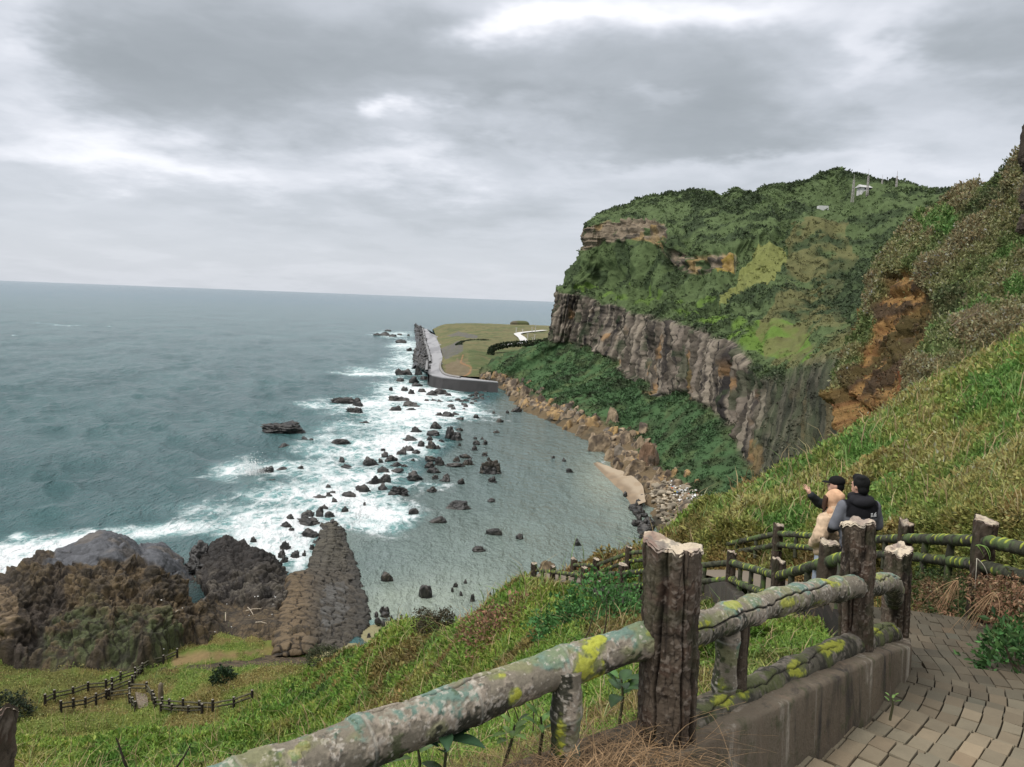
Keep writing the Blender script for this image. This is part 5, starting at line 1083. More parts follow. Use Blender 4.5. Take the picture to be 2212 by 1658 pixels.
def build_rocks():
    sd = 1000
    for q, lab, sub in SPECIAL:
        sd += 1; wide = q[2] > 2.4*q[3]
        sea_rock(q, sd, lab, None, 5 if q[2] > 34 else 4, cB=BRN if 'brown' in lab else DK2, strata=.35 if ('jagged' in lab or 'flat' in lab or 'angular' in lab) else 0., cuts=5 if 'smooth' in lab else 10, rough=.12 if 'smooth' in lab or 'seal' in lab else .22)
    for q in FOAMR: sd += 1; sea_rock(A5(*q), sd, 'small dark wet rock washed by white foam on the open-sea side', 'rocks in the white surf', 3, rough=.3)
    for q in LINER: sd += 1; sea_rock(A5(*q), sd, 'dark boulder in the scattered line between surf and calm bay', 'rocks of the scattered line', 4, rough=.28, cB=BRN if sd % 3 else DK2)
    for q in BAYR: sd += 1; sea_rock(q, sd, 'small dark rock poking out of the calm bay water', 'small rocks in the bay', 3)
    for q in NEARB: sd += 1; sea_rock(q, sd, 'dark stone on the little sandy beach at the ridge foot', 'stones on the little beach', 3, z=.5)
    for q in SURFL: sd += 1; sea_rock((q[0], q[1], q[2]*1.15, q[3]*1.25), sd, 'broken dark block in the surf around the seaward end of the ridge', 'blocks around the ridge end', 4, strata=.4, rough=.3)
    # head of the seal-shaped rock is part of that rock: a raised bump beside it would be another thing, so it is left to the shape
    # reef of flat stones in front of the sea wall
    for i in range(34):
        sd += 1; f = rng.uniform(); u = 985+90*f+rng.normal(0, 8); v = 884-42*f+rng.normal(0, 5)
        sea_rock((u, v, rng.uniform(8, 20), rng.uniform(3, 7)), sd, 'flat dark stone of the reef below the sea wall', 'flat stones of the reef', 3)
    # dark wet shelf along the near right beach
    for i in range(36):
        sd += 1; f = rng.uniform(); u = np.interp(f, [0, .5, 1], [1365, 1385, 1405])+rng.normal(0, 8); v = 1070+105*f
        sea_rock((u, v, rng.uniform(10, 26), rng.uniform(4, 10)), sd, 'dark wet stone along the waterline of the rubble beach', 'dark stones at the rubble beach waterline', 3, z=.2)
    # two dark boulders beside the knoll
    for q, lab in [((434,1208,50,36), 'round black boulder at the edge of the wet slabs'), ((420,1232,58,30), 'low black boulder below the round black one')]:
        sd += 1; sea_rock(q, sd, lab, None, 5, z=1.2, rough=.25, cB=(.045, .042, .04))
    # tan boulders at the foot of the right-hand slope
    B1 = lambda cx, cy, w, h: (1094.5+cx*.5052, 345.6+cy*.5052, w*.5052, h*.5052)
    big = [(B1(390,1250,95,85), 'large square tan boulder at the water beside the sand'), (B1(450,1118,52,62), 'upright tan boulder against the green slope'), (B1(605,1312,82,108), 'tallest reddish slanting boulder on the shore'), (B1(545,1345,90,72), 'grooved pale boulder standing on the sand'), (B1(455,1180,56,44), 'ochre flat-topped boulder above the square one'), (B1(512,1212,64,52), 'tan boulder in the middle of the pile'),
           (B1(572,1240,58,60), 'dark-sided boulder behind the tallest one'), (B1(655,1345,44,38), 'small blocky tan boulder at the end of the pile'), (B1(532,1285,66,44), 'dark overhanging boulder next to the tallest one'), (B1(440,1285,60,50), 'rounded boulder in front of the square one'), (B1(430,1200,50,40), 'boulder behind the large square one'), (B1(690,1350,34,26), 'last small boulder before the rubble'), (B1(150,1045,60,46), 'ochre boulder above the far water edge'), (B1(90,1010,64,44), 'grey-brown boulder at the far end of the pile'), (B1(30,985,60,50), 'broad boulder touching the end of the sea wall')]
    for q, lab in big:
        sd += 1; u, vb, w, h = q; m_ = (np.abs(UV_H[0]-u) < 6)*1.; p = HV.reshape(-1, 3)[((UV_H[0]-u)**2+(UV_H[1]-vb+h*.1)**2).argmin()].copy(); k = p[1]; px = k/FPX; ww = w*px
        ca = (.29, .22, .145) if 'ochre' not in lab else (.36, .24, .10); ca = (.20, .125, .08) if 'reddish' in lab else ca
        p[1] -= ww*.15; p[2] -= .6; put_rock('boulder', p, ww*1.12, ww*.85, h*px*.95+.5, sd, M_DRY, ca, (.085, .065, .048), lab, None, rng.normal(0, .3), 4, 'boulder', True, cuts=9, rough=.09, flat=.5, block=.75)
    n = HV.shape; nr = [0, 8, 34]
    for i in range(250):
        sd += 1; c_ = rng.uniform(.13, .80); c = int(c_*n[1]); r_ = int(rng.triangular(4, 14, 42)); p = HV[r_, c].copy()
        if p[2] < -.6: p[2] = -.3
        s_ = np.clip(rng.lognormal(1.05, .42), 1.2, 5.2)*(1.0 if c_ < .60 else .62)
        t_ = rng.uniform(); ca = (.27, .205, .135) if t_ < .6 else ((.33, .22, .105) if t_ < .8 else (.17, .145, .115))
        put_rock('boulder', p-np.array([0, 0, .2*s_]), s_*rng.uniform(.9, 1.5), s_, s_*rng.uniform(.5, .85), sd, M_DRY, ca, (.07, .055, .042), 'tan boulder in the tumbled belt along the right-hand shore', 'boulders along the right-hand shore', None, 3, 'boulder', True, cuts=8, rough=.10, block=.7)
    # rubble beach of small stones, with washed-up litter
    g = Geo(); lit = Geo(); VV, FF = ICO[2]
    for i in range(900):
        u, v = rng.uniform(1395, 1540), rng.uniform(1035, 1150)
        if not inpoly(np.array(u), np.array(v), [(1400, 1045), (1450, 1040), (1500, 1060), (1540, 1100), (1530, 1140), (1450, 1150), (1420, 1110)]): continue
        d2 = (UV_H[0]-u)**2+(UV_H[1]-v)**2; k = d2.argmin(); p = HV.reshape(-1, 3)[k]
        s_ = rng.lognormal(-.75, .4); V = VV*(1+.3*vn(VV*1.7+i, 3))[:, None]*np.array([s_, s_*.8, s_*.55]); a = rng.uniform(0, 6.28); V = V @ np.array([[math.cos(a), math.sin(a), 0], [-math.sin(a), math.cos(a), 0], [0, 0, 1]])
        g.add(V+p+np.array([rng.normal(0, .3), rng.normal(0, .3), .12]), FF, np.array((.23, .195, .145))*rng.lognormal(0, .35)); 
        if i < 420 and inpoly(np.array(u), np.array(v), [(1450, 1045), (1500, 1060), (1535, 1090), (1525, 1120), (1490, 1100), (1450, 1070)]):
            s2 = rng.uniform(.15, .42); cc = np.array((.75, .75, .73)) if rng.uniform() < .85 else np.array([(.5, .12, .05), (.1, .25, .5), (.6, .5, .1)][i % 3]); M = Matrix.Rotation(rng.uniform(0, 6), 4, 'Z') @ Matrix.Rotation(rng.normal(0, .5), 4, 'X'); M.translation = Vector(p+np.array([rng.normal(0, .5), rng.normal(0, .5), .45])); lit.box((-s2, -s2*.5, -s2*.35), (s2, s2*.5, s2*.35), cc, M)
    tag(g.build('rubble', M_DRY), 'beach of small brown stones below the cliff', 'rubble', kind='stuff')
    tag(lit.build('litter', MATS['fence_post'] if False else M_LITTER, None, False), 'white floats and plastic litter washed onto the rubble', 'litter', kind='stuff')
    # stratified block of rock beside the lower end of the fence
    p = P(1186, 1280, 33.5); put_rock('rock_stack', p, 1.12, .9, 1.62, 77, M_DRY, (.23, .175, .10), (.12, .09, .06), 'square tan layered rock standing behind the lowest bend of the fence', None, .1, 5, 'rock', strata=.22, cuts=4, rough=.08, flat=1.)
    p = P(1222, 1290, 34.0); put_rock('rock_stack', p, .9, .8, .75, 78, M_DRY, (.21, .165, .10), (.10, .08, .055), 'small tan rock at the foot of the layered one', None, .4, 4, 'rock')
    # dark crags on the skyline of the right-hand hill
    for (u, v, Y, w, h, lab, s_) in [(2226, 335, 92, 2.6, 4.9, 'dark crag at the very top of the right-hand hill', 91), (2222, 425, 88, 2.4, 3.2, 'dark rock step below the topmost crag', 92), (2208, 495, 86, 1.3, 1.6, 'lowest dark rock under the crags', 93)]:
        put_rock('crag', P(u, v, Y), w, w, h, s_, M_DRY, (.045, .035, .026), (.09, .07, .045), lab, None, .3, 5, 'crag', cuts=8, rough=.25, strata=.2)
UV_H = [q.reshape(-1) for q in proj(HV)]
M_LITTER = vcol_mat('plastic', .5, 5., .1, 10., .01, .2, .4)
build_rocks()
# sandy beaches
def build_sand():
    M = vcol_mat('sand', .9, 3., .12, 12., .02, .5, .3)
    L = [(1280, 1002), (1292, 1016), (1318, 1042), (1350, 1072), (1368, 1100)]; Rr = [(1292, 998), (1315, 1008), (1352, 1022), (1385, 1045), (1395, 1085)]
    a = catmull([S(u, v, -.25) for u, v in L], 60); b = catmull([S(u, v, 1.3) for u, v in Rr], 60)
    s = np.linspace(0, 1, 24)[None, :, None]; V = a[:, None]*(1-s)+b[:, None]*s; V[..., 2] += .25*fbm(V/4, 3, 7)*np.minimum(s[..., 0]*3, 1)+.15*np.sin(s[..., 0]*np.pi)
    C = np.zeros_like(V)+np.array((.33, .265, .19)); C = mixc(C, (.20, .15, .10), sst(V[..., 2], .9, .3)); C = mixc(C, (.27, .2, .13), sst(fbm(V/3, 3, 8), .1, .5)*.6)
    tag(link('beach', raw_mesh('beach', V, grid_faces(60, 24), C), M), 'small strip of tan sand under the big boulders', 'beach', kind='structure')
build_sand()
# ------------------------------------------------------------------ sea wall, promenade, tetrapods
M_PAVE = vcol_mat('promenade_concrete', .85, .4, .18, 2., .1, .4, .3)
def at_z(u, v, z): return S(u, v, z)
PRZ = 6.1
def build_wall():
    left = [(925, 808), (926.5, 786), (930, 772), (924, 752), (920, 740.5), (917, 724), (914.5, 711)]
    right = [(961, 808), (953, 790.5), (958, 781), (951.5, 756), (944, 735), (930, 721), (922, 711)]
    n = 120; a = catmull([S(u, v, PRZ) for u, v in left], n); b = catmull([S(u, v, PRZ) for u, v in right], n)
    s = np.linspace(0, 1, 12)[None, :, None]; V = a[:, None]*(1-s)+b[:, None]*s; C = np.zeros_like(V)+np.array((.30, .30, .31)); C = mixc(C, (.19, .19, .20), sst(fbm(V/np.array([5, 40, 5.]), 3, 3), 0, .5)*.8)
    tag(link('promenade', raw_mesh('promenade', V, grid_faces(n, 12), C), M_PAVE), 'wet grey concrete promenade behind the tetrapods', 'promenade', kind='structure')
    # apron widening to the right at the far part
    ap = [S(u, v, PRZ-.05) for u, v in [(922, 711), (930, 720), (975, 726), (992, 733), (951, 756), (944, 735)]]
    g = Geo(); g.add(np.array(ap+[np.mean(ap, 0)]), [[i, (i+1) % 6, 6] for i in range(6)], (.22, .22, .225)); tag(g.build('paved_apron', M_PAVE, None, False), 'wide paved apron beside the far promenade', 'pavement', kind='structure')
    # front wall
    tp = [S(u, v, PRZ) for u, v in [(924, 806), (935, 812), (957, 816.5), (993, 820), (1030, 822.5), (1076, 826.5)]]; m = 60; T = linres(np.array(tp), m)
    g = Geo(); rows = []
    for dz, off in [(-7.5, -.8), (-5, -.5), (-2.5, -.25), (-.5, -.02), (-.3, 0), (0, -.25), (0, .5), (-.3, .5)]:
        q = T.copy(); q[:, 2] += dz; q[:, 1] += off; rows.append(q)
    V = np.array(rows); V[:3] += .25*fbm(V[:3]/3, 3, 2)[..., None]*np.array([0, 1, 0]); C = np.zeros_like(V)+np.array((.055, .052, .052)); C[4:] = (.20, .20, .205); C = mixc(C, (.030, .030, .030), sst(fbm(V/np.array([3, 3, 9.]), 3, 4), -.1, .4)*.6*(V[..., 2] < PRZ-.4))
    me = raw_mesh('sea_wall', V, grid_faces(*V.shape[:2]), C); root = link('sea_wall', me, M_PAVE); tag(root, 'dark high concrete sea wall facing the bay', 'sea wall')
    # paved end platform behind the front wall
    e = [S(u, v, PRZ-.02) for u, v in [(925, 808), (961, 808), (994, 815), (1074, 824.5), (1076, 826), (1030, 822.3), (993, 819.7), (957, 816), (935, 811.5)]]; g = Geo(); g.add(np.array(e+[np.mean(e[:3]+e[-2:], 0)]), [[i, (i+1) % 9, 9] for i in range(9)], (.29, .29, .30)); tag(g.build('wall_walk', M_PAVE, None, False), 'grey walkway on top of the sea wall', 'walkway', kind='structure')
    # seaward parapet
    for pts, h, lab in [([(914.3, 711), (917, 724), (920, 740.5), (924, 752), (929, 771), (931, 785)], 1.5, 'long low parapet between promenade and tetrapods'), ([(924.5, 787), (923.5, 808)], 2.4, 'short higher parapet at the near corner of the promenade')]:
        L = catmull([S(u, v, PRZ) for u, v in pts], 40) if len(pts) > 2 else linres([S(u, v, PRZ) for u, v in pts], 40); T = np.gradient(L[:, :2], axis=0); T /= np.linalg.norm(T, axis=1, keepdims=True); Nn = np.stack([T[:, 1], -T[:, 0]], -1)
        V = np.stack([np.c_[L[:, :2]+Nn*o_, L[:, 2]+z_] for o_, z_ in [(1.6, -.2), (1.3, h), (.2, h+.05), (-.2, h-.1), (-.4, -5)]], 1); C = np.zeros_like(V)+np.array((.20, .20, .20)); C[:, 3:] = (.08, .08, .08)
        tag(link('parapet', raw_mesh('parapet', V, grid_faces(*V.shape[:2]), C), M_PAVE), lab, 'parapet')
    # curved kerb on the landward side
    L = catmull([S(u, v, PRZ) for u, v in [(953, 783), (951, 793), (956, 806), (970, 813), (994, 817)]], 40); g = Geo(); g.tube(L+np.array([0, 0, .4]), .7, 6, (.24, .23, .22)); tag(g.build('kerb_wall', M_PAVE), 'low curved kerb wall at the corner of the promenade', 'kerb')
    # tetrapods
    g = Geo(); dirs = [Vector((0, 0, 1)), Vector((.943, 0, -.333)), Vector((-.471, .816, -.333)), Vector((-.471, -.816, -.333))]
    for d in dirs: g.tube([(0, 0, 0), d*.5, d*.95, d*1.0], [.42, .36, .27, .22], 8, (.055, .052, .050))
    me = g.mesh('tetrapod'); me.materials.append(M_WET)
    Lc = catmull([S(u, v, 0) for u, v in [(906, 797), (908, 775), (910, 750), (905, 725), (903, 709)]], 400); Lr = catmull([S(u, v, PRZ) for u, v in [(925, 800), (928, 780), (922, 750), (916, 725), (914, 711)]], 400)
    for i in range(230):
        f = rng.uniform()**1.6; k = int(f*399); t_ = rng.uniform(-.75, 1.0); p = Lc[k]+(Lr[k]-Lc[k])*np.clip(t_, -1.2, .93); s_ = rng.uniform(1.7, 2.4)*(1+.5*f)
        p[2] = (3.0+2.9*t_ if t_ > -.5 else 1.2)+rng.normal(0, .5); p[1] += rng.normal(0, 1)
        o = bpy.data.objects.new('tetrapod', me); COL.objects.link(o); o.location = p; o.scale = (s_, s_, s_); o.rotation_euler = tuple(rng.uniform(0, 6.28, 3))
        tag(o, 'dark concrete tetrapod in the heap protecting the promenade', 'tetrapod', 'tetrapods along the promenade')
    # core under the heap
    V = np.stack([Lc+np.array([-7, 0, -2.]), Lc+np.array([-3, 0, 2.2]), Lc+(Lr-Lc)*.6+np.array([0, 0, -.6]), Lr+np.array([0, 0, -1.0]), Lr+np.array([1, 0, -7])], 1); V += (1.2*fbm(V/3, 3, 12))[..., None]*np.array([.5, .5, 1.])
    tag(link('breakwater', raw_mesh('breakwater', V, grid_faces(*V.shape[:2]), np.zeros_like(V)+np.array((.030, .028, .027))), M_WET), 'dark rubble core under the tetrapods', 'breakwater', kind='structure')
build_wall()
# ------------------------------------------------------------------ things on the low headland and on the hilltop
FV = catmull(catmull(np.array([[P(*q) for q in r] for r in FLAT]), 150, 1), 200, 0); FU = proj(FV)
def flat_at(u, v):
    d = (FU[0]-u)**2+((FU[1]-v)*2)**2; k = np.unravel_index(d.argmin(), d.shape); return FV[k].copy()
def build_far():
    L = [flat_at(u, v) for u, v in [(1079, 749), (1110, 746.5), (1134, 742.5), (1126, 732), (1115, 724), (1126, 721), (1150, 718.5), (1178, 715.5)]]; L = linres(np.array(L), 60, smooth=3)
    T = np.gradient(L[:, :2], axis=0); T /= np.linalg.norm(T, axis=1, keepdims=True); Nn = np.stack([T[:, 1], -T[:, 0]], -1)
    V = np.stack([np.c_[L[:, :2]+Nn*3.4*np.ones((60, 1)), L[:, 2]+1.1], np.c_[L[:, :2]-Nn*3.4, L[:, 2]+1.1]], 1)
    tag(link('footpath', raw_mesh('footpath', V, grid_faces(60, 2), np.zeros_like(V)+np.array((.55, .54, .52))), M_PAVE), 'pale zigzag footpath over the low grassland', 'footpath', kind='structure')
    M_POLE = flat_mat('pole_concrete', (.42, .40, .37), .8, 3, .1)
    for (u, vb, vt, lab) in [(1114, 722, 707.5, 'pale utility pole at the bend of the zigzag footpath'), (1129, 720.5, 711.5, 'shortest pale pole beside the upper footpath'), (1148, 719, 706.5, 'pale pole on the upper footpath, left of a taller one'), (1156, 718.5, 703.5, 'tallest pale pole on the upper footpath'), (1141, 734, 721, 'pale pole in the grass below the upper footpath'), (1154, 737.5, 723, 'pale pole in the grass nearest the cliff'), (1150.5, 744, 729, 'lowest pale pole near the dark hedge')]:
        b = flat_at(u, vb); h = (vb-vt)*b[1]/FPX; g = Geo(); g.tube([b-[0, 0, .5], b+[0, 0, h*.5], b+[0, 0, h]], [.42, .36, .28], 7); root = g.build('utility_pole', M_POLE); tag(root, lab, 'pole', 'utility poles on the low headland')
        g = Geo(); g.box((b[0]-1.3, b[1]-.12, b[2]+h*.92), (b[0]+1.3, b[1]+.12, b[2]+h*.92+.25)); link('crossarm', g.mesh('crossarm', False), M_POLE, root)
    # grassed bunker mound on the skyline
    b = P(1122.5, 702.5, 1105); w = 41*1105/FPX; V, F = ICO[4]; V = V.copy(); V = np.sign(V)*np.abs(V)**np.array([.75, .75, .6]); V = V*np.array([w/2, 7, 8.8*1105/FPX])+.5*fbm(V*3, 3, 4)[:, None]; C = np.zeros_like(V)+np.array((.085, .095, .045)); C = mixc(C, (.12, .10, .075), sst(-V[:, 0], 2, 5)*.8)
    o = link('bunker', raw_mesh('bunker', V, F, C), M_LAND); o.location = b; tag(o, 'low grassed bunker mound on the far skyline', 'bunker')
    # hut and lattice masts on the hilltop
    M_WHT = flat_mat('white_render', (.55, .55, .53), .8, 2, .1); M_ROOF = flat_mat('pale_roof', (.42, .42, .41), .7, 2, .1); M_DKW = flat_mat('window_dark', (.03, .035, .04), .3); M_STEEL = flat_mat('mast_steel', (.40, .37, .35), .5, 3, .1, metal=.3)
    Yb = 396; k = Yb/FPX; c = P(1873, 414, Yb); root = empty('hut', c); tag(root, 'small pale hut with a low pitched roof on the hilltop', 'hut'); bpy.context.view_layer.update()
    w, d, h = 33*k, 6., 9*k; g = Geo(); g.box((-w/2, -d/2, -3), (w/2, d/2, h*.75)); link('wall', g.mesh('wall', False), M_WHT, root)
    g = Geo(); g.add([[-w/2-.9, -d/2-.6, h*.72], [w/2+.9, -d/2-.6, h*.55], [w/2+.9, d/2+.6, h*.72], [-w/2-.9, d/2+.6, h*.9], [-w/2-.4, 0, h*1.55], [w/2-.8, 0, h*1.2]], [[0, 1, 5, 4], [2, 3, 4, 5]]); g.add([[-w/2-.9, -d/2-.6, h*.72], [-w/2-.9, d/2+.6, h*.9], [-w/2-.4, 0, h*1.55]], [[0, 2, 1]]); g.add([[w/2+.9, -d/2-.6, h*.55], [w/2+.9, d/2+.6, h*.72], [w/2-.8, 0, h*1.2]], [[0, 1, 2]]); link('roof', g.mesh('roof', False), M_ROOF, root)
    for x0 in (-w*.25, w*.02, w*.27):
        g = Geo(); g.box((x0-.7, -d/2-.05, h*.2), (x0+.7, -d/2+.02, h*.6)); link('window', g.mesh('window', False), M_DKW, root)
    for (u, vb, vt, Y, wd, lab) in [(1842, 424, 376, 394, 4.2, 'thick lattice mast left of the hilltop hut'), (1873, 420, 365, 388, 3.6, 'tallest lattice mast in front of the hilltop hut'), (1864.5, 408, 384, 440, 1.2, 'thin short mast behind the hilltop hut'), (1903.5, 418, 378, 396, 2.6, 'lattice mast right of the hilltop hut'), (1935.5, 412, 369, 396, 3.2, 'lattice mast standing farthest right on the hilltop')]:
        b = P(u, vb, Y); t_ = P(u, vt, Y); hh = t_[2]-b[2]; wd = wd*Y/FPX*.5; g = Geo()
        root = empty('radio_mast', b); tag(root, lab, 'mast', 'radio masts on the hilltop'); bpy.context.view_layer.update()
        hl = hh*.72
        for sx, sy in ((-1, -1), (1, -1), (1, 1), (-1, 1)): g.tube([(sx*wd, sy*wd, -3), (sx*wd*.6, sy*wd*.6, hl)], [.13, .10], 5)
        for i in range(9):
            z0, z1 = hl*i/9, hl*(i+1)/9; q0, q1 = wd*(1-.4*i/9), wd*(1-.4*(i+1)/9); s_ = 1 if i % 2 else -1
            g.tube([(-s_*q0, -q0, z0), (s_*q1, -q1, z1)], .07, 4); g.tube([(-q0, -s_*q0, z0), (-q1, s_*q1, z1)], .07, 4); g.tube([(q0, -s_*q0, z0), (q1, s_*q1, z1)], .07, 4)
        link('lattice', g.mesh('lattice'), M_STEEL, root); g = Geo(); g.tube([(0, 0, hl*.95), (0, 0, hh)], [.12, .06], 5); link('antenna', g.mesh('antenna'), M_STEEL, root)
    c = P(1776, 448, 400); g = Geo(); g.box((c[0]-2, c[1]-1.5, c[2]-2.5), (c[0]+2.6, c[1]+1.5, c[2]+.55)); tag(g.build('shed', M_WHT, None, False), 'small white shed half hidden in scrub below the hilltop', 'shed')
build_far()
# ------------------------------------------------------------------ people
def sphere_geo(g, c, r, rot=None, c_=(1, 1, 1)):
    V, F = ICO[3]; V = V*np.array(r)
    if rot is not None: V = V @ np.array(rot.to_3x3()).T
    g.add(V+np.array(c), F, c_)
def fuse(parts, voxel, smooth=4):
    """one continuous surface from overlapping tapered limbs and ellipsoids"""
    g = Geo()
    for p in parts:
        if p[0] == 'c':
            a, ra, b, rb = np.array(p[1], float), p[2], np.array(p[3], float), p[4]; m = np.linspace(0, 1, 6)[:, None]; g.tube(a*(1-m)+b*m, (ra*(1-m)+rb*m)[:, 0], 18); sphere_geo(g, a, (ra,)*3); sphere_geo(g, b, (rb,)*3)
        else: sphere_geo(g, p[1], p[2], p[3] if len(p) > 3 else None)
    me = g.mesh('tmp'); o = link('tmp', me); md = o.modifiers.new('r', 'REMESH'); md.mode = 'VOXEL'; md.voxel_size = voxel; md.use_smooth_shade = True
    sm = o.modifiers.new('s', 'SMOOTH'); sm.factor = .5; sm.iterations = smooth
    bpy.context.view_layer.update(); ev = o.evaluated_get(bpy.context.evaluated_depsgraph_get()); m = ev.to_mesh(); n = len(m.vertices)
    V = np.empty(n*3, np.float32); m.vertices.foreach_get('co', V); V = V.reshape(-1, 3).astype(float)
    m.calc_loop_triangles(); T = np.empty(len(m.loop_triangles)*3, np.int32); m.loop_triangles.foreach_get('vertices', T); T = T.reshape(-1, 3)
    ev.to_mesh_clear(); bpy.data.objects.remove(o, do_unlink=True); bpy.data.meshes.remove(me); return V, T
M_SKIN = vcol_mat('skin', .55, 9., .08, 40., .002, .2, .4)
M_CLOTH = vcol_mat('cloth', .95, 12., .14, 120., .006, .5, .1)
M_HAIR = vcol_mat('hair', .7, 30., .3, 160., .006, .8, .15)
SKIN = (.52, .30, .215)
def person(label, loc, yaw, H, head_yaw, L_arm, R_arm, fem=False):
    """arms: (elbow, wrist, hand direction, spread) in body space; returns root and helpers"""
    s = H/1.76; root = empty('person', loc, yaw); tag(root, label, 'person'); sh = .185 if not fem else .165
    hc = np.array([0, .015, 1.635])*s; HR = Matrix.Rotation(head_yaw, 4, 'Z')
    hp = lambda p: (np.array(HR.to_3x3()) @ np.array(p))*s+hc
    B = [('e', hc, np.array([.076, .093, .115])*s, HR), ('e', hp((0, .055, -.055)), np.array([.052, .045, .06])*s, HR), ('e', hp((0, .098, -.015)), np.array([.013, .02, .022])*s, HR), ('e', hp((0, .088, -.055)), np.array([.024, .012, .008])*s, HR), ('e', hp((0, .085, .025)), np.array([.05, .012, .012])*s, HR),
         ('e', hp((-.077, -.002, -.01)), np.array([.012, .02, .032])*s, HR), ('e', hp((.077, -.002, -.01)), np.array([.012, .02, .032])*s, HR), ('c', np.array([0, -.01, 1.42])*s, .058*s, np.array([0, .005, 1.56])*s, .054*s),
         ('e', np.array([0, 0, 1.28])*s, np.array([.165, .105, .2])*s), ('e', np.array([0, 0, 1.02])*s, np.array([.15, .10, .17])*s)]
    for sx in (-1, 1):
        hip, kn, an = np.array([sx*.09, 0, .92])*s, np.array([sx*.10, .02, .50])*s, np.array([sx*.11, -.02, .09])*s
        B += [('c', hip, .085*s, kn, .055*s), ('c', kn, .054*s, an, .036*s), ('c', an-[0, 0, .045*s], .036*s, an+np.array([sx*.02, .16, -.06])*s, .03*s)]
    hands = []
    for sx, (el, wr, hd, spread) in ((-1, L_arm), (1, R_arm)):
        S0 = np.array([sx*(sh-.045), 0, 1.385])*s; el, wr = np.array(el)*s, np.array(wr)*s; B += [('c', S0, .045*s, el, .038*s), ('c', el, .040*s, wr, .027*s)]
        hd = np.array(hd, float); hd /= np.linalg.norm(hd); side = np.cross(hd, [0, 1, .2]); side = side/np.linalg.norm(side); pn = np.cross(side, hd)
        palm = wr+hd*.05*s; B += [('c', wr, .026*s, palm, .030*s), ('c', palm-side*.02*s, .016*s, palm+side*.02*s, .016*s)]
        for j, ln in enumerate((.068, .078, .073, .056)):
            t = (j-1.5)/1.5; b0 = palm+hd*.03*s+side*t*.030*s; d = hd+side*t*spread+pn*.10; d /= np.linalg.norm(d); m = b0+d*ln*.55*s; d2 = d+pn*.25; d2 /= np.linalg.norm(d2); B += [('c', b0, .0088*s, m, .008*s), ('c', m, .008*s, m+d2*ln*.5*s, .007*s)]
        th = palm-hd*.015*s-side*.03*s; d = hd*.7-side*(.5+spread); d /= np.linalg.norm(d); B += [('c', th, .011*s, th+d*.035*s, .0095*s), ('c', th+d*.035*s, .0092*s, th+(d+hd*.4)*.062*s*.9, .008*s)]
    V, F = fuse(B, .0085, 3)
    body = link('body', raw_mesh('body', V, F, np.broadcast_to(SKIN, V.shape)), M_SKIN, root)
    g = Geo()
    for sx in (-1, 1): sphere_geo(g, hp((sx*.032, .083, .008)), np.array([.011, .010, .008])*s, None, (.03, .02, .015))
    link('eyes', g.mesh('eyes'), M_HAIR, root)
    return root, s, hp, HR, sh
def cloth(root, name, parts, colf, voxel=.012, smooth=5, mat=None, wrinkle=.006):
    V, F = fuse(parts, voxel, smooth); N = V-V.mean(0); N /= np.linalg.norm(N, axis=1, keepdims=True)
    V = V+N*(wrinkle*fbm(V*np.array([9, 9, 5.]), 4, 7))[:, None]
    return link(name, raw_mesh(name, V, F, colf(V)), mat or M_CLOTH, root), V, F
def jacket_parts(s, sh, L_arm, R_arm, hem, bulk, sleeve=1.0):
    P_ = [('e', np.array([0, -.005, 1.27])*s, np.array([.200*bulk, .140*bulk, .215])*s), ('e', np.array([0, 0, 1.07])*s, np.array([.195*bulk, .140*bulk, .21])*s), ('c', np.array([-.10, 0, 1.40])*s, .085*s, np.array([.10, 0, 1.40])*s, .085*s), ('c', np.array([-.07, 0, hem+.08])*s, .115*bulk*s, np.array([.07, 0, hem+.08])*s, .115*bulk*s), ('c', np.array([0, -.01, 1.42])*s, .085*s, np.array([0, -.005, 1.50])*s, .075*s)]
    for sx, (el, wr, hd, sp) in ((-1, L_arm), (1, R_arm)):
        S0 = np.array([sx*(sh-.005), 0, 1.385])*s; el, wr = np.array(el)*s, np.array(wr)*s; P_ += [('c', S0, .075*bulk*s, el, .060*bulk*s), ('c', el, .060*bulk*s, el+(wr-el)*.93, .045*bulk*s)]
    return P_
def trousers(root, s, col, hemz=.07, wide=1.0, gap=.10):
    P_ = [('e', np.array([0, 0, .95])*s, np.array([.165, .125, .12])*s)]
    for sx in (-1, 1): P_ += [('c', np.array([sx*.085, 0, .90])*s, .105*wide*s, np.array([sx*gap, .02, .50])*s, .076*wide*s), ('c', np.array([sx*gap, .02, .50])*s, .076*wide*s, np.array([sx*.11, -.01, hemz+.05])*s, .066*wide*s)]
    cloth(root, 'trousers', P_, lambda V: np.zeros_like(V)+np.array(col)*(1+.25*fbm(V*7, 3, 5))[:, None], .013)
    P_ = []
    for sx in (-1, 1): P_ += [('c', np.array([sx*.11, -.05, .05])*s, .048*s, np.array([sx*.13, .17, .04])*s, .042*s)]
    for i, p in enumerate(P_): cloth(root, 'shoe', [p], lambda V: np.zeros_like(V)+.04, .012, wrinkle=0)
def pz(x, y): 
    _, z = path_near(np.array([x]), np.array([y])); return float(z[0])+.02
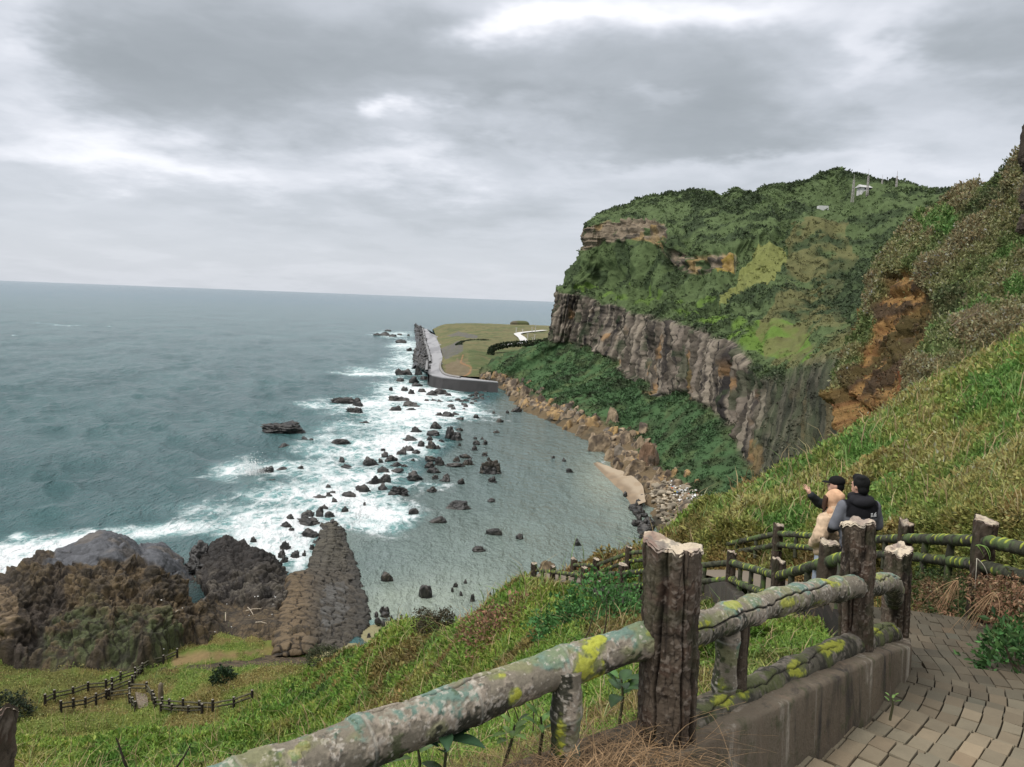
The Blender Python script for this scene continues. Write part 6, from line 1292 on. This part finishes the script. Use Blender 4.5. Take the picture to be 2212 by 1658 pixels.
def build_people():
    # man in a grey and black fleece
    x, y = P(1855, 1100, 9.6)[:2]; zg = P(1853, 1028, 9.6)[2]-1.77
    LA = ((-.275, .03, 1.14), (-.19, .25, 1.02), (.6, .7, -.2), .05); RA = ((.275, .03, 1.14), (.19, .25, 1.02), (-.6, .7, -.2), .05)
    root, s, hp, HR, sh = person('man seen from behind in a grey fleece with black shoulders, short black hair', (x, y, zg), R(6), 1.77, R(28), LA, RA)
    trousers(root, s, (.012, .014, .022))
    def jc(V):
        C = np.zeros_like(V)+np.array((.15, .155, .175)); C = C*(1+.18*fbm(V*14, 4, 3))[:, None]
        ax = np.abs(V[:, 0])/s; z = V[:, 2]/s; back = V[:, 1] < .10
        yoke = sst(z, 1.265, 1.275)*sst(ax, .205, .195); C = mixc(C, (.012, .012, .014), np.maximum(yoke, sst(z, 1.40, 1.42)*sst(ax, .215, .20))); C = mixc(C, (.013, .013, .015), sst(z, 1.10, 1.09)*sst(ax, .225, .235)); C = mixc(C, (.05, .05, .055), sst(np.abs(np.abs(ax-.08-.1*(1.26-z))), .006, .002)*(z < 1.26)*.6)
        return C
    j, V, F = cloth(root, 'fleece', jacket_parts(s, sh+.01, LA, RA, .86, 1.13), jc)
    cloth(root, 'hood', [('c', np.array([-.10, -.05, 1.47])*s, .062*s, np.array([.10, -.05, 1.47])*s, .062*s), ('e', np.array([0, -.095, 1.455])*s, np.array([.135, .075, .075])*s), ('c', np.array([-.085, .04, 1.50])*s, .05*s, np.array([.085, .04, 1.50])*s, .05*s)], lambda V: np.zeros_like(V)+np.array((.022, .022, .025)))
    cloth(root, 'hair', [('e', hp((0, -.018, .035)), np.array([.090, .104, .102])*s, HR), ('e', hp((0, -.05, -.035)), np.array([.078, .064, .080])*s, HR), ('e', hp((.02, .04, .085)), np.array([.06, .07, .05])*s, HR), ('e', hp((-.03, -.03, .10)), np.array([.05, .06, .04])*s, HR)], lambda V: np.zeros_like(V)+.010, .010, 3, M_HAIR, .008)
    # white emblem on the shoulder yoke: nested quarter domes beside short bars, laid on the cloth
    from mathutils.bvhtree import BVHTree
    bv = BVHTree.FromPolygons([tuple(v) for v in V], [tuple(f) for f in F]); g = Geo()
    def patch(poly):
        pts = []
        for (px, pz_) in poly:
            h = bv.ray_cast(Vector((px*s, -1, pz_*s)), Vector((0, 1, 0))); q = h[0] if h[0] is not None else Vector((px, -.16, pz_)); pts.append(np.array(q)+np.array([0, -.006, 0]))
        n = len(pts); c = np.mean(pts, 0); g.add(np.array(pts+[c]), [[i, (i+1) % n, n] for i in range(n)], (.75, .75, .75))
    cx, cz = .165, 1.290
    for r0, r1 in ((.002, .018), (.024, .036), (.042, .054)):
        a = np.linspace(0, math.pi/2, 7); out = [(cx-r1*math.cos(t), cz+r1*math.sin(t)*.9) for t in a]; inn = [(cx-r0*math.cos(t), cz+r0*math.sin(t)*.9) for t in a[::-1]]
        for i in range(6): patch([out[i], out[i+1], inn[5-i], inn[6-i]])
    for i in range(3): patch([(cx-.095, cz+.004+i*.016), (cx-.062, cz+.004+i*.016), (cx-.062, cz+.014+i*.016), (cx-.095, cz+.014+i*.016)])
    link('emblem', g.mesh('emblem', False), M_CLOTH, root)
    # woman in a hooded beige fleece
    x, y = P(1786, 1130, 10.0)[:2]; zg = P(1806, 1058, 10.0)[2]-1.65
    LA = ((-.27, -.06, 1.14), (-.13, .11, 1.02), (.3, .6, -.6), .02); RA = ((.27, -.02, 1.14), (.17, .17, 1.0), (-.3, .6, -.6), .02)
    root, s, hp, HR, sh = person('woman with her beige hood up, light jeans and a black strap across her back', (x, y, zg), R(30), 1.62, R(8), LA, RA, True)
    trousers(root, s, (.27, .305, .36), .06, 1.10)
    BE = np.array((.52, .385, .265))
    cloth(root, 'fleece', jacket_parts(s, sh, LA, RA, .88, 1.16)+[('c', np.array([-.10, 0, .93])*s, .125*s, np.array([.10, 0, .93])*s, .125*s), ('c', np.array([0, -.03, 1.53])*s, .095*s, np.array([0, -.03, 1.38])*s, .155*s), ('c', np.array([-.27, -.06, 1.15])*s, .092*s, np.array([-.22, .06, 1.03])*s, .075*s), ('c', np.array([-.16, -.04, 1.33])*s, .115*s, np.array([-.25, -.05, 1.16])*s, .10*s)], lambda V: np.zeros_like(V)+BE*(1+.30*fbm(V*np.array([10, 10, 22.]), 4, 3))[:, None], wrinkle=.030)
    cloth(root, 'hood', [('e', hp((0, -.02, .025)), np.array([.108, .118, .132])*s, HR), ('e', hp((0, -.085, .055)), np.array([.07, .07, .075])*s, HR), ('e', hp((0, .04, .0)), np.array([.10, .085, .125])*s, HR), ('c', hp((0, -.03, -.06)), .095*s, hp((0, -.03, -.16)), .088*s), ('c', np.array([-.06, -.02, 1.47])*s, .07*s, np.array([.06, -.02, 1.47])*s, .07*s)], lambda V: np.zeros_like(V)+np.array((.56, .345, .215))*(1+.28*fbm(V*13, 3, 3))[:, None])
    cloth(root, 'hair', [('c', hp((-.105, .05, .01)), .026*s, hp((-.115, .06, -.16)), .018*s), ('c', hp((-.09, .085, .03)), .025*s, hp((-.10, .09, -.12)), .016*s)], lambda V: np.zeros_like(V)+np.array((.06, .032, .02)), .008, 2, M_HAIR, .004)
    g = Geo(); t = np.linspace(0, 1, 16)[:, None]; a = np.array([-.075, -.10, 1.485]); m = np.array([.06, -.27, 1.34]); b = np.array([.235, -.12, 1.10]); L = (a*(1-t)**2+2*m*t*(1-t)+b*t*t)*s; V = np.stack([L+np.array([.02, -.022, .024]), L-np.array([.02, .022, .024]), L-np.array([.02, -.03, .02]), L+np.array([.02, .03, .02])], 1); g.add(V.reshape(-1, 3), grid_faces(16, 4, True), (.012, .012, .013)); link('bag_strap', g.mesh('bag_strap'), M_CLOTH, root); root.rotation_euler[1] = R(4.5)
    cloth(root, 'shirt_tail', [('e', np.array([.07, -.10, .80])*s, np.array([.06, .045, .17])*s)], lambda V: mixc(np.zeros_like(V)+np.array((.62, .68, .85)), (.05, .18, .65), sst(-V[:, 0], -.075, -.055)))
    # man pointing, in a cap and a dark padded jacket
    x, y = P(1803, 1110, 10.75)[:2]; zg = P(1803, 1023, 10.75)[2]-1.79
    q = Matrix.Rotation(-R(52), 3, 'Z'); hand = Vector(P(1747, 1056, 10.5))-Vector((x, y, zg)); hl = q @ hand
    LA = (tuple(np.array([-.185, 0, 1.40])*.45+np.array(hl)/1.0*.55-np.array([0, 0, .09])), tuple(np.array(hl)*.98-np.array([.03, .03, .03])), (-.15, .55, .75), .42); RA = ((.30, -.02, 1.13), (.24, .16, .95), (0, .6, -.7), .05)
    root, s, hp, HR, sh = person('man in a black cap and dark padded jacket stretching out an open hand', (x, y, zg), R(52), 1.75, R(18), LA, RA)
    trousers(root, s, (.02, .02, .022))
    cloth(root, 'padded_jacket', jacket_parts(s, sh, LA, RA, .88, 1.12), lambda V: np.zeros_like(V)+np.array((.030, .034, .036))*(1+.3*fbm(V*np.array([4, 4, 14.]), 3, 3))[:, None], wrinkle=.016)
    cloth(root, 'hair', [('e', hp((0, -.03, -.01)), np.array([.083, .085, .095])*s, HR)], lambda V: np.zeros_like(V)+.010, .010, 3, M_HAIR, .006)
    cloth(root, 'cap', [('e', hp((0, -.012, .055)), np.array([.094, .108, .078])*s, HR), ('e', hp((0, .115, .035)), np.array([.072, .075, .010])*s, HR)], lambda V: np.zeros_like(V)+.012, .007, 3, None, .002)
build_people()
# ------------------------------------------------------------------ fences and bushes on the flat below, found on the ground by sight line
NVF = NV.reshape(-1, 3); NU, NVV = proj(NVF); NR = np.linalg.norm(NVF-np.array([0, 0, CAMZ]), axis=1)
def ground_at(u, v, rmin=0., rmax=1e9):
    m = (np.abs(NU-u) < 7) & (np.abs(NVV-v) < 7) & (NR > rmin) & (NR < rmax)
    if not m.any():
        d = (NU-u)**2+(NVV-v)**2+np.where((NR > rmin) & (NR < rmax), 0, 1e9); return NVF[d.argmin()].copy()
    i = np.where(m)[0]; return NVF[i[((NU[i]-u)**2+(NVV[i]-v)**2+4*NR[i]).argmin()]].copy()
M_DARKLOG = vcol_mat('dark_log', .9, 3., .3, 12., .02, .5, .2)
A4 = lambda cx, cy: (cx*.3646, 1094.5+cy*.3646)
def flat_fence(label, pts, hgt=1.15, seed=0):
    W = [ground_at(*A4(*p), rmin=40) for p in pts]; W2 = []
    for i in range(len(W)-1):
        n = max(1, int(round(np.linalg.norm(W[i+1]-W[i])/2.3)))
        W2 += [W[i]+(W[i+1]-W[i])*k/n for k in range(n)]
    W2.append(W[-1]); root = empty('log_fence', W2[0]); tag(root, label, 'fence', 'log fences on the flat below'); bpy.context.view_layer.update(); O = W2[0]
    for p in W2:
        q = p-O; g = Geo(); h = hgt*rng.uniform(.92, 1.1); g.tube([q-[0, 0, .8], q+[0, 0, h*.5], q+[0, 0, h]], [.15, .14, .14], 8, (.030, .025, .021)); g.tube([q+[0, 0, h], q+[0, 0, h+.04]], [.13, .06], 8, (.22, .20, .17)); link('post', g.mesh('post'), M_DARKLOG, root)
    for i in range(len(W2)-1):
        a, b = W2[i]-O, W2[i+1]-O
        for dz, c in ((hgt*.74, (.085, .08, .055)), (hgt*.38, (.05, .048, .033))):
            g = Geo(); g.tube([a+[0, 0, dz], (a+b)/2+[0, 0, dz+.02], b+[0, 0, dz]], .085, 8, c); link('rail', g.mesh('rail'), M_DARKLOG, root)
    return root
flat_fence('long dark log fence along the upper edge of the path on the flat', [(270, 1175), (320, 1150), (430, 1120), (535, 1105), (620, 1085), (668, 1070), (715, 1045), (792, 1010), (885, 955), (965, 930), (1045, 905)])
flat_fence('dark log fence along the lower edge of the path on the flat', [(370, 1228), (500, 1195), (637, 1148), (665, 1105), (775, 1055), (835, 990)])
flat_fence('log fence around the left side of the small stone steps', [(640, 1150), (775, 1125), (770, 1165), (805, 1212)])
flat_fence('log fence around the right side of the small stone steps', [(775, 1095), (875, 1098), (900, 1150), (925, 1190)])
flat_fence('curved log fence running right from the stone steps towards the slope', [(925, 1192), (1000, 1195), (1080, 1200), (1175, 1212), (1265, 1210), (1375, 1190), (1490, 1150)])
flat_fence('short log fence below the curved one', [(955, 1222), (1030, 1228), (1110, 1228), (1200, 1222)], .9)
def build_small():
    # stone steps between the fences
    a = [ground_at(*A4(*p), rmin=40) for p in [(800, 1110), (870, 1112), (880, 1195), (812, 1200)]]; g = Geo()
    for i in range(6):
        f0, f1 = i/6, (i+1)/6-.02; p0, p1 = a[0]*(1-f0)+a[3]*f0, a[1]*(1-f0)+a[2]*f0; q0, q1 = a[0]*(1-f1)+a[3]*f1, a[1]*(1-f1)+a[2]*f1; z = max(p0[2], q0[2])+.25
        V = np.array([p0, p1, q1, q0]); T = V.copy(); T[:, 2] = z; V[:, 2] -= .6; g.add(np.concatenate([T, V]), [[0, 1, 2, 3], [0, 4, 5, 1], [1, 5, 6, 2], [2, 6, 7, 3], [3, 7, 4, 0]], (.17, .165, .15))
    tag(g.build('stone_steps', M_CONC, None, False), 'small grey stone steps enclosed by log fences on the flat', 'steps')
    p = ground_at(*A4(958, 1145), rmin=40); g = Geo(); g.tube([p-[0, 0, .3], p+[0, 0, .9], p+[0, 0, 1.75], p+[0, 0, 1.95]], [.30, .27, .25, .12], 7, (.36, .34, .28)); tag(g.build('stone_post', M_CONC), 'pale upright stone post in the grass beside the steps', 'post')
    def shrub(label, c, w, h, n, col, ls, name='shrub', leaf=.55, stems=7, loc_noise=.45):
        root = empty(name, c); tag(root, label, 'shrub'); bpy.context.view_layer.update()
        d = rng.normal(size=(n, 3)); d /= np.linalg.norm(d, axis=1, keepdims=True); d[:, 2] = np.abs(d[:, 2]); rad = rng.uniform(.45, 1, n)**.5*(1+loc_noise*fbm(d*1.7+c[0], 3, 5)); cen = d*rad[:, None]*np.array([w/2, w/2, h])
        cc = np.array(col)*rng.lognormal(0, .4, (n, 1))*(1+rng.normal(0, .12, (n, 1))*np.array([1, .2, .3]))
        Vl, Fl, Cl = leaves(cen, d, ls*rng.lognormal(0, .3, n), np.clip(cc, .004, .4), leaf, .3, .8); link('foliage', raw_mesh('foliage', Vl, Fl, Cl, False), M_LEAF, root)
        g = Geo()
        for i in range(stems):
            e = rng.normal(size=3); e[2] = abs(e[2])+.6; e = e/np.linalg.norm(e)*np.array([w/2, w/2, h])*.8; g.tube([(0, 0, -.2), e*.4, e], [.03*w**.5, .02*w**.5, .006], 5, (.06, .045, .03))
        link('stems', g.mesh('stems'), M_DARKLOG, root)
    shrub('single dark round bush in the middle of the grassy flat', ground_at(480, 1470, rmin=40), 2.5, 1.45, 1100, (.022, .042, .018), .24)
    shrub('large dark bush at the left edge of the flat', ground_at(25, 1545, rmin=40), 4.2, 1.9, 1500, (.028, .040, .022), .26)
    shrub('dark brown bush on the crest of the slope above the little beach', ground_at(945, 1368, rmax=70), 3.0, 1.4, 5000, (.060, .052, .030), .10)
    shrub('low dark bush on the crest at the ridge foot', ground_at(700, 1425, rmax=100), 4.2, 1.2, 3000, (.055, .065, .032), .14)
    shrub('leafy green bush beside the brick path at the right edge', P(2188, 1440, 5.9)+np.array([.15, 0, -.25]), .95, .62, 1500, (.045, .105, .030), .055, leaf=.5)
    shrub('low green bramble at the foot of the hill-side fence', P(2135, 1405, 6.9)+np.array([.25, 0, -.1]), .7, .42, 900, (.06, .11, .032), .05)
    shrub('bright green bramble below the dark wall', P(1310, 1345, 17.5)+np.array([0, 0, -.4]), 3.4, 1.1, 5500, (.06, .15, .042), .095)
    shrub('reddish dry bramble on the slope left of the dark wall', P(1160, 1350, 24)+np.array([0, 0, -.7]), 4.4, 1.5, 6500, (.20, .115, .068), .10)
    # shrub growing on the talus etc. are part of the scrub; seedlings at the fence are plants of their own
    M_GLOSS = leaf_mat('glossy_leaf', .32, .18)
    def seedling(label, base, h, n, size, col, seed, tilt=(0, 0, 0)):
        r = np.random.default_rng(seed); root = empty('leafy_plant', base); tag(root, label, 'plant'); bpy.context.view_layer.update()
        g = Geo(); top = np.array([tilt[0], tilt[1], h]); g.tube([(0, 0, -.05), top*.5+[.01, 0, 0], top], [.007, .006, .004], 6, (.06, .06, .03)); link('stem', g.mesh('stem'), M_DARKLOG, root); g = Geo()
        for i in range(n):
            az_ = i*2.4+r.uniform(-.3, .3); f = 1-(i/n)*.55; b = top*f; el_ = r.uniform(.1, .9); L = size*r.uniform(.75, 1.15); W = L*r.uniform(.36, .44); d = np.array([math.cos(az_)*math.cos(el_), math.sin(az_)*math.cos(el_), math.sin(el_)]); sd = np.array([-math.sin(az_), math.cos(az_), 0]); up = np.cross(sd, d)*-1
            t = np.linspace(0, 1, 9); wd = np.sin(np.pi*np.clip(t**.85*.97+.02, 0, 1))**.8; mid = b+d*(t*L)[:, None]-np.array([0, 0, 1.])*(.28*L*t**2)[:, None]+d*.02
            V = np.stack([mid+sd*(wd*W/2)[:, None]+up*(wd*W*.14)[:, None], mid, mid-sd*(wd*W/2)[:, None]+up*(wd*W*.14)[:, None]], 1); c = np.array(col)*r.lognormal(0, .25); cc = np.broadcast_to(c, V.shape).copy(); cc[:, 1] = c*1.5; g.add(V.reshape(-1, 3), grid_faces(9, 3), cc.reshape(-1, 3))
        link('leaf_whorl', g.mesh('leaf_whorl'), M_GLOSS, root)
    seedling('seedling with upright dark oval leaves between the log rail and nearest post', P(1338, 1548, 3.15), .16, 9, .125, (.035, .075, .022), 3)
    seedling('dark glossy broad-leaved plant below the nearest rail at the bottom', P(955, 1690, 2.55), .20, 11, .125, (.028, .060, .030), 5)
    seedling('second dark broad-leaved plant to the left of the glossy one', P(900, 1685, 2.6), .12, 6, .10, (.05, .085, .025), 6)
    seedling('plant with pale lime-green leaves under the nearest rail', P(1085, 1640, 2.75), .13, 9, .07, (.14, .23, .05), 8, (.04, 0, 0))
    seedling('small lime-green plant beside the thick bamboo-like baluster', P(1165, 1615, 2.85), .12, 6, .065, (.10, .19, .045), 9)
    seedling('small yellow-green sprig at the foot of the low wall by the steps', P(1924, 1538, 4.25), .08, 7, .04, (.09, .15, .04), 12)
    # dry grass tangled over the foot of the nearest post and wall
    n = 1900; f = rng.uniform(size=n)**.8; base = np.stack([np.interp(f, [0, 1], [-.05, .62]), np.interp(f, [0, 1], [2.45, 2.92]), np.interp(f, [0, 1], [CAMZ-1.66, CAMZ-1.70])], -1)+rng.normal(size=(n, 3))*np.array([.10, .08, .035])
    th = rng.uniform(0, 6.28, n); L = rng.uniform(.08, .30, n); k = np.linspace(0, 1, 6)
    d = np.stack([np.cos(th), np.sin(th), rng.uniform(-.2, .75, n)], -1); c2 = np.stack([rng.normal(0, .8, n), rng.normal(0, .8, n), rng.uniform(-1.4, -.1, n)], -1)
    S_ = base[:, None]+d[:, None]*(L[:, None]*k)[..., None]+c2[:, None]*(L[:, None]*k**2)[..., None]*.55
    sd = np.cross(d, [0, 0, 1.]); sd /= np.linalg.norm(sd, axis=1, keepdims=True); w_ = (.0016*(1-.6*k))[None, :, None]
    V = np.stack([S_-sd[:, None]*w_, S_+sd[:, None]*w_], 2).reshape(-1, 3); i0 = np.arange(n)[:, None]*12+np.arange(5)[None]*2; F = np.stack([i0, i0+1, i0+3, i0+2], -1).reshape(-1, 4)
    C = np.repeat(np.array((.30, .20, .11))*rng.lognormal(0, .3, (n, 1)), 12, 0)
    tag(link('dry_grass', raw_mesh('dry_grass', V, F, C, False), M_GRASS), 'tangle of dry straw-coloured grass at the foot of the nearest post', 'dry grass', kind='stuff')
    # dead brown growth hanging over the right edge of the path, with two dry fronds
    n = 15000; y = rng.uniform(5.2, 11.5, n); ctr = np.stack([np.interp(y, PATHC[:, 1], PATHC[:, 0]), y, np.interp(y, PATHC[:, 1], PATHC[:, 2])], -1); side = .62+.45*rng.uniform(size=n); ctr[:, 0] += side*.87; ctr[:, 1] -= side*.42; ctr[:, 2] += .12+rng.uniform(0, .55, n)+.25*(side-.6)
    ctr += (.22*fbm(ctr*2.3, 3, 9))[:, None]*np.array([1, 0, 1.]); tone = sst(fbm(ctr*1.3, 3, 10), -.25, .3)
    col = mixc(np.zeros((n, 3))+np.array((.055, .09, .03)), (.25, .145, .085), tone)*rng.lognormal(0, .4, (n, 1)); dd = np.zeros((n, 3))+np.array([-.7, -.5, -.3])
    Vl, Fl, Cl = leaves(ctr, dd, rng.lognormal(-3.3, .4, n), np.clip(col, .006, .35), .42, .4, .8); tag(link('undergrowth', raw_mesh('undergrowth', Vl, Fl, Cl, False), M_LEAF), 'dead brown and green growth hanging over the path below the hill-side fence', 'undergrowth', kind='stuff')
    A6 = lambda cx, cy: (1843.2+cx*.3398, 1094.5+cy*.3398)
    def frond(label, a, b, Y, n, seed, name='dry_frond', col=(.34, .22, .12), wd=.004, spread=.10):
        r = np.random.default_rng(seed); g = Geo(); p = P(*A6(*a), Y); q = P(*A6(*b), Y-.12)
        for i in range(n):
            e = q+r.normal(size=3)*spread*np.array([1, .6, .5]); m = (p+e)/2+np.array([r.normal(0, .03), -.03, .09+r.normal(0, .03)]); t = np.linspace(0, 1, 9)[:, None]; L = p*(1-t)**2+2*m*t*(1-t)+e*t*t; g.tube(L, wd*(1-.75*t[:, 0]), 5, np.array(col)*r.lognormal(0, .2))
        tag(g.build(name, M_GRASS), label, 'frond')
    frond('long dry straw frond drooping over the path edge, nearer of two', (895, 545), (740, 770), 6.7, 16, 1, spread=.085); frond('dry straw frond drooping over the path edge, farther of two', (665, 470), (570, 660), 7.7, 18, 2, spread=.09)
    frond('pale bent reed in front of the hill-side post', (785, 330), (755, 520), 8.0, 1, 3, 'reed', (.45, .42, .34), .006, .01); frond('pale thin reed bent sideways by the hill-side post', (785, 330), (860, 460), 8.05, 1, 4, 'reed', (.45, .42, .34), .006, .01); frond('arching green grass blade on the hill-side post', (780, 250), (880, 330), 8.1, 3, 5, 'grass_blade', (.20, .32, .08), .008, .05)
    # bare twigs and stems
    def twig(label, pts, r0, seed, col=(.035, .028, .022)):
        g = Geo(); L = catmull(np.array(pts), 14); L += .006*np.array([vn(L*9+seed, 1), vn(L*9+seed, 2), 0*L[:, 0]]).T; g.tube(L, np.linspace(r0, r0*.35, 14), 6, col); tag(g.build('twig', M_DARKLOG), label, 'twig')
    twig('bare dark twig standing in the grass at the bottom, leaning left', [P(285, 1690, 5.0), P(268, 1640, 5.0), P(251, 1595, 5.0)], .012, 1); twig('bare dark twig at the bottom leaning to the right', [P(372, 1672, 5.0), P(395, 1640, 5.0), P(411, 1607, 5.0)], .010, 2)
    for i, (u0, v0, u1, v1, Y) in enumerate([(1256, 1400, 1290, 1305, 9), (1305, 1375, 1311, 1285, 9.5), (1120, 1560, 1090, 1480, 6), (1100, 1550, 1078, 1500, 6.2), (1152, 1580, 1147, 1490, 5.5)]):
        twig(['dark dry stem leaning in front of the dark wall', 'straight dry stem right of the leaning one', 'thin stem leaning left under the nearest rail', 'shortest thin stem under the nearest rail', 'upright thin stem under the nearest rail'][i], [P(u0, v0, Y), P((u0+u1)/2+2, (v0+v1)/2, Y), P(u1, v1, Y)], .011 if Y > 8 else .006, 10+i, (.06, .045, .03))
    # bare branching bush on the right hill
    b = P(2055, 705, 72); g = Geo(); r = np.random.default_rng(5)
    def br(p, d, ln, rad, k):
        e = p+d*ln; g.tube([p, (p+e)/2+r.normal(0, .05, 3), e], [rad, rad*.8, rad*.6], 5, (.22, .17, .12))
        if k: 
            for _ in range(2): dd = d+r.normal(0, .38, 3); br(e, dd/np.linalg.norm(dd), ln*.72, rad*.62, k-1)
    d0 = P(2130, 660, 70)-b; d0 /= np.linalg.norm(d0)
    for k in range(3): dd = d0+r.normal(0, .25, 3); br(b, dd/np.linalg.norm(dd), 1.3, .06, 4)
    tag(g.build('bare_branch', M_DARKLOG), 'bare pale branches sticking out of the brown hill on the right', 'branch')
    # driftwood and scraps by the ridge foot
    for i, (a, b_, lab) in enumerate([((1455, 630), (1550, 618), 'long pale driftwood log by the foot of the ridge'), ((1470, 610), (1500, 655), 'short driftwood stick crossing the long one'), ((1335, 640), (1338, 690), 'upright pale driftwood stick'), ((1515, 700), (1580, 706), 'thin driftwood stick nearest the block ridge'), ((1040, 640), (1075, 628), 'small pale driftwood piece on the knoll')]):
        def og(c): 
            u, v = A4(*c); d = (OUV[0]-u)**2+(OUV[1]-v)**2; return OV.reshape(-1, 3)[d.argmin()]+np.array([0, 0, .3])
        p, q = og(a), og(b_)
        if np.linalg.norm(q-p) > 9: q = p+(q-p)/np.linalg.norm(q-p)*4
        g = Geo(); g.tube([p, (p+q)/2+[0, 0, .15], q], [.09, .08, .05], 6, (.33, .28, .22)); tag(g.build('driftwood', M_DARKLOG), lab, 'driftwood')
    g = Geo()
    for i in range(22):
        u, v = A4(rng.uniform(870, 1650), rng.uniform(500, 860)); d = (OUV[0]-u)**2+(OUV[1]-v)**2; p = OV.reshape(-1, 3)[d.argmin()]; s_ = rng.uniform(.05, .11); M = Matrix.Rotation(rng.uniform(0, 6), 4, 'Z'); M.translation = Vector(p+np.array([0, 0, .15])); g.box((-s_, -s_*.6, -s_*.4), (s_, s_*.6, s_*.4), (.7, .7, .68), M)
    tag(g.build('scraps', M_LITTER, None, False), 'white scraps of litter scattered over the brown rocks', 'litter', kind='stuff')
    # breaking wave thrown up as spray
    n = 5000; c = S(545, 1028); k = c[1]/FPX; t = rng.uniform(size=n); sp = np.stack([rng.normal(0, 1, n)*(9+10*t)*k, rng.normal(0, 1.6, n), np.abs(rng.normal(0, 1, n))*(20-10*np.abs(rng.normal(0, .5, n)))*k], -1)+c
    Vl, Fl, Cl = leaves(sp, rng.normal(size=(n, 3)), rng.lognormal(-2.1, .5, n), np.zeros((n, 3))+.85, .8, .1, 1.); tag(link('spray', raw_mesh('spray', Vl, Fl, Cl, False), M_LEAF), 'white spray thrown up where a wave hits the pointed rock', 'spray', kind='stuff')
OUV = [q.reshape(-1) for q in proj(OV)]
build_small()
